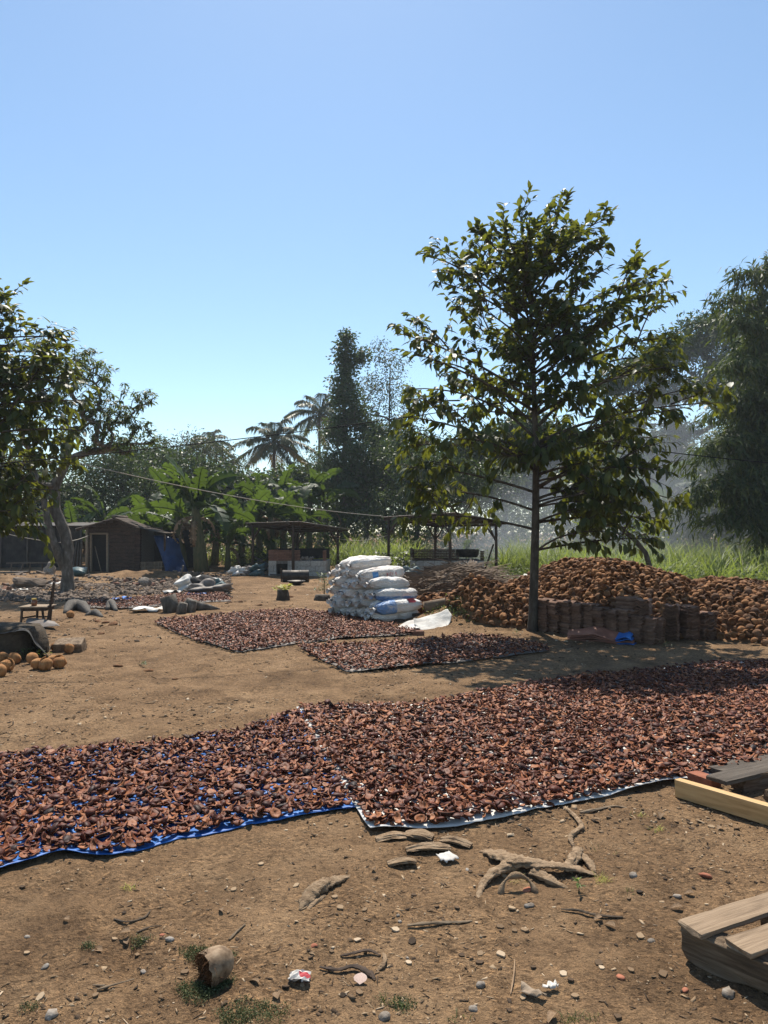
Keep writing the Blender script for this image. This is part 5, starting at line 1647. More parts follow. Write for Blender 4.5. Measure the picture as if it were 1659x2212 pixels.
banana('banana plant rising over the left end of the left shelter', bp(522, 31), 1.9, 9, 2.2, .6, .14, 22, 3)
banana('banana plant standing behind the two shelters gap', bp(640, 33), 2.0, 9, 2.1, .6, .14, 23, 3)
banana('low banana plant behind the lean-to roof', bp(372, 32), 1.2, 8, 2.1, .6, .14, 24, 3)
banana('banana plant beside the netting shack roof', bp(165, 33), 1.4, 8, 2.1, .6, .14, 25, 3)
banana('young banana plant in the grass behind the right shelter', bp(1003, 31), .5, 5, 1.3, .42, .07, 16, 0)
# banana stem stripped of leaves, with hanging dry sheaths
# ------------------------------------------------------------------ coconut palms
def palm(label, px, py, d, n=18, L=4.4, seed=3, old=3, lean=0.0):
    global R
    keep_r = R; R = random.Random(seed)
    top = at(px, py, d); base = Vector((top.x - lean, top.y, gz(top.x, top.y)))
    t = thing('coconut_palm', label, 'palm', base, 'coconut palms')
    mb = MB(); mb.tube(smoothpath([base, base.lerp(top, .4) + Vector((lean * .1, 0, 0)), top], 4), [.20 - .012 * i for i in range(9)], 8, wob=.06)
    mb.build('trunk', 'palm_trunk', t, True)
    for i in range(n + old):
        a = i * 2.399 + R.uniform(-.2, .2)
        el = 1.25 - 1.5 * (i / n) if i < n else -.35
        dd = Vector((math.cos(a) * math.cos(el), math.sin(a) * math.cos(el), math.sin(el)))
        mb = MB(); frond(mb, top, dd, L * R.uniform(.85, 1.05), (0, 0, 1) if abs(el) < 1.3 else (1, 0, 0), .75 if i < n else .5, 54, 1.0, .11, .06, R.random(), .75)
        mb.build('frond', 'leaf_palm' if i < n else 'leaf_palm_old', t)
    R = keep_r
palm('nearer coconut palm with full crown behind the bananas', 592, 955, 58, 19, 4.3, 3, 3)
palm('farther coconut palm left of the slim dark tree', 690, 895, 66, 18, 4.4, 4, 2)
palm('small distant coconut palm at the left', 455, 955, 90, 14, 3.6, 5, 1)

# ------------------------------------------------------------------ trees behind the yard
def bg(px, d): return bp(px, d)
def B(px, py, d, rx, ry, rz, n): return (at(px, py, d), (rx, ry, rz), n)
d = 42
crown_tree('slender_tree', 'tall slender dark tree rising above the coconut palms', bg(742, d), at(745, 745, d),
           [B(748, 745, d, .30, .4, .9, 26), B(745, 790, d, .5, .6, .8, 34), B(745, 840, d, .8, .9, .9, 46), B(755, 890, d, 1.1, 1.2, 1.0, 60), B(735, 935, d, 1.0, 1.2, .9, 46), B(780, 770, d, .35, .4, .45, 12), B(800, 930, d, .8, .8, .8, 30), B(735, 1010, d, .9, 1.0, 1.2, 30)], 'leaf_wood', 34, .22, .21, .5, 'bark_pale', .17)
d = 46
crown_tree('thin_tree', 'thin open tree with bare twigs right of the slender dark tree', bg(845, d), at(840, 790, d),
           [B(820, 765, d, .7, .8, .9, 14), B(840, 800, d, 1.1, 1.2, 1.2, 34), B(800, 850, d, 1.0, 1.2, 1.2, 40), B(860, 870, d, 1.2, 1.2, 1.3, 50), B(820, 930, d, 1.6, 1.5, 1.4, 70), B(880, 960, d, 1.4, 1.4, 1.4, 60)], 'leaf_grey', 22, .30, .17, .4, 'bark_pale', .13, bend=.22)
d = 40
crown_tree('thicket_tree', 'bushy green tree in front of the thin open tree', bg(790, d), at(795, 1010, d),
           [B(760, 990, d, 1.1, 1.2, 1.0, 60), B(810, 985, d, 1.5, 1.4, 1.4, 90), B(720, 1035, d, .9, 1.2, .9, 50), B(850, 1040, d, 1.4, 1.2, 1.4, 80), B(770, 1060, d, 1.5, 1.4, 1.0, 80), B(700, 985, d, .6, .8, .6, 24)], 'leaf_wood', 30, .30, .17, .42, 'bark_pale', .15)
d = 37
crown_tree('thicket_tree', 'dark bushy tree behind the right shelter roof', bg(900, d), at(905, 1030, d),
           [B(900, 1000, d, 1.5, 1.4, 1.6, 90), B(940, 1060, d, 1.5, 1.4, 1.2, 80), B(860, 1090, d, 1.4, 1.2, 1.0, 70), B(990, 1040, d, 1.5, 1.2, 1.4, 80), B(1060, 1050, d, 1.8, 1.4, 1.4, 80), B(780, 1115, d, 1.4, 1.0, .6, 50)], 'leaf_wood', 30, .30, .17, .42, 'bark', .14)
d = 52
crown_tree('feathery_tree', 'rounded feathery tree far behind the banana plants', bg(420, d), at(425, 980, d),
           [B(420, 965, d, 1.4, 1.4, 1.2, 50), B(395, 990, d, 1.2, 1.2, 1.0, 44), B(460, 985, d, 1.6, 1.4, 1.3, 60), B(490, 1010, d, 1.3, 1.2, 1.1, 44), B(345, 960, d, 1.1, 1.0, .6, 26)], 'leaf_grey', 26, .36, .20, .42, 'bark', .16)
d = 38
crown_tree('backdrop_tree', 'dense dark tree behind the hut roof', bg(250, d), at(255, 1030, d),
           [B(230, 1010, d, 1.6, 1.4, 1.3, 90), B(290, 1035, d, 1.5, 1.4, 1.2, 80), B(180, 1060, d, 1.8, 1.4, 1.5, 90), B(330, 1075, d, 1.4, 1.2, 1.0, 60), B(240, 1090, d, 1.8, 1.2, 1.0, 80)], 'leaf_wood', 30, .32, .17, .42, 'bark', .16)
crown_tree('backdrop_tree', 'dense dark tree behind the netting shack at the left edge', bg(60, d), at(65, 1060, d),
           [B(60, 1060, d, 2.2, 1.4, 1.8, 120), B(120, 1090, d, 1.8, 1.4, 1.4, 90), B(0, 1090, d, 2.0, 1.4, 1.6, 80), B(20, 1010, d, 1.8, 1.4, 1.4, 60)], 'leaf_wood', 30, .32, .18, .42, 'bark', .16)
d = 44
crown_tree('umbrella_tree', 'wide umbrella-crowned tree in the smoke at right', bg(1450, d), at(1460, 960, d),
           [B(1520, 715, d, 1.5, 2, 1.0, 70), B(1450, 760, d, 1.8, 2, .8, 80), B(1380, 800, d, 1.8, 2, .6, 70), B(1330, 830, d, 1.2, 2, .5, 44), B(1580, 760, d, 2.0, 2, 1.5, 100), B(1540, 830, d, 1.9, 2, 1.1, 80), B(1440, 850, d, 1.6, 2, .6, 50), B(1620, 860, d, 1.8, 2, 1.6, 80), B(1350, 905, d, 1.2, 1.5, .6, 34), B(1460, 935, d, 1.6, 1.6, .6, 34), B(1300, 770, d, .5, .8, .3, 10)], 'leaf_wood', 44, .34, .24, .45, 'bark', .26, bend=.12)
d = 34
crown_tree('lime_shrub', 'lime-green small tree behind the tall tree trunk', bg(1285, d), at(1285, 1050, d),
           [B(1285, 1000, d, .9, 1, 1.0, 50), B(1320, 1050, d, .8, 1, .7, 34), B(1240, 1030, d, .8, .9, .7, 30), B(1290, 950, d, .7, .8, .5, 20)], 'leaf_lime', 22, .26, .14, .5, 'bark', .08)
d = 19.5
b_ = Vector(at(1420, 1236, d)); b_.z = gz(b_.x, b_.y)
crown_tree('leaning_sapling', 'leaning sapling growing behind the shell heap', b_, None,
           [(at(1330, 1085, d), (.55, .5, .3), 26), (at(1290, 1120, d), (.5, .4, .25), 20), (at(1380, 1140, d), (.4, .4, .25), 14), (at(1270, 1060, d), (.4, .4, .3), 14), (at(1420, 1150, d), (.3, .3, .15), 8)], 'leaf_lime', 14, .16, .10, .5, 'bark', .07, trunk_pts=[b_, at(1395, 1195, d), at(1370, 1165, d), at(1340, 1140, d), at(1310, 1120, d), at(1290, 1100, d)])
d = 50
crown_tree('backdrop_tree', 'hazy tree mass right of the tall tree, behind the smoke', bg(1250, d), at(1250, 1040, d),
           [B(1230, 1010, d, 2.4, 1.6, 1.8, 110), B(1150, 1040, d, 2.4, 1.6, 1.6, 100), B(1330, 1040, d, 2.0, 1.5, 1.6, 80), B(1200, 950, d, 1.2, 1.4, 1.0, 40), B(1060, 1000, d, 2.2, 1.6, 1.8, 90)], 'leaf_wood', 44, .40, .30, .5, 'bark', .2)
crown_tree('backdrop_tree', 'hazy tree behind the bamboo at the right', bg(1520, d), at(1520, 1020, d),
           [B(1480, 1040, d, 2.2, 1.6, 1.8, 100), B(1560, 1030, d, 2.4, 1.6, 2.0, 110), B(1420, 1070, d, 2.0, 1.5, 1.4, 80)], 'leaf_wood', 44, .40, .30, .5, 'bark', .2)
d = 43
crown_tree('backdrop_tree', 'broad dark tree between the mango tree and the first palm', bg(380, d), at(380, 1040, d),
           [B(330, 1010, d, 1.7, 1.5, 1.4, 100), B(390, 1030, d, 1.8, 1.5, 1.5, 100), B(450, 1040, d, 1.8, 1.5, 1.3, 100), B(280, 985, d, 1.4, 1.4, 1.2, 60), B(500, 1060, d, 1.6, 1.4, 1.2, 80)], 'leaf_wood', 32, .30, .22, .5, 'bark', .18)
crown_tree('backdrop_tree', 'low rounded tree under the coconut palms', bg(590, d), at(590, 1080, d),
           [B(560, 1060, d, 1.8, 1.5, 1.1, 100), B(620, 1055, d, 1.6, 1.5, 1.0, 90), B(670, 1040, d, 1.4, 1.3, 1.2, 80), B(525, 1085, d, 1.6, 1.4, 1.1, 80)], 'leaf_wood', 32, .30, .22, .5, 'bark', .18)
crown_tree('backdrop_tree', 'dark tree filling the gap right of the slender tree', bg(830, d), at(830, 1000, d),
           [B(800, 1010, d, 1.8, 1.5, 1.8, 110), B(870, 980, d, 1.8, 1.5, 1.8, 110), B(920, 1010, d, 1.6, 1.5, 1.8, 90), B(760, 1070, d, 1.6, 1.5, 1.4, 90)], 'leaf_wood', 32, .30, .22, .5, 'bark', .18)
d = 47
crown_tree('backdrop_tree', 'dense tree behind the right shelter and the tall tree trunk', bg(1090, d), at(1090, 1000, d),
           [B(1010, 1010, d, 2.2, 1.5, 2.2, 120), B(1090, 980, d, 2.2, 1.5, 2.2, 120), B(1180, 1010, d, 2.2, 1.5, 2.0, 110), B(1270, 1030, d, 2.2, 1.5, 1.8, 110), B(1370, 1040, d, 2.0, 1.5, 1.8, 120), B(1430, 990, d, 1.8, 1.5, 1.8, 100), B(1330, 970, d, 1.6, 1.5, 1.4, 80), B(1140, 930, d, 1.4, 1.4, 1.2, 60)], 'leaf_wood', 46, .38, .30, .5, 'bark', .2)
d = 34
crown_tree('backdrop_tree', 'dense dark tree close behind the bamboo clump', bg(1640, d), at(1630, 900, d),
           [B(1600, 1000, d, 1.8, 1.5, 2.2, 160), B(1660, 900, d, 1.7, 1.5, 2.2, 150), B(1560, 1080, d, 1.8, 1.4, 1.5, 130), B(1640, 1080, d, 2.0, 1.4, 1.5, 130), B(1630, 790, d, 1.3, 1.3, 1.4, 80), B(1500, 1110, d, 1.5, 1.2, 1.0, 80)], 'leaf_wood', 34, .28, .20, .45, 'bark', .2)
# bamboo clump at the right
def bamboo(label, root, culms, seed, leaf_n=18, nsp=66, llen=.42):
    rr = random.Random(seed); rg = np.random.default_rng(seed)
    root = Vector(root)
    t = thing('bamboo_clump', label, 'bamboo', root)
    LP, LD = [], []
    for (tip, lat) in culms:
        a = root + Vector((rr.gauss(0, .6), rr.gauss(0, .5), 0)); a.z = gz(a.x, a.y)
        tip = Vector(tip)
        mid = Vector((a.x * .75 + tip.x * .25, a.y * .7 + tip.y * .3, max(tip.z, a.z) * 1.0 + lat))
        path = bez(a, mid, tip, 16)
        mb = MB(); mb.tube(path, [.045 * (1 - .85 * i / 15) + .004 for i in range(16)], 6); mb.build('culm', 'culm', t, True)
        for k in range(nsp):
            f = (.22 + .78 * (k + rr.random()) / nsp) * 15; i = min(14, int(f)); p = path[i].lerp(path[i + 1], f - i)
            dd = Vector((rr.gauss(0, 1), rr.gauss(0, 1), rr.uniform(-.5, .5))).normalized()
            l_ = rr.uniform(.4, 1.3)
            for q in range(leaf_n):
                g_ = (q + 1) / leaf_n
                LP.append(tuple(p + dd * l_ * g_ + Vector((0, 0, -.35 * l_ * g_ * g_)) + Vector((rr.gauss(0, .07), rr.gauss(0, .07), rr.gauss(0, .07)))))
                LD.append((dd.x * .6 + rr.gauss(0, .5), dd.y * .6 + rr.gauss(0, .5), -.75 + rr.gauss(0, .45)))
    P = np.array(LP); D = np.array(LD); n = len(P)
    v, q = card(1.0, .17)
    M = frames(D, NR.normal(0, .5, (n, 3)) + np.array([0, 0, 1.0]))
    W, QQ = scatter(v, q, M, P, llen * rg.uniform(.6, 1.15, n))
    link('foliage', np_mesh('foliage', W - np.array(root), QQ, np.repeat(rg.uniform(0, 1, n), len(v))), 'leaf_bamboo', t)['kind'] = 'stuff'
d = 27
tips = [(at(px, py, d + dy), la) for px, py, dy, la in [(1560, 640, -1, 1.2), (1600, 585, 0, 1.0), (1655, 570, .5, .8), (1700, 560, 0, .8), (1750, 600, .5, .6), (1590, 700, -1, 1.6), (1620, 660, 1, 1.2), (1560, 800, -1.5, 2.4), (1600, 780, .5, 1.8), (1640, 740, -.5, 1.2), (1540, 900, -1.5, 3.0), (1580, 880, 0, 2.4), (1500, 1010, -2, 3.4), (1530, 980, -.5, 3.0), (1600, 960, -1.5, 2.0), (1640, 860, -1, 1.6), (1490, 1080, -2, 3.0), (1560, 1060, -2, 2.5), (1630, 1040, -2, 1.5), (1680, 960, -1, 1.0), (1700, 800, .5, .8), (1460, 1110, -1.5, 2.4), (1660, 1090, -1.5, 1.0), (1600, 1120, -1.8, 1.2), (1520, 1130, -1.6, 1.8)]]
bamboo('tall bamboo clump arching in from the right edge', bp(1690, 27), tips, 3)
# dark growth filling the foot of the wood, and a far tree line
def green_mass(name, label, cat, pts_fn, n, k, rad, size, mat, org):
    tg = [pts_fn() for _ in range(n)]
    W, QQ, rn = clump_leaves(tg, k, rad, size, .45, .3)
    o = link(name, np_mesh(name, W - np.array(org), QQ, rn), mat, None, Vector(org)); tag(o, label, cat, kind='stuff')
def far_pt():
    y = R.uniform(60, 85); x = R.uniform(-48, 48)
    top = 5.5 + 2.5 * float(vn(x * .12, 3.0, 5)) + 1.2 * float(vn(x * .4, 9.0, 6))
    return Vector((x, y, .8 + R.uniform(0, 1) ** .7 * top))
green_mass('distant_woods', 'low green line of distant woods behind everything', 'woods', far_pt, 1800, 20, .8, .48, 'leaf_wood', (0, 70, 0))
def under_pt():
    y = R.uniform(34, 46); x = R.uniform(-24, 26)
    return Vector((x, y, gz(x, y) + R.uniform(0, 1) ** 1.3 * (2.0 + .9 * float(vn(x * .5, y * .3, 8)))))
green_mass('undergrowth', 'dark leafy undergrowth at the foot of the wood', 'undergrowth', under_pt, 1500, 22, .35, .20, 'leaf_wood', (0, 40, 0))

# ------------------------------------------------------------------ tall grass and weeds
def blade_mesh():
    V = []; Qd = []; n = 4
    for i in range(n + 1):
        t = i / n; w = .5 * (1 - t ** 1.5) + .03
        V += [(-w, t * (1 - .18 * t), -.38 * t * t * t), (w, t * (1 - .18 * t), -.38 * t * t * t)]
    for i in range(n): Qd.append((2 * i, 2 * i + 1, 2 * i + 3, 2 * i + 2))
    return np.array(V), np.array(Qd)
BL = blade_mesh()
def grass(name, label, centers, per, hmin, hmax, width, mat='grass_blade', spread=.18, lean=.38, org=(0, 0, 0), kind='stuff', cat='grass'):
    C = np.repeat(np.array(centers), per, axis=0); n = len(C)
    P = C + np.column_stack([NR.normal(0, spread, (n, 2)), np.zeros(n)])
    P[:, 2] = gzn(P[:, 0], P[:, 1])
    D = np.column_stack([NR.normal(0, lean, (n, 2)), np.ones(n)])
    M = frames(D, np.column_stack([-D[:, :2] * 1.0 + NR.normal(0, .2, (n, 2)), np.full(n, .15)]))
    H = NR.uniform(hmin, hmax, n) * np.repeat(NR.uniform(.65, 1.15, len(centers)), per)
    v, q = BL
    V2 = v.copy()
    W = np.einsum('nij,nvj->nvi', M, np.stack([V2[None, :, 0].repeat(n, 0) * width * NR.uniform(.6, 1.3, (n, 1)), V2[None, :, 1] * H[:, None], V2[None, :, 2] * H[:, None]], -1)) + P[:, None, :]
    QQ = (q[None] + (np.arange(n) * len(v))[:, None, None]).reshape(-1, 4)
    o = link(name, np_mesh(name, W.reshape(-1, 3) - np.array(org), QQ, np.repeat(NR.uniform(0, 1, n), len(v))), mat, None, Vector(org))
    tag(o, label, cat, kind=kind)
cs = []
for _ in range(420):
    px = R.uniform(1085, 1700); dd = R.uniform(19.5, 33) if px > 1180 else R.uniform(27, 33)
    cs.append(tuple(bp(px, dd)))
grass('tall_grass', 'bright tall cane grass beyond the shell heap', cs, 26, .9, 1.85, .034, org=(8, 26, 0))
cs = [tuple(bp(R.uniform(735, 905), R.uniform(28.5, 35))) for _ in range(90)]
grass('tall_grass', 'tall cane grass between the two kiln shelters', cs, 24, .9, 1.9, .034, org=(-.5, 31, 0))
cs = [tuple(bp(R.uniform(430, 760), R.uniform(31, 37))) for _ in range(120)]
grass('tall_grass', 'low sunlit grass behind the left kiln shelter', cs, 22, .4, .95, .030, org=(-6, 34, 0))
def weed_pt(px0, px1, d0, d1, h):
    def f():
        p = bp(R.uniform(px0, px1), R.uniform(d0, d1)); p.z += R.uniform(.02, h); return p
    return f
green_mass('weeds', 'low weeds spreading behind the shell heap', 'weeds', weed_pt(1060, 1720, 17.5, 34, .45), 1500, 16, .16, .10, 'weed', (8, 26, 0))
green_mass('weeds', 'low weeds behind and between the two furnaces', 'weeds', weed_pt(480, 1070, 29.5, 35, .5), 800, 16, .18, .11, 'weed', (-1, 32, 0))

# ------------------------------------------------------------------ cables and ropes
def line(name, label, cat, pts, r, mat, sag=0.0, n=24):
    out = []
    for i in range(len(pts) - 1):
        a, b = Vector(pts[i]), Vector(pts[i + 1])
        for k in range(n):
            t = k / n
            out.append(a.lerp(b, t) - Vector((0, 0, sag * 4 * t * (1 - t))))
    out.append(Vector(pts[-1]))
    mb = MB(); mb.tube(out, r, 5); o = mb.build(name, mat, None, True, org=out[0]); tag(o, label, cat)
tx_ = at(1147, 861, TD); ty_ = at(1150, 936, TD)
line('cable', 'black cable crossing from the left edge up to the tall tree', 'cable', [at(-200, 1018, 9.0), tx_ + Vector((-.05, -.03, 0))], .0075, 'cable', .10)
line('cable', 'black cable running from the tall tree to the right edge', 'cable', [ty_ + Vector((.06, 0, 0)), at(1760, 1008, 10.5)], .0075, 'cable', .05)
line('rope', 'thin pale rope from the left tree to the right shelter roof', 'rope', [at(130, 990, 19), at(826, 1115, 27.3)], .012, 'rope', .22)
line('rope', 'thin rope strung between the two kiln shelters', 'rope', [V3(-1.89, 28.95, 1.45), V3(.18, 26.95, 1.60)], .008, 'rope', .14)
line('washing_line', 'slack washing line from the left tree trunk to the hut', 'rope', [at(-20, 1144, 22), at(128, 1172, 21.0), at(193, 1156, 28.4)], .010, 'rope', .05)

# ------------------------------------------------------------------ folded tarp by the tiles
def folded():
    t = thing('folded_tarp', 'folded red-brown tarpaulin with blue corner beside the roof tiles', 'tarp', gp(1300, 1388))
    a, b = gp(1226, 1382), gp(1372, 1392)
    u = (b - a); u.z = 0; L = u.length; u.normalize(); w = Vector((-u.y, u.x, 0)); z0 = gz(a.x, a.y) + .012
    for k in range(4):
        nu, nv = 26, 8; V = []
        for j in range(nv):
            for i in range(nu):
                s = i / (nu - 1); q = j / (nv - 1)
                taper = .25 + .75 * min(1, s * 1.9)
                x = L * s * (1 - .015 * k); y = (.42 - .02 * k) * (q - .25) * taper
                lump = .055 * math.exp(-((s - .42) / .18) ** 2) + .05 * math.exp(-((s - .93) / .09) ** 2)
                z = .016 * k + lump * (k + 1) / 4 + .012 * float(vn(x * 6 + k, y * 9, 91)) + (.03 * k * q)
                V.append(a + u * x + w * y + Vector((0, 0, z0 - a.z + max(z, .002) + .004 * k)))
        F = [(j * nu + i, j * nu + i + 1, (j + 1) * nu + i + 1, (j + 1) * nu + i) for j in range(nv - 1) for i in range(nu - 1)]
        m = [1 if (f[0] % nu) > 18 and k != 1 else 0 for f in F]
        mb = MB(); mb.add(V, F); mb.m = m
        o = mb.build('fold', ['brown_tarp', 'blue_tarp'], t, True)
        s_ = o.modifiers.new('thickness', 'SOLIDIFY'); s_.thickness = .006
folded()

# ------------------------------------------------------------------ timber at the right edge
def timber(name, label, a, b, w, h, mat, cat='timber', bev=.004, up=(0, 0, 1), parent=None, rough=0.0, zc=None):
    """sawn piece between two end centres, slightly uneven, cut along its length"""
    a, b = Vector(a), Vector(b); d = b - a; L = d.length; x = d.normalized(); y = Vector(up).cross(x).normalized(); z = x.cross(y)
    n = max(2, int(L / .06)); V = []; F = []
    prof = [(-.5, -.5), (-.18, -.5), (.18, -.5), (.5, -.5), (.5, -.15), (.5, .2), (.5, .5), (.18, .5), (-.18, .5), (-.5, .5), (-.5, .2), (-.5, -.15)]
    m = len(prof); sd = R.randrange(99)
    for i in range(n + 1):
        for (py_, pz_) in prof:
            nn = rough * float(vn(i * .7 + sd, py_ * 9 + pz_ * 7, sd)) if rough else 0
            e = rough * .22 * float(vn(py_ * 6 + sd, pz_ * 6, 3)) if rough and i in (0, n) else 0
            V.append(x * (L * i / n + e) + y * (py_ * w * (1 + nn * 2)) + z * (pz_ * h * (1 + nn * 2.5)))
    for i in range(n):
        for k in range(m):
            k2 = (k + 1) % m
            F.append((i * m + k, i * m + k2, (i + 1) * m + k2, (i + 1) * m + k))
    F.append(tuple(range(m - 1, -1, -1))); F.append(tuple(n * m + k for k in range(m)))
    rot = Matrix((x, y, z)).transposed()
    # keep the grain along the piece: mesh in its own axes, object turned
    Vl = [rot.transposed() @ v for v in V]
    me = bpy.data.meshes.new(name); me.from_pydata([tuple(v) for v in Vl], [], F); me.materials.append(MATS[mat]); me.update()
    o = bpy.data.objects.new(name, me); COL.objects.link(o)
    o.rotation_euler = rot.to_euler(); o.location = a - (origin(parent) if parent else Vector())
    if parent: o.parent = parent
    else: tag(o, label, cat)
    if bev:
        bm_ = o.modifiers.new('bevel', 'BEVEL'); bm_.width = bev; bm_.segments = 2; bm_.limit_method = 'ANGLE'
    return o
mk('wood_grain_old', [(.22, (.036, .025, .016)), (.45, (.115, .078, .048)), (.62, (.19, .135, .088)), (.85, (.30, .225, .15))], 2.2, .88, .9, 9, .010, .12, (1.6, 22, 22), dist=.6)
mk('wood_grain_grey', [(.22, (.10, .066, .040)), (.5, (.235, .165, .105)), (.8, (.36, .265, .175))], 2.0, .85, .6, 9, .006, .12, (1.4, 18, 18), dist=.6)
mk('wood_grain_dark', [(.22, (.035, .028, .022)), (.5, (.090, .072, .056)), (.8, (.155, .128, .100))], 2.0, .85, .7, 9, .008, .12, (1.4, 18, 18), dist=.6)
beam_a, beam_b = gp(1456, 1722), gp(1659, 1785)
dv = (beam_b - beam_a).normalized()
zc = .057
timber('new_beam', 'fresh sawn yellow wooden beam on the ground at right', beam_a + Vector((.03, .02, zc)), beam_a + dv * 1.5 + Vector((.03, .02, zc)), .06, .112, 'wood_new', 'beam', .003)
p0 = at(1547, 1684, 4.62); p0.z = .105 + gz(p0.x, p0.y); q0 = p0 + Vector((.95, .50, .0))
timber('weathered_plank', 'dark weathered plank lying highest behind the new beam', p0, q0, .15, .028, 'wood_grain_dark', 'plank', .002, rough=.02)
p1 = gp(1588, 1712) + Vector((.03, .05, .055)); timber('weathered_timber', 'thick rotten timber with cracked top beside the new beam', p1, p1 + Vector((1.0, .32, .0)), .13, .11, 'wood_grain_old', 'timber', .003, rough=.10)
p2 = gp(1548, 1694) + Vector((.05, .08, .04)); timber('weathered_plank', 'short grey plank under the dark plank behind the brick', p2, p2 + Vector((.9, .46, .0)), .16, .07, 'wood_grain_dark', 'plank', .003, rough=.05)
p3 = gp(1600, 1752) + Vector((.22, .06, .05)); timber('weathered_timber', 'old timber end at the edge, behind the new beam', p3, p3 + Vector((.9, .25, .0)), .12, .10, 'wood_grain_old', 'timber', .003, rough=.08)
q = gp(1528, 1700); mb = MB(); mb.box((q.x, q.y + .05, q.z + .033), (.105, .19, .06), Euler((0, .05, .55)).to_matrix(), 0, .004)
o = mb.build('red_brick', 'brick_red', None, bevel=.005, org=Vector((q.x, q.y + .05, q.z))); tag(o, 'bright red brick at the corner of the white tarpaulin by the beam', 'brick')
# pallet in the lower right corner
pc = Vector((1.205, 2.86, gz(1.2, 2.86)))
pal = thing('wooden_pallet', 'old wooden pallet with grey planks in the lower right corner', 'pallet', pc)
pu = Vector((.685, -.728, 0)); pv = Vector((.905, .425, 0))
for k, s in enumerate((0.02, .50, .98)):
    a = pc + pv * s + pu * .0 + Vector((0, 0, .065)); timber('stringer', '', a, a + pu * .56, .09, .125, 'wood_grain_old', parent=pal, rough=.09)
for k, s in enumerate((.055, .235, .41)):
    a = pc + pu * s + pv * (-.04) + Vector((0, 0, .142 + .002 * k)); timber('plank', '', a, a + pv * 1.15, .115, .022, 'wood_grain_grey', parent=pal, bev=.002, rough=.03)

# ------------------------------------------------------------------ roots breaking the surface
def roots(name, label, paths, mat='root_wood', cat='root', flat=.6):
    mb = MB(); org = None
    for pts, rads in paths:
        P = smoothpath([gp(px, py) + Vector((0, 0, dz)) for px, py, dz in pts], 12)
        n = len(P); rr = [np.interp(i / (n - 1) * (len(rads) - 1), range(len(rads)), rads) * (1 + .22 * float(vn(i * .9, len(mb.v) * .01, 7))) for i in range(n)]
        mb.ridged(P, rr, 20, flat, .5, R.randrange(50))
        if org is None: org = P[0]
    o = mb.build(name, mat, None, True, org=org); tag(o, label, cat)
    return o
roots('tree_root', 'gnarled grey root end rising from the soil at lower centre', [([(648, 1966, -.005), (668, 1940, .012), (690, 1925, .020), (725, 1908, .014), (762, 1886, -.012)], [.015, .040, .036, .026, .008]), ([(655, 1972, -.01), (682, 1950, .004), (700, 1935, .0)], [.006, .014, .012])])
rt = thing('exposed_root', 'large pale exposed root with a hollow arch at lower right', 'root', gp(1150, 1880))
def rpart(paths, nm, flat=.5, mat='root_wood'):
    mb = MB()
    for pts, rads in paths:
        P = smoothpath([gp(px, py) + Vector((0, 0, dz)) for px, py, dz in pts], 12)
        n = len(P); rr = [np.interp(i / (n - 1) * (len(rads) - 1), range(len(rads)), rads) * (1 + .2 * float(vn(i * .8, len(mb.v) * .01, 9))) for i in range(n)]
        mb.ridged(P, rr, 22, flat, .55, R.randrange(50))
    return mb.build(nm, mat, rt, True)
rpart([([(1040, 1838, .0), (1070, 1852, .02), (1110, 1872, .035), (1160, 1882, .04), (1205, 1886, .035), (1250, 1888, .022), (1288, 1890, .0)], [.016, .040, .052, .046, .034, .026, .014])], 'main_limb', .34)
rpart([([(1225, 1886, .02), (1240, 1866, .03), (1248, 1845, .02), (1242, 1835, .0)], [.03, .028, .026, .016]), ([(1250, 1852, .02), (1272, 1870, .016), (1284, 1886, .0)], [.018, .022, .012])], 'fork', .6)
rpart([([(1110, 1876, .02), (1070, 1896, .03), (1046, 1910, .01), (1036, 1930, .0), (1030, 1950, -.012)], [.036, .030, .022, .015, .008]), ([(1150, 1892, .02), (1190, 1908, .012), (1232, 1920, -.008)], [.03, .026, .008])], 'side_root', .6)
mb = MB(); c0 = gp(1118, 1926); P = [c0 + Vector((math.cos(t) * .082, -.015 + .04 * math.sin(t * 1.0), math.sin(t) * .075 - .008)) for t in np.linspace(-.25, math.pi + .1, 16)]
mb.tube(P, [.012 + .006 * math.sin(i) for i in range(16)], 8, wob=.12); mb.build('hollow_rim', 'root_wood', rt, True)
roots('tree_root', 'twisting bare root below the white tarpaulin edge', [([(1212, 1742, .0), (1232, 1757, .012), (1250, 1778, .016), (1256, 1792, .014), (1240, 1803, .012), (1232, 1818, .008), (1240, 1830, -.006)], [.008, .012, .013, .014, .014, .014, .009])], flat=.8)
roots('tree_root', 'thin dark root lying right of the twisting bare root', [([(1254, 1757, .006), (1290, 1752, .010), (1330, 1744, .008), (1372, 1748, -.004)], [.012, .010, .008, .003])], 'stick')
for px, py, L_, w_, a_, lab in [(850, 1812, .20, .07, .2, 'left bark slab poking from under the white tarpaulin corner'), (905, 1808, .16, .09, -.3, 'broad bark slab under the tip of the white tarpaulin'), (925, 1836, .24, .08, .1, 'thick bark slab in front of the white tarpaulin tip'), (985, 1822, .18, .07, -.5, 'bark slab pointing to the exposed root'), (868, 1866, .15, .06, .15, 'lone bark slab left of the torn paper')]:
    c = gp(px, py); u_ = Vector((math.cos(a_), math.sin(a_), 0)); mb = MB(); n_ = 9
    P_ = [c + u_ * (L_ * (i / (n_ - 1) - .5)) + Vector((0, 0, .006 + .014 * math.sin(math.pi * i / (n_ - 1)))) for i in range(n_)]
    mb.ridged(P_, [w_ / 2 * (.55 + .45 * math.sin(math.pi * (.12 + .76 * i / (n_ - 1)))) for i in range(n_)], 22, .34, .8, R.randrange(90))
    o = mb.build('bark_slab', 'root_wood', None, org=c); tag(o, lab, 'bark', 'bark slabs by the white tarpaulin')
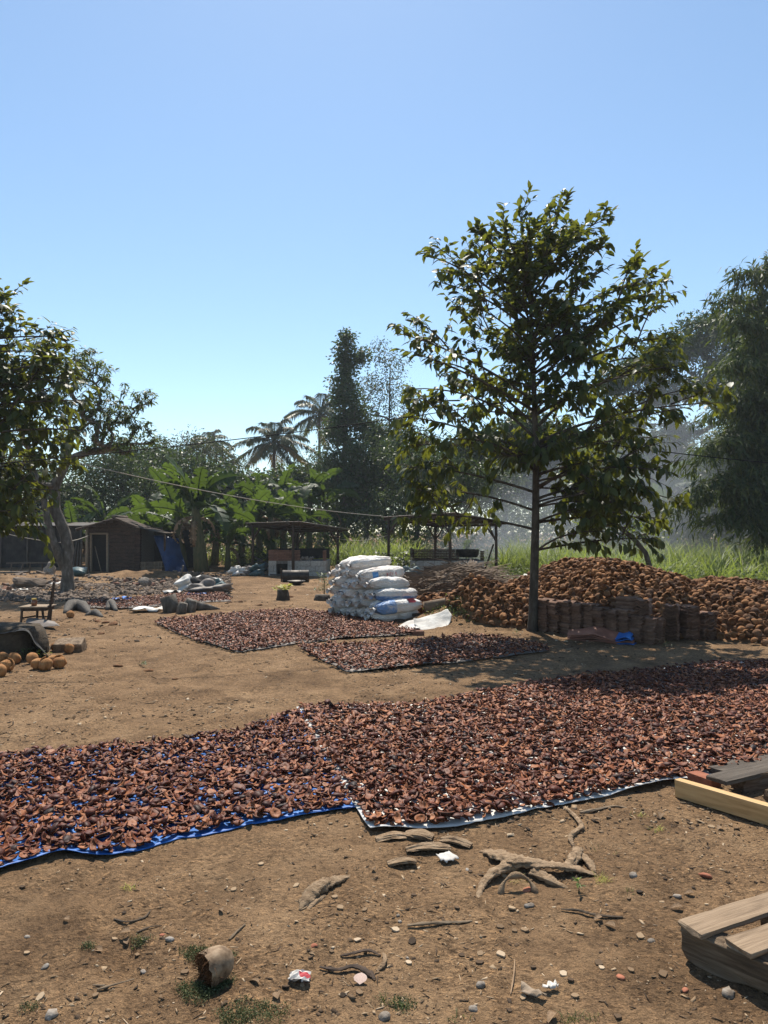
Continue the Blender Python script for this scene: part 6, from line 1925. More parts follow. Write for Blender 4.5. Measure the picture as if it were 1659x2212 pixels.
roots('stick', 'dark crooked stick right of the green seedling', [([(1212, 1967, .006), (1250, 1972, .012), (1290, 1981, .008), (1345, 1983, .004)], [.004, .008, .008, .004])], 'twig', 'stick')
roots('stick', 'long straight stick by two white pebbles', [([(880, 2003, .008), (930, 1999, .010), (1000, 1995, .008), (1020, 1990, .002)], [.007, .008, .007, .003])], 'stick', 'stick')
roots('bark_strip', 'black bark strip beside the pale heart-shaped leaf', [([(690, 2092, .006), (730, 2102, .014), (765, 2097, .018), (800, 2108, .008), (810, 2118, .0)], [.005, .010, .011, .011, .004])], 'wood_dark', 'bark', .5)
roots('bark_strip', 'upper black bark strip above the crumpled packet', [([(735, 2067, .004), (760, 2066, .012), (795, 2060, .014), (822, 2066, .004)], [.004, .008, .009, .004])], 'wood_dark', 'bark', .5)
roots('stick', 'hooked brown stick end near the bark strips', [([(828, 2065, .01), (832, 2078, .016), (826, 2092, .012), (815, 2098, .0)], [.006, .009, .010, .006])], 'root_wood', 'stick')
roots('stick', 'forked pale stick at lower left', [([(210, 2140, .004), (240, 2132, .006), (290, 2118, .008)], [.004, .005, .003]), ([(200, 2131, .006), (226, 2132, .006)], [.003, .005])], 'stick', 'stick')
roots('stick', 'bent brown stick above the coconut husk', [([(495, 2032, .004), (510, 2018, .008), (530, 1998, .004)], [.005, .006, .003])], 'stick', 'stick')
roots('stick', 'thin upright straw near the bottom centre', [([(1103, 2150, .004), (1110, 2110, .012), (1112, 2075, .006)], [.0025, .003, .002])], 'dead_leaf', 'straw')
roots('stick', 'thin twig pair in the rut at lower left', [([(246, 1987, .004), (275, 1995, .008), (310, 1985, .006), (325, 1968, .002)], [.004, .005, .005, .002]), ([(295, 2016, .004), (325, 2006, .008), (350, 2000, .002)], [.004, .004, .002])], 'twig', 'stick')

# ------------------------------------------------------------------ half coconut husk and foreground finds
def husk():
    c = gp(447, 2128); t = thing('coconut_husk', 'pale half coconut husk lying open with brown fibre', 'coconut husk', c)
    ax = Vector((-.74, -.62, -.10)).normalized(); s_ = ax.cross(Vector((0, 0, 1))).normalized(); w_ = s_.cross(ax)
    cc = c + Vector((0.012, 0.02, .058))
    def ring(r, l, n=24, jag=0):
        return [cc + ax * (l + (R.gauss(0, jag) if jag else 0)) * 1.02 + (s_ * math.cos(a) * 1.0 + w_ * math.sin(a)) * r * (.97 + .05 * math.sin(3 * a + 1) + .03 * math.sin(7 * a)) for a in (2 * math.pi * i / n for i in range(n))]
    V = []; F = []; n = 24
    prof = [(.004, -.085), (.026, -.082), (.045, -.070), (.058, -.050), (.066, -.022), (.068, .006), (.066, .028)]
    for k, (r, l) in enumerate(prof): V += ring(r, l, n, .003 if k == len(prof) - 1 else 0)
    for k in range(len(prof) - 1):
        for i in range(n): F.append((k * n + i, k * n + (i + 1) % n, (k + 1) * n + (i + 1) % n, (k + 1) * n + i))
    mb = MB(); mb.add(V, F); mb.build('skin', 'husk_skin', t, True)
    V = []; F = []
    prof = [(.0655, .028), (.056, .026), (.048, .0), (.036, -.03), (.012, -.045)]
    for k, (r, l) in enumerate(prof): V += ring(r, l, n, .003)
    for k in range(len(prof) - 1):
        for i in range(n): F.append((k * n + i, (k + 1) * n + i, (k + 1) * n + (i + 1) % n, k * n + (i + 1) % n))
    mb = MB(); mb.add(V, F); mb.build('pith', 'coir', t, True)
    mb = MB()
    for _ in range(420):
        a = R.random() * 6.283; r = R.uniform(.040, .064)
        p = cc + ax * R.uniform(.0, .028) + s_ * math.cos(a) * r * .95 + w_ * math.sin(a) * r
        dd = (ax * R.uniform(.3, 1) - (s_ * math.cos(a) + w_ * math.sin(a)) * R.uniform(-.3, .8) + Vector((R.gauss(0, .3), R.gauss(0, .3), R.gauss(0, .3)))).normalized()
        l_ = R.uniform(.015, .045)
        e = p + dd * l_
        if e.z < c.z: e.z = c.z + .002
        mb.tube([p, p + dd * l_ * .5 + Vector((0, 0, .003)), e], [.0011, .001, .0006], 3, R.random(), cap=False)
    mb.build('fibre', 'coir', t)['kind'] = 'stuff'
husk()
def rock(name, label, px, py, size, mat, cat, group=None, sq=(1, 1, .65), jag=.25):
    c = gp(px, py); bm = bmesh.new(); bmesh.ops.create_icosphere(bm, subdivisions=2, radius=size / 2)
    sd = R.randrange(999)
    for v in bm.verts:
        k = 1 + jag * float(fb(v.co.x / size * 2.4 + sd, v.co.y / size * 2.4 + v.co.z / size * 3.3, sd, 2))
        v.co = Vector((v.co.x * sq[0], v.co.y * sq[1], v.co.z * sq[2])) * k
    me = bpy.data.meshes.new(name); bm.to_mesh(me); bm.free(); me.materials.append(MATS[mat])
    if jag < .6: me.polygons.foreach_set('use_smooth', [True] * len(me.polygons))
    o = bpy.data.objects.new(name, me); COL.objects.link(o); o.location = c + Vector((0, 0, size * sq[2] * .12)); o.rotation_euler = (R.gauss(0, .15), R.gauss(0, .15), R.random() * 6)
    tag(o, label, cat, group); return o
for px, py, s, lab in [(97, 2090, .040, 'smooth grey stone at the lower left'), (310, 2100, .030, 'small grey stone left of the coconut husk'), (365, 2030, .045, 'pale flat stone half buried above the husk'), (1575, 2148, .075, 'rough speckled grey stone below the pallet'), (1368, 1893, .060, 'smooth pale stone lying right of the exposed root'), (1463, 1938, .055, 'white rough stone before the pallet'),
                       (1407, 2034, .038, 'round dark pebble with pale spots left of the pallet'), (1143, 1958, .050, 'white crumbly stone below the hollow root'), (860, 1978, .026, 'upper of two white pebbles beside the stick'), (864, 1990, .026, 'lower white pebble beside the long stick'), (1040, 2130, .050, 'grey angular stone near the thin straw'), (1020, 2180, .055, 'flat tan stone at the bottom edge right of centre'),
                       (830, 2200, .06, 'flat pale stone at the bottom centre'), (110, 2195, .07, 'flat tan stone at the bottom left edge'), (745, 2148, .020, 'small black pebble below the heart-shaped leaf'), (1010, 1880, .03, 'small dark pebble left of the exposed root'), (880, 2070, .024, 'tiny white lump right of the bark strips'), (1310, 1955, .02, 'small grey pebble below the white rough stone'), (60, 2025, .03, 'small grey stone at the left edge')]:
    rock('stone', lab, px, py, s * .72, 'stone', 'stone', 'loose stones in the foreground', (1.15, .85, .6), .55)
for px, py, s, lab in [(678, 2044, .030, 'small red brick lump at bottom centre'), (1138, 1924, .055, 'orange tile shard before the hollow root'), (1525, 1893, .06, 'red brick crumbs right of the pale stone'), (1480, 2140, .03, 'pink shard at the bottom right'), (1340, 2112, .035, 'red brick crumb among scraps at lower right'), (350, 2020, .025, 'small red shard above the coconut husk')]:
    rock('brick_fragment', lab, px, py, s * .85, 'brick_red', 'brick piece', 'brick fragments', (1.2, .9, .45), .4)
# dry leaves
dl = leaf_shape(1, .55, .3, .35, 4, widest=.4)
DLM = np_mesh('dry_leaf', dl[0], dl[1], smooth=True); DLM.materials.append(MATS['dead_leaf'])
PLM = np_mesh('pale_leaf', leaf_shape(1, .95, .1, .15, 5, widest=.4)[0], leaf_shape(1, .95, .1, .15, 5, widest=.4)[1], smooth=True); PLM.materials.append(MATS['pale_leaf'])
for i, (px, py, s, a, lab) in enumerate([(222, 2060, .055, 1.3, 'curled tan dry leaf left of the husk'), (275, 2052, .05, .4, 'tan dry leaf nearest left above the husk'), (282, 2018, .05, 1.6, 'dry leaf in the rut at lower left'), (150, 1992, .04, 1.1, 'small dry leaf at the left'), (480, 1975, .04, .5, 'dry leaf above the bent stick'), (1300, 1985, .05, 2.0, 'dry leaf right of the crooked stick'), (1330, 2008, .055, .8, 'pair-lobed dry leaf left of the round pebble'), (1500, 1935, .05, 1.4, 'dry leaf just behind the pallet plank'),
                                         (1475, 1965, .06, 1.5, 'long dry leaf beside the white rough stone'), (810, 1885, .04, .3, 'yellow-brown dry leaf by the root end'), (560, 2130, .05, 1.2, 'dry leaf right of the coconut husk'), (600, 2165, .06, .2, 'dry leaf below the crumpled packet'), (1200, 2195, .06, 2.4, 'dry leaf at the bottom right edge'), (1560, 1790, .06, 2.2, 'dry leaf below the new beam'), (1430, 1762, .07, 2.6, 'pale curled leaf left of the new beam')]):
    c = gp(px, py); ob = place('dry_leaf', DLM, eul(.15, R.uniform(-.3, .3), a), tuple(c + Vector((0, 0, .012))), s); tag(ob, lab, 'leaf', 'dry leaves in the foreground')
c = gp(777, 2130); ob = place('pale_leaf', PLM, eul(.35, 0, -.1), tuple(c + Vector((0, 0, .006))), .055); tag(ob, 'pale pink heart-shaped leaf at the bottom centre', 'leaf')
# crumpled cigarette packet: white, red and dark panels
c = gp(647, 2120); mb = MB(); nu, nv = 9, 7; V = []; 
for j in range(nv):
    for i in range(nu):
        V.append(c + Vector(((i / 8 - .5) * .082 + R.gauss(0, .002), (j / 6 - .5) * .05 + R.gauss(0, .002), .012 + .010 * abs(math.sin(i * 1.9 + j * 1.3)) + .012 * (j / 6) * math.sin(i * .4))))
F = [(j * nu + i, j * nu + i + 1, (j + 1) * nu + i + 1, (j + 1) * nu + i) for j in range(nv - 1) for i in range(nu - 1)]
mb.add(V, F); mb.m = [1 if (f[0] % nu) >= 4 and (f[0] // nu) in (2, 3, 4) else 2 if f[0] // nu == 0 and (f[0] % nu) < 5 else 0 for f in F]
o = mb.build('crumpled_packet', ['paper', 'red_print', 'dark_cloth'], None, org=c); tag(o, 'crumpled white and red cigarette packet at the bottom centre', 'packet')
o.modifiers.new('thickness', 'SOLIDIFY').thickness = .004
def scrap(name, label, px, py, w, h, mat, cat='paper', rot=0.0, bump=.012):
    c = gp(px, py); nu, nv = 8, 6; V = []; sd = R.random() * 50
    for j in range(nv):
        for i in range(nu):
            x, y = (i / 7 - .5) * w * (1 + .25 * float(vn(j * .9 + sd, 1, 3))), (j / 5 - .5) * h * (1 + .25 * float(vn(i * .9 + sd, 2, 4)))
            xx, yy = x * math.cos(rot) - y * math.sin(rot), x * math.sin(rot) + y * math.cos(rot)
            V.append(Vector((c.x + xx, c.y + yy, gz(c.x + xx, c.y + yy) + .010 + bump * (1 + float(vn(i * .8 + sd, j * .8, 5))))))
    F = [(j * nu + i, j * nu + i + 1, (j + 1) * nu + i + 1, (j + 1) * nu + i) for j in range(nv - 1) for i in range(nu - 1)]
    mb = MB(); mb.add(V, F); o = mb.build(name, mat, None, True, org=c); tag(o, label, cat)
    o.modifiers.new('thickness', 'SOLIDIFY').thickness = .002
    return o
scrap('paper_scrap', 'torn white paper left of the exposed root', 967, 1858, .085, .10, 'paper', rot=.5)
scrap('paper_scrap', 'dirty white plastic scrap at the bottom right', 1190, 2140, .05, .03, 'paper', rot=.3)
scrap('wood_splinter', 'pale split wood splinter at the bottom right of centre', 1150, 2155, .09, .035, 'wood_plank', 'wood', rot=-.5)
# green seedling below the exposed root
def plant(name, label, px, py, h, n, leaf_len, mat, cat='plant', spread=.5, at_pos=None, group=None, stem=True, aspect=.4):
    c = at_pos or gp(px, py); t = thing(name, label, cat, c, group)
    if stem:
        mb = MB(); mb.tube([c, c + Vector((.005, 0, h * .5)), c + Vector((0, .005, h))], [h * .03, h * .02, h * .01], 5); mb.build('stem', 'stem_green', t, True)
    v, q = leaf_shape(1, aspect, .35, .15, 4)
    P = np.array([tuple(c + Vector((R.gauss(0, spread * .15 * h), R.gauss(0, spread * .15 * h), h * R.uniform(.25, 1)))) for _ in range(n)])
    a = NR.uniform(0, 6.28, n); D = np.stack([np.cos(a), np.sin(a), NR.uniform(.2, 1.2, n)], 1)
    W, QQ = scatter(v, q, frames(D, np.tile([0, 0, 1.0], (n, 1)) + NR.normal(0, .2, (n, 3))), P, leaf_len * NR.uniform(.6, 1.1, n))
    link('foliage', np_mesh('foliage', W - np.array(c), QQ, np.repeat(NR.uniform(0, 1, n), len(v)), smooth=True), mat, t)
    return t
plant('seedling', 'small green seedling under the exposed root', 1249, 1930, .07, 9, .05, 'grass_blade', aspect=.3)
# mats of tiny green ground plants, and a few tufts
def mat_patch(label, spots):
    tg = []
    for px, py, r, n in spots:
        c = gp(px, py)
        for _ in range(n):
            a = R.random() * 6.283; q = r * math.sqrt(R.random()) * (1 + .3 * math.sin(a * 3))
            x, y = c.x + q * math.cos(a), c.y + q * .75 * math.sin(a); tg.append(Vector((x, y, gz(x, y) + R.uniform(.002, .012))))
    W, QQ, rn = clump_leaves(tg, 6, .007, .0065, .6, -.2)
    o = link('moss', np_mesh('moss', W, QQ, rn), 'moss'); tag(o, label, 'moss', kind='stuff')
mat_patch('green moss and tiny weeds around the coconut husk', [(430, 2062, .07, 260), (470, 2075, .06, 200), (430, 2140, .08, 300), (475, 2125, .05, 160), (300, 2040, .03, 60), (560, 2190, .09, 240), (510, 2200, .07, 160), (870, 2172, .05, 50), (60, 2180, .03, 40), (190, 2045, .025, 40)])
cs = [tuple(gp(px + R.gauss(0, 14), py + R.gauss(0, 5))) for px, py, n in [(868, 2172, 10), (840, 2165, 6), (1240, 2205, 8), (1265, 2200, 5), (985, 2200, 3), (1300, 1850, 2), (1355, 1930, 2), (600, 2200, 4), (310, 2035, 3)] for _ in range(n)]
grass('grass_tuft', 'short green grass tufts at the bottom edge', cs, 6, .015, .045, .0025, 'weed', .012, .5, (0, 2.4, 0))
cs = [tuple(gp(px, py)) for px, py in ((1385, 1762), (1300, 1900), (1420, 1795), (1305, 1905), (280, 1920), (1120, 1900))]
grass('dry_grass_tuft', 'wispy dry grass tufts around the exposed root', cs, 30, .02, .06, .002, 'yellow_leaf', .02, .8, (1.2, 3.4, 0))

# ------------------------------------------------------------------ litter of chips, crumbs and straws trodden into the yard
def litter():
    Vs, Qs, Rn = [], [], []; off = 0
    def addk(n, y0, y1, lmin, lmax, asp, thick, wscale):
        nonlocal off
        yy = y0 * (y1 / y0) ** NR.uniform(0, 1, n); xx = NR.uniform(-1, 1, n) * (yy * .56 + .3)
        cl = fb(xx * 1.3, yy * 1.3, 81, 3)
        k = cl > NR.uniform(-.55, .5, n); xx, yy = xx[k], yy[k]; m = len(xx)
        keep = ~(in_poly(xx, yy, poly_b) | in_poly(xx, yy, poly_w) | in_poly(xx, yy, poly_a) | in_poly(xx, yy, poly_c))
        xx, yy = xx[keep], yy[keep]; m = len(xx)
        P = np.column_stack([xx, yy, gzn(xx, yy) + thick * .3])
        M = np.stack([eul(a, b, c) for a, b, c in zip(NR.normal(0, .22, m), NR.normal(0, .22, m), NR.uniform(0, 6.28, m))])
        L = lmin * (lmax / lmin) ** (NR.uniform(0, 1, m) ** 1.8)
        v = np.array([(-.5, -.35, 0), (.3, -.5, 0), (.5, .3, 0), (-.3, .45, 0)])
        v2 = np.vstack([v, v + [0.05, 0, 1.0]])
        A = NR.uniform(asp[0], asp[1], m)
        W = np.stack([v2[None, :, 0] * L[:, None] * (1 + NR.normal(0, .18, (m, 8))), v2[None, :, 1] * (L * A)[:, None] * (1 + NR.normal(0, .18, (m, 8))), v2[None, :, 2] * thick * NR.uniform(.5, 1.4, (m, 1)) * np.ones((m, 8))], -1)
        W = np.einsum('nij,nvj->nvi', M, W) + P[:, None, :]
        tri = np.array([(4, 5, 6), (4, 6, 7), (0, 1, 5), (0, 5, 4), (1, 2, 6), (1, 6, 5), (2, 3, 7), (2, 7, 6), (3, 0, 4), (3, 4, 7)])
        Vs.append(W.reshape(-1, 3)); Qs.append((tri[None] + (np.arange(m) * 8)[:, None, None]).reshape(-1, 3) + off); off += m * 8
        Rn.append(np.repeat(NR.uniform(0, 1, m), 8))
    addk(9000, 2.0, 5.0, .005, .034, (.15, .7), .0022, 1)
    addk(5500, 2.0, 6.0, .010, .050, (.05, .14), .0025, 1)
    addk(6500, 4.0, 14.0, .010, .050, (.25, .9), .006, 1)
    addk(3600, 5.0, 14.0, .03, .12, (.04, .12), .006, 1)
    addk(2200, 11.0, 27.0, .03, .10, (.3, .9), .012, 1)
    o = link('wood_litter', np_mesh('wood_litter', np.concatenate(Vs), np.concatenate(Qs), np.concatenate(Rn)), 'chip'); tag(o, 'scattered wood chips, husk crumbs and straws over the yard', 'litter', kind='stuff')
    # tiny crumbs of soil
    n = 9000
    yy = 2.0 * 3.0 ** NR.uniform(0, 1, n); xx = NR.uniform(-1, 1, n) * (yy * .56 + .3)
    keep = ~(in_poly(xx, yy, poly_b) | in_poly(xx, yy, poly_w)); xx, yy = xx[keep], yy[keep]; n = len(xx)
    v = np.array([(-.5, 0, 0), (0, -.5, 0), (.5, 0, 0), (0, .5, 0), (0, 0, .5)]); tri = np.array([(0, 1, 4), (1, 2, 4), (2, 3, 4), (3, 0, 4)])
    M = np.stack([eul(0, 0, c) for c in NR.uniform(0, 6.28, n)])
    W, QQ = scatter(v, tri, M, np.column_stack([xx, yy, gzn(xx, yy) - .001]), .003 * 3 ** NR.uniform(0, 1, n) ** 2)
    o = link('soil_crumbs', np_mesh('soil_crumbs', W, QQ, np.repeat(NR.uniform(0, 1, n), 5)), 'earth'); tag(o, 'loose soil crumbs on the bare ground', 'soil', kind='stuff')
litter()
# larger chips that can be told apart
CH = []
for k in range(4):
    mb = MB(); n = 7
    V = [Vector((math.cos(a) * R.uniform(.35, .55), math.sin(a) * R.uniform(.25, .45), 0)) for a in (2 * math.pi * i / n for i in range(n))]
    V += [v + Vector((R.gauss(0, .02), R.gauss(0, .02), .14)) for v in V]
    F = [tuple(range(n, 2 * n))] + [(i, (i + 1) % n, n + (i + 1) % n, n + i) for i in range(n)]
    me = bpy.data.meshes.new('wood_chip'); me.from_pydata([tuple(v) for v in V], [], F); me.materials.append(MATS['chip']); CH.append(me)
for k in range(70):
    px, py = R.uniform(20, 1440), R.uniform(1860, 2200)
    if k < 26: px, py = R.choice([(1130, 1985), (740, 1970), (730, 1990), (800, 1960), (1260, 2090), (1080, 2000), (610, 2120), (330, 2080), (850, 2020), (1500, 1780)]); px += R.gauss(0, 40); py += R.gauss(0, 22)
    c = gp(px, py); o = place('wood_chip', CH[k % 4], eul(R.gauss(0, .15), R.gauss(0, .15), R.random() * 6), tuple(c + Vector((0, 0, .002))), R.uniform(.02, .05) * np.array([1, 1, .8]).mean())
    tag(o, 'flat tan wood chip lying on the bare foreground soil', 'wood chip', 'larger wood chips in the foreground')

# ------------------------------------------------------------------ left side of the yard
def lump(name, label, c, size, mat, cat, sub=3, jag=.2, smooth=True, group=None, rot=None, seed=None):
    bm = bmesh.new(); bmesh.ops.create_icosphere(bm, subdivisions=sub, radius=.5); sd = seed or R.randrange(999)
    for v in bm.verts:
        k = 1 + jag * float(fb(v.co.x * 3.2 + sd, v.co.y * 3.2 + v.co.z * 4.1, sd, 2)); v.co = Vector((v.co.x * size[0], v.co.y * size[1], v.co.z * size[2])) * k
    me = bpy.data.meshes.new(name); bm.to_mesh(me); bm.free(); me.materials.append(MATS[mat])
    if smooth: me.polygons.foreach_set('use_smooth', [True] * len(me.polygons))
    o = bpy.data.objects.new(name, me); COL.objects.link(o); o.location = c
    o.rotation_euler = rot or (0, 0, R.random() * 6)
    tag(o, label, cat, group); return o
# masonry block under a dark cloth at the left edge
bc = gp(15, 1424); zb = gz(bc.x, bc.y)
mb = MB(); V = []; n = 16
for k, (f, z) in enumerate(((1.08, -.03), (1.02, .14), (.98, .30), (.93, .39), (.6, .42))):
    for i in range(n):
        a = 2 * math.pi * i / n; q = 1 / max(abs(math.cos(a)), abs(math.sin(a))) ** .7
        V.append((bc.x - .42 + .66 * f * q * math.cos(a) * (1 + .05 * R.gauss(0, 1)), bc.y + .38 + .42 * f * q * math.sin(a), zb + z))
F = [(k * n + i, k * n + (i + 1) % n, (k + 1) * n + (i + 1) % n, (k + 1) * n + i) for k in range(4) for i in range(n)] + [tuple(4 * n + i for i in range(n))]
mb.add(V, F); o = mb.build('earth_block', 'soil_dark', None, True, org=Vector((bc.x, bc.y, zb))); tag(o, 'dark crumbling block under the cloth at the left edge', 'block')
hung('draped_cloth', 'dark grey cloth draped over the block at the left edge', 'cloth', 'dark_cloth',
     [[at(-60, 1346, 10.4), at(20, 1347, 10.4), at(62, 1350, 10.3), at(74, 1372, 10.2), at(92, 1408, 10.0)],
      [at(-60, 1354, 9.9), at(15, 1354, 9.9), at(60, 1357, 9.85), at(78, 1385, 9.8), at(108, 1422, 9.7)],
      [at(-60, 1372, 9.45), at(10, 1369, 9.5), at(56, 1362, 9.5), at(80, 1395, 9.45), at(120, 1430, 9.3)]], fold=.03)
def coconut(label, px, py, s, split=0.0, mat='coconut', rot=None):
    c = gp(px, py); r = s / 2
    t = thing('coconut', label, 'coconut', c + Vector((0, 0, 0)), 'husked coconuts at the left')
    nu, nv = 18, 12; V = []; F = []
    for j in range(nv + 1):
        ph = math.pi * j / nv
        for i in range(nu):
            a = 2 * math.pi * i / nu
            rr = r * (1 + .05 * math.sin(3 * a) * math.sin(ph) + .03 * math.sin(11 * a) + .05 * float(vn(i * .7, j * .7 + px, 3)))
            V.append(Vector((rr * math.sin(ph) * math.cos(a), rr * math.sin(ph) * math.sin(a), rr * 1.12 * math.cos(ph))))
    for j in range(nv):
        for i in range(nu): F.append((j * nu + i, (j + 1) * nu + i, (j + 1) * nu + (i + 1) % nu, j * nu + (i + 1) % nu))
    M = Euler(rot or (R.uniform(.6, 1.6), R.uniform(-.6, .6), R.random() * 6)).to_matrix()
    V = [M @ v + c + Vector((0, 0, r * .95)) for v in V]
    mb = MB(); mb.add(V, F); mb.build('nut', mat, t, True)
    if split:                                                    # peeled flap of husk standing off the nut
        V = []; F = []
        for j in range(5):
            for i in range(9):
                a = -1.2 + 2.4 * i / 8; ph = .9 + .8 * j / 4; rr = r * (1.06 + .16 * (1 - j / 4))
                V.append(M @ Vector((rr * math.sin(ph) * math.cos(a), rr * math.sin(ph) * math.sin(a), rr * math.cos(ph))) + c + Vector((0, 0, r * .95)))
        F = [(j * 9 + i, j * 9 + i + 1, (j + 1) * 9 + i + 1, (j + 1) * 9 + i) for j in range(4) for i in range(8)]
        mb = MB(); mb.add(V, F); o = mb.build('husk_flap', mat, t, True); o.modifiers.new('thickness', 'SOLIDIFY').thickness = .012
for px, py, s, sp, lab in [(5, 1432, .15, 0, 'coconut cut by the left edge, highest of the left group'), (14, 1450, .145, 1, 'coconut with flap at the left edge, in front'), (0, 1462, .15, 0, 'lowest coconut at the left edge, in shade'), (31, 1434, .15, 0, 'single coconut standing between the two groups by the weeds'), (70, 1434, .145, 0, 'leftmost coconut of the front row of five'), (80, 1445, .14, 0, 'second coconut from the left in the front row'), (99, 1448, .15, 1, 'middle coconut with open husk rim in the front row'),
                          (113, 1436, .13, 0, 'coconut tucked behind the front row'), (127, 1444, .15, 1, 'rightmost coconut of the front row with peeled flap'), (120, 1406, .13, 0, 'coconut half hidden by the trailing cloth edge'), (149, 1411, .135, 0, 'round coconut leaning on the tan block'), (152, 1335, .15, 0, 'lone distant coconut between the chair and the dried patch')]:
    coconut(lab, px, py, s, sp)
q = gp(141, 1409); mb = MB(); mb.box((q.x, q.y + .14, q.z + .07), (.40, .22, .16), Euler((.25, 0, .06)).to_matrix(), 0, .02); o = mb.build('tan_block', 'husk_skin', None, bevel=.012, org=Vector((q.x, q.y + .14, q.z))); tag(o, 'tan stone block tilted behind the round coconut', 'block')
for k, (px, py, h, n, lab) in enumerate([(50, 1427, .16, 34, 'leafy weed right behind the coconuts'), (66, 1424, .14, 28, 'leafy weed at the foot of the draped cloth'), (88, 1426, .12, 24, 'leafy weed under the cloth edge'), (108, 1427, .10, 18, 'small weed at the trailing end of the cloth'), (36, 1424, .14, 20, 'weed between the block and the single coconut')]):
    plant('leafy_weed', lab, px, py, h, n, .05, 'weed', 'weed', 1.6, None, 'weeds by the coconuts')
# low wooden chair seen from its side, back to the right
cc = gp(76, 1350); ch = thing('wooden_chair', 'low brown wooden chair facing left, jar standing on its seat', 'chair', cc)
cs_, sw, sd = .34, .46, .40
cx0 = cc.x - .24
def chairpart(nm, a, b, w, h): 
    mb = MB(); mb.beam(cc + Vector(a), cc + Vector(b), w, h); mb.build(nm, 'wood_dark', ch, bevel=.004)
chairpart('leg', (-.22, -.10, -.02), (-.19, -.10, cs_ - .02), .035, .035); chairpart('leg', (-.10, .26, -.02), (-.08, .26, cs_ - .02), .035, .035)
chairpart('leg', (.20, -.06, -.02), (.16, -.06, cs_ - .02), .035, .035)
chairpart('back_post', (.13, .30, -.02), (.22, .30, .86), .035, .04); chairpart('back_post', (.24, -.04, -.02), (.36, -.02, .80), .035, .04)
mb = MB(); mb.box(cc + Vector((.0, .10, cs_)), (.52, .44, .028), Euler((0, 0, .05)).to_matrix()); mb.build('seat', 'wood_plank', ch, bevel=.006)
mb = MB(); mb.box(cc + Vector((.0, .10, cs_ - .045)), (.46, .38, .05), Euler((0, 0, .05)).to_matrix()); mb.build('seat_rail', 'wood_dark', ch)
for z_, h_ in ((.44, .07), (.76, .08)):
    mb = MB(); f = z_ / .86; mb.beam(cc + Vector((.13 + .09 * f, .30, z_)), cc + Vector((.24 + .12 * f, -.03, z_)), .02, h_); mb.build('back_rail', 'wood_dark', ch)
for k in range(3):
    f0, f1 = .44 / .86, .76 / .86; yk = .30 - .33 * (k + 1) / 4
    g_ = (k + 1) / 4
    a = Vector((.13 + .09 * f0, .30, .44)).lerp(Vector((.24 + .12 * f0, -.03, .44)), g_); b = Vector((.13 + .09 * f1, .30, .76)).lerp(Vector((.24 + .12 * f1, -.03, .76)), g_)
    mb = MB(); mb.beam(cc + a, cc + b, .015, .045, up=(0, 1, 0)); mb.build('back_slat', 'wood_dark', ch)
chairpart('stretcher', (-.20, -.10, .14), (-.09, .26, .14), .02, .03); chairpart('stretcher', (-.09, .27, .12), (.14, .30, .12), .02, .03)
jp = cc + Vector((-.03, .02, cs_ + .015)); jar = thing('jar', 'glass jar of brown drink with yellow lid on the chair', 'jar', jp)
mk('jar_brown', [(.3, (.10, .028, .008)), (.7, (.20, .06, .016))], 9, .15, 0, rv=0, spec=.6); mk('lid_yellow', [(.3, (.38, .24, .05)), (.7, (.52, .36, .09))], 9, .5, 0, rv=0)
mb = MB(); mb.tube([jp, jp + Vector((0, 0, .01)), jp + Vector((0, 0, .10)), jp + Vector((0, 0, .115))], [.045, .05, .05, .04], 14); mb.build('glass', 'jar_brown', jar, True)
mb = MB(); mb.tube([jp + Vector((0, 0, .112)), jp + Vector((0, 0, .14))], [.044, .044], 14); mb.build('lid', 'lid_yellow', jar)
# sheets on the ground round the chair and across the yard
hung('plastic_sheet', 'grey and white plastic sheet lying before the chair', 'sheet', 'grey_sheet', [[at(58, 1336, 13.2), at(75, 1335, 13.2), at(92, 1337, 13.1), at(118, 1343, 12.9)], [at(56, 1346, 12.95), at(75, 1345, 12.9), at(95, 1344, 12.8), at(125, 1348, 12.6)], [at(57, 1356, 12.75), at(76, 1357, 12.65), at(96, 1354, 12.6), at(130, 1352, 12.5)]], fold=.03)
scrap('plastic_scrap', 'white plastic scrap left of the chair sheet', 44, 1352, .45, .25, 'white_cloth', 'plastic', bump=.03)
scrap('white_sheet', 'white sheet lying on the rubble left of the pale trunk', 108, 1260, .65, .35, 'white_cloth', 'sheet', bump=.05)
scrap('white_sheet', 'thin white sheet on the rubble at the far left', 30, 1277, .75, .25, 'white_cloth', 'sheet', bump=.04)
scrap('white_sheet', 'white plastic sheet lying on the bare yard by the stumps', 317, 1321, .62, .55, 'white_cloth', 'sheet', bump=.05)
scrap('white_sheet', 'upright white paper sheet by the rag heap', 374, 1283, .50, .30, 'paper', 'sheet', rot=.3, bump=.06)
scrap('blue_scrap', 'light blue plastic scrap at the edge of the far dried patch', 263, 1297, .5, .4, 'blue_tarp', 'plastic', bump=.04)
scrap('blue_scrap', 'blue scrap below the rag heap', 425, 1288, .7, .4, 'blue_tarp', 'plastic', bump=.05)
def rag(label, px, py, size, mat, dz=0.0):
    c = gp(px, py) + Vector((0, 0, size[2] * .3 + dz)); o = lump('rag', label, c, tuple(q * .85 for q in size), mat, 'rag', 4, 1.1, True, 'heap of rags and sacks'); return o
rag('pale crumpled sack at the left of the rag heap', 408, 1276, (1.0, .8, .55), 'white_cloth'); rag('dark brown rag in the middle of the heap', 432, 1277, (.8, .7, .55), 'dark_cloth')
rag('grey striped rag at the right of the heap', 452, 1283, (1.2, .8, .40), 'grey_sheet'); rag('blue-grey rag end of the heap', 470, 1279, (.6, .5, .45), 'teal_plastic'); rag('flat white and red sack behind the rag heap', 448, 1263, (1.3, .7, .25), 'white_cloth')
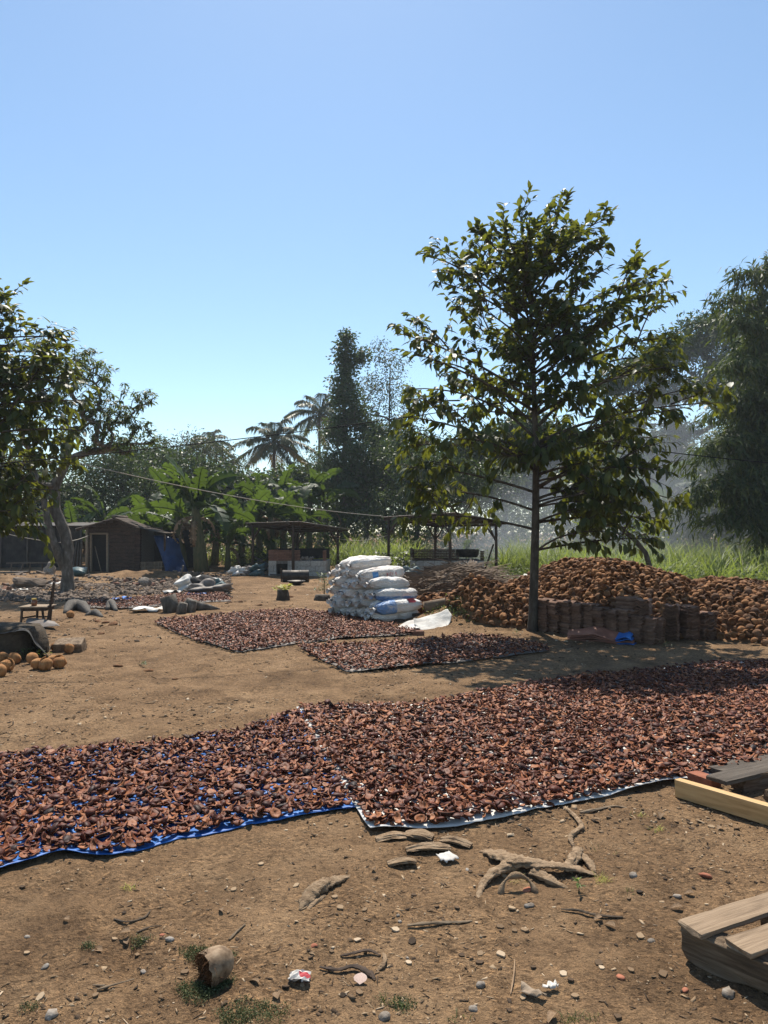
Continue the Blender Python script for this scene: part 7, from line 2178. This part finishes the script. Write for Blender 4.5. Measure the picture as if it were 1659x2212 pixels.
rag('white plastic bag beside the scrap wood', 512, 1243, (.75, .6, .5), 'white_cloth'); rag('grey plastic bag next to the white one', 533, 1241, (.6, .5, .45), 'grey_sheet'); rag('dark green plastic bag at the shelter post', 556, 1240, (.9, .7, .5), 'teal_plastic')
scrap('white_bag', 'white plastic bag behind the heap near the tall tree', 1133, 1285, .45, .3, 'white_cloth', 'bag', bump=.09).location.z += .38
# scrap wood by the left shelter
for k, (a, b, lab) in enumerate([((485, 1246, 28.0), (575, 1212, 29.5), 'long weathered board on top of the scrap wood'), ((500, 1245, 28.6), (560, 1226, 29.2), 'short board in the scrap wood'), ((530, 1222, 29.8), (585, 1200, 30.0), 'board slanting up behind the shelter post'), ((520, 1240, 28.4), (590, 1228, 28.8), 'low board in front of the scrap wood'), ((545, 1200, 30), (585, 1222, 29.6), 'crossed board at the back of the scrap wood'), ((560, 1247, 27.2), (612, 1248, 26.9), 'flat pale board at the shelter foot')]):
    A, Bq = at(*a), at(*b); A.z = max(A.z, gz(A.x, A.y) + .03); Bq.z = max(Bq.z, gz(Bq.x, Bq.y) + .04)
    mb = MB(); mb.beam(A, Bq, .14, .035, R.random(), .006); o = mb.build('scrap_board', 'wood_grey', None, org=A); tag(o, lab, 'board', 'scrap wood by the left shelter')
# barrel and bowl before the left furnace
c = gp(640, 1257); mb = MB(); a_, b_ = c + Vector((-.48, .05, .20)), c + Vector((.42, .15, .20)); d_ = (b_ - a_)
br = thing('iron_drum', 'rusty iron drum lying before the left furnace', 'drum', c)
mb.tube([a_, a_ + d_ * .02, a_ + d_ * .33, a_ + d_ * .35, a_ + d_ * .37, a_ + d_ * .66, a_ + d_ * .68, a_ + d_ * .70, a_ + d_ * .98, b_], [.19, .20, .195, .205, .195, .195, .205, .195, .20, .19], 20); mb.build('body', 'iron', br, True)
mb = MB(); mb.tube([a_ + Vector((-.03, 0, -.2)), a_ + Vector((-.04, 0, .26))], .025, 6); mb.build('plate', 'wood_dark', br)
c = gp(640, 1263); mb = MB(); V = []; n = 20
for r_, z_ in ((.10, 0), (.22, .05), (.30, .13), (.285, .13), (.21, .06), (.10, .015)):
    for i in range(n): a = 2 * math.pi * i / n; V.append((c.x + r_ * math.cos(a), c.y + r_ * math.sin(a), c.z + z_))
F = [(k * n + i, k * n + (i + 1) % n, (k + 1) * n + (i + 1) % n, (k + 1) * n + i) for k in range(5) for i in range(n)] + [tuple(range(n))[::-1], tuple(5 * n + i for i in range(n))]
mb.add(V, F); o = mb.build('iron_bowl', 'iron', None, True, org=c); tag(o, 'shallow dark iron bowl in front of the drum', 'bowl')
# stump with yellow-leaved plant, small bush, cut stumps
def stump(label, px, py, r, h, lean=(0, 0), mat='bark_pale', group='cut stumps on the yard'):
    c = gp(px, py); mb = MB(); mb.tube([c - Vector((0, 0, .04)), c + Vector((lean[0] * .5, lean[1] * .5, h * .5)), c + Vector((lean[0], lean[1], h))], [r * 1.2, r, r * .9], 12, wob=.10)
    o = mb.build('stump', mat, None, True, org=c); tag(o, label, 'stump', group); return c
c = stump('short stump holding a yellow-leaved plant', 611, 1296, .15, .26, mat='bark')
plant('yellow_plant', 'yellow-leaved plant growing on the short stump', 0, 0, .16, 40, .15, 'yellow_leaf', 'plant', 3.0, c + Vector((0, -.02, .20)), aspect=.6)
plant('small_bush', 'small dark green bush left of the sack pile', 700, 1290, .62, 130, .10, 'weed', 'bush', 1.2)
stump('low mossy stump under the small bush', 697, 1297, .20, .14, mat='bark')
stump('cut stump leaning left of the white sheet', 374, 1322, .18, .34, (-.12, 0)); stump('forked stump root end right of the leaning stump', 404, 1322, .14, .26, (.10, 0)); stump('small pale stump between the two cut stumps', 391, 1325, .10, .22, (.05, 0))
def loglike(label, pts, rads, mat='bark_pale', cat='log', name='fallen_root'):
    P = smoothpath([gp(px, py) + Vector((0, 0, dz)) for px, py, dz in pts], 5); n = len(P)
    mb = MB(); mb.tube(P, [np.interp(i / (n - 1) * (len(rads) - 1), range(len(rads)), rads) for i in range(n)], 9, wob=.08); o = mb.build(name, mat, None, True, org=P[0]); tag(o, label, cat)
loglike('fallen grey root lying right of the cut stumps', [(402, 1318, .14), (425, 1318, .10), (450, 1317, .05), (475, 1316, .0)], [.13, .11, .07, .02])
loglike('grey slab of root before the far dried patch', [(140, 1325, .0), (155, 1318, .10), (178, 1318, .08), (195, 1326, .0)], [.04, .14, .13, .04], 'wood_grey', 'root', 'root_slab')
loglike('low root ridge right of the grey slab', [(185, 1330, .0), (205, 1328, .05), (222, 1334, .0)], [.03, .08, .03], 'wood_grey', 'root', 'root_slab')
loglike('upright root fin beside the far dried patch', [(232, 1318, .0), (240, 1314, .12), (252, 1320, .0)], [.05, .10, .03], 'wood_grey', 'root', 'root_slab')
for px, py, s, lab in [(212, 1343, .16, 'left one of three husk scraps on the bare yard'), (228, 1346, .15, 'middle one of three husk scraps on the bare yard'), (243, 1350, .17, 'right one of three husk scraps on the bare yard'), (205, 1338, .10, 'small husk crumb above the three scraps'), (217, 1370, .12, 'flat husk scrap in the middle of the left yard'), (378, 1468, .07, 'dark husk lump alone on the brown yard'), (520, 1301, .14, 'husk piece above the middle dried patch'), (496, 1302, .12, 'dark husk piece left above the middle patch'), (560, 1308, .12, 'husk scrap at the back edge of the middle patch'), (628, 1290, .14, 'half shell lying right of the yellow plant'), (255, 1440, .11, 'twiggy husk scrap on the brown yard'), (320, 1450, .10, 'flat pink scrap of husk on the brown yard')]:
    rock('husk_scrap', lab, px, py, s, 'coir', 'husk', 'husk scraps on the yard', (1.2, .8, .4), .4)
# rubble bank before the hut
n = 6500
qx = NR.uniform(-20, 500, n); qy = NR.uniform(1246, 1300, n) - np.maximum(0, qx - 330) * .05
k = ~((qx > 250) & (qy > 1285) & (NR.uniform(0, 1, n) < .8)); P = gpn(qx[k], qy[k]); n = len(P)
bx = np.array([(-.5, -.5, -.5), (.5, -.5, -.5), (.5, .5, -.5), (-.5, .5, -.5), (-.45, -.4, .5), (.4, -.45, .5), (.42, .4, .5), (-.4, .45, .5)]) * np.array([1.3, .8, .45])
bq = np.array([(3, 2, 1, 0), (4, 5, 6, 7), (0, 1, 5, 4), (1, 2, 6, 5), (2, 3, 7, 6), (3, 0, 4, 7)])
M = np.stack([eul(a, b, c) for a, b, c in zip(NR.normal(0, .5, n), NR.normal(0, .5, n), NR.uniform(0, 6.28, n))])
S = .035 * 4.0 ** (NR.uniform(0, 1, n) ** 2.2)
W, QQ = scatter(bx, bq, M, P + np.column_stack([np.zeros((n, 2)), S * .15]), S)
o = link('rubble', np_mesh('rubble', W, QQ, np.repeat(NR.uniform(0, 1, n), 8)), 'rubble'); tag(o, 'grey-brown rubble and husk bits strewn before the hut', 'rubble', kind='stuff')
for k in range(26):
    px, py = R.choice([(R.uniform(240, 330), R.uniform(1255, 1272)), (R.uniform(300, 480), R.uniform(1252, 1270)), (R.uniform(10, 130), R.uniform(1250, 1268))]); c = gp(px, py)
    mb = MB(); mb.box((0, 0, 0), (R.uniform(.16, .30), R.uniform(.10, .18), R.uniform(.06, .12)), None, 0, .02); o = mb.build('broken_brick', 'brick' if k % 2 else 'rubble', None, bevel=.008, org=Vector((0, 0, 0)))
    o.location = c + Vector((0, 0, .06)); o.rotation_euler = (R.gauss(0, .3), R.gauss(0, .3), R.random() * 6); tag(o, 'broken brick lying on the rubble before the hut', 'brick', 'broken bricks on the rubble')
lump('boulder', 'dark round boulder on the rubble before the hut pier', gp(312, 1266) + Vector((0, 0, .12)), (.40, .35, .34), 'stone', 'boulder', 3, .2)
lump('old_sack', 'grey sack lying left of the hut step', gp(165, 1249) + Vector((0, 0, .14)), (.75, .5, .34), 'teal_plastic', 'sack', 3, .25)
lump('rubble_stone', 'pale standing stone left of the leaning trunk', gp(106, 1252) + Vector((0, 0, .2)), (.42, .35, .6), 'stone', 'stone', 3, .45, False)
lump('rubble_stone', 'broad low stone mound at the left of the rubble', gp(60, 1256) + Vector((0, 0, .12)), (1.0, .6, .5), 'rubble', 'stone', 3, .45, False)
mb = MB(); a, b = at(-30, 1238, 26.5), at(60, 1236, 26.5); mb.beam(a, b, .3, .06, 0, .01); o = mb.build('old_board', 'wood_grey', None, org=a); tag(o, 'long grey board lying on the rubble at the left edge', 'board')
a, b = gp(388, 1254), at(396, 1222, 24.5); mb = MB(); mb.tube([a, b], .035, 6); o = mb.build('short_stake', 'wood_grey', None, True, org=a); tag(o, 'short wooden stake standing in the rubble', 'stake')
# grown-over bank by the empty sack
green_mass('bank_weeds', 'weeds on the earth bank between the sacks and the tree', 'weeds', lambda: (lambda x, y: Vector((x, y, gz(x, y) + R.uniform(.0, .06))))(R.gauss(1.75, .30), R.gauss(13.45, .22)), 260, 12, .05, .045, 'weed', (1.7, 13.4, 0))
for px, py, h, lab in [(1440, 1400, .10, 'low green tuft in front of the tile stacks'), (310, 1440, .05, 'small weed on the brown yard'), (1115, 1372, .08, 'weed at the foot of the earth bank')]:
    plant('small_weed', lab, px, py, h, 26, .07, 'weed', 'weed', 3.0, None, 'small weeds on the yard', False, .15)
plant('white_bush', 'whitish dusty bush between the sacks and the right furnace', 0, 0, 1.0, 160, .22, 'leaf_grey', 'bush', 1.1, bp(872, 25.0))
plant('white_bush', 'dusty bush left of the shelter post behind the sacks', 0, 0, .9, 120, .22, 'leaf_grey', 'bush', 1.1, bp(828, 26.5))

# ------------------------------------------------------------------ smoke from the right furnace
def smoke():
    x0, x1, y0, y1, z0, z1 = 1.2, 19.0, 25.2, 36.0, .05, 10.5
    mb = MB(); mb.box(((x0 + x1) / 2, (y0 + y1) / 2, (z0 + z1) / 2), (x1 - x0, y1 - y0, z1 - z0))
    o = mb.build('smoke', 'soot_shade', None, org=Vector((0, 0, 0)))
    m = bpy.data.materials.new('smoke'); m.use_nodes = True; n, l = m.node_tree.nodes, m.node_tree.links
    n.clear(); out = n.new('ShaderNodeOutputMaterial'); pv = n.new('ShaderNodeVolumePrincipled')
    pv.inputs['Color'].default_value = (.74, .82, .92, 1); pv.inputs['Anisotropy'].default_value = .35
    tc = n.new('ShaderNodeTexCoord'); sp = n.new('ShaderNodeSeparateXYZ'); l.new(tc.outputs['Object'], sp.inputs[0])
    X, Y, Z = sp.outputs
    def band(c, lo, a, b, hi):
        f1 = n.new('ShaderNodeMapRange'); f1.interpolation_type = 'SMOOTHSTEP'; l.new(c, f1.inputs[0]); f1.inputs[1].default_value = lo; f1.inputs[2].default_value = a
        f2 = n.new('ShaderNodeMapRange'); f2.interpolation_type = 'SMOOTHSTEP'; l.new(c, f2.inputs[0]); f2.inputs[1].default_value = b; f2.inputs[2].default_value = hi; f2.inputs[3].default_value = 1; f2.inputs[4].default_value = 0
        return mathn(n, l, 'MULTIPLY', f1.outputs[0], f2.outputs[0])
    # the plume leaves low at the furnace and climbs to the right
    ztop = mathn(n, l, 'ADD', mathn(n, l, 'MULTIPLY', mathn(n, l, 'SUBTRACT', X, 2.0), .72), 1.8)
    zr = mathn(n, l, 'DIVIDE', Z, ztop)
    f2 = n.new('ShaderNodeMapRange'); f2.interpolation_type = 'SMOOTHSTEP'; l.new(zr, f2.inputs[0]); f2.inputs[1].default_value = .15; f2.inputs[2].default_value = 1.15; f2.inputs[3].default_value = 1; f2.inputs[4].default_value = 0
    ns = n.new('ShaderNodeTexNoise'); ns.inputs['Scale'].default_value = .38; ns.inputs['Detail'].default_value = 3; l.new(tc.outputs['Object'], ns.inputs['Vector'])
    nr = n.new('ShaderNodeMapRange'); l.new(ns.outputs['Fac'], nr.inputs[0]); nr.inputs[1].default_value = .32; nr.inputs[2].default_value = .72; nr.inputs[3].default_value = .15; nr.inputs[4].default_value = 1.5
    thin = n.new('ShaderNodeMapRange'); l.new(X, thin.inputs[0]); thin.inputs[1].default_value = 2; thin.inputs[2].default_value = 16; thin.inputs[3].default_value = 1.3; thin.inputs[4].default_value = .7
    dn = mathn(n, l, 'MULTIPLY', mathn(n, l, 'MULTIPLY', band(X, 1.4, 3.0, 11, 18.5), band(Y, 26.6, 29.5, 32.0, 35.8)), mathn(n, l, 'MULTIPLY', f2.outputs[0], nr.outputs[0]))
    dn = mathn(n, l, 'MULTIPLY', mathn(n, l, 'MULTIPLY', dn, thin.outputs[0]), .08)
    l.new(dn, pv.inputs['Density']); l.new(pv.outputs[0], out.inputs['Volume'])
    o.data.materials.clear(); o.data.materials.append(m)
    tag(o, 'thin grey smoke drifting right from the furnace shelter', 'smoke', kind='stuff')
smoke()
# light haze over the whole place
mb = MB(); mb.box((0, 300, 9.0), (900, 660, 20.4)); o = mb.build('haze', 'soot_shade', None, org=Vector((0, 0, 0)))
m = bpy.data.materials.new('haze'); m.use_nodes = True; n, l = m.node_tree.nodes, m.node_tree.links
n.clear(); out = n.new('ShaderNodeOutputMaterial'); pv = n.new('ShaderNodeVolumePrincipled'); pv.inputs['Color'].default_value = (.80, .88, .97, 1); pv.inputs['Density'].default_value = .0006; pv.inputs['Anisotropy'].default_value = .3
l.new(pv.outputs[0], out.inputs['Volume']); o.data.materials.clear(); o.data.materials.append(m); tag(o, 'thin bluish haze over the yard and the woods', 'haze', kind='stuff')
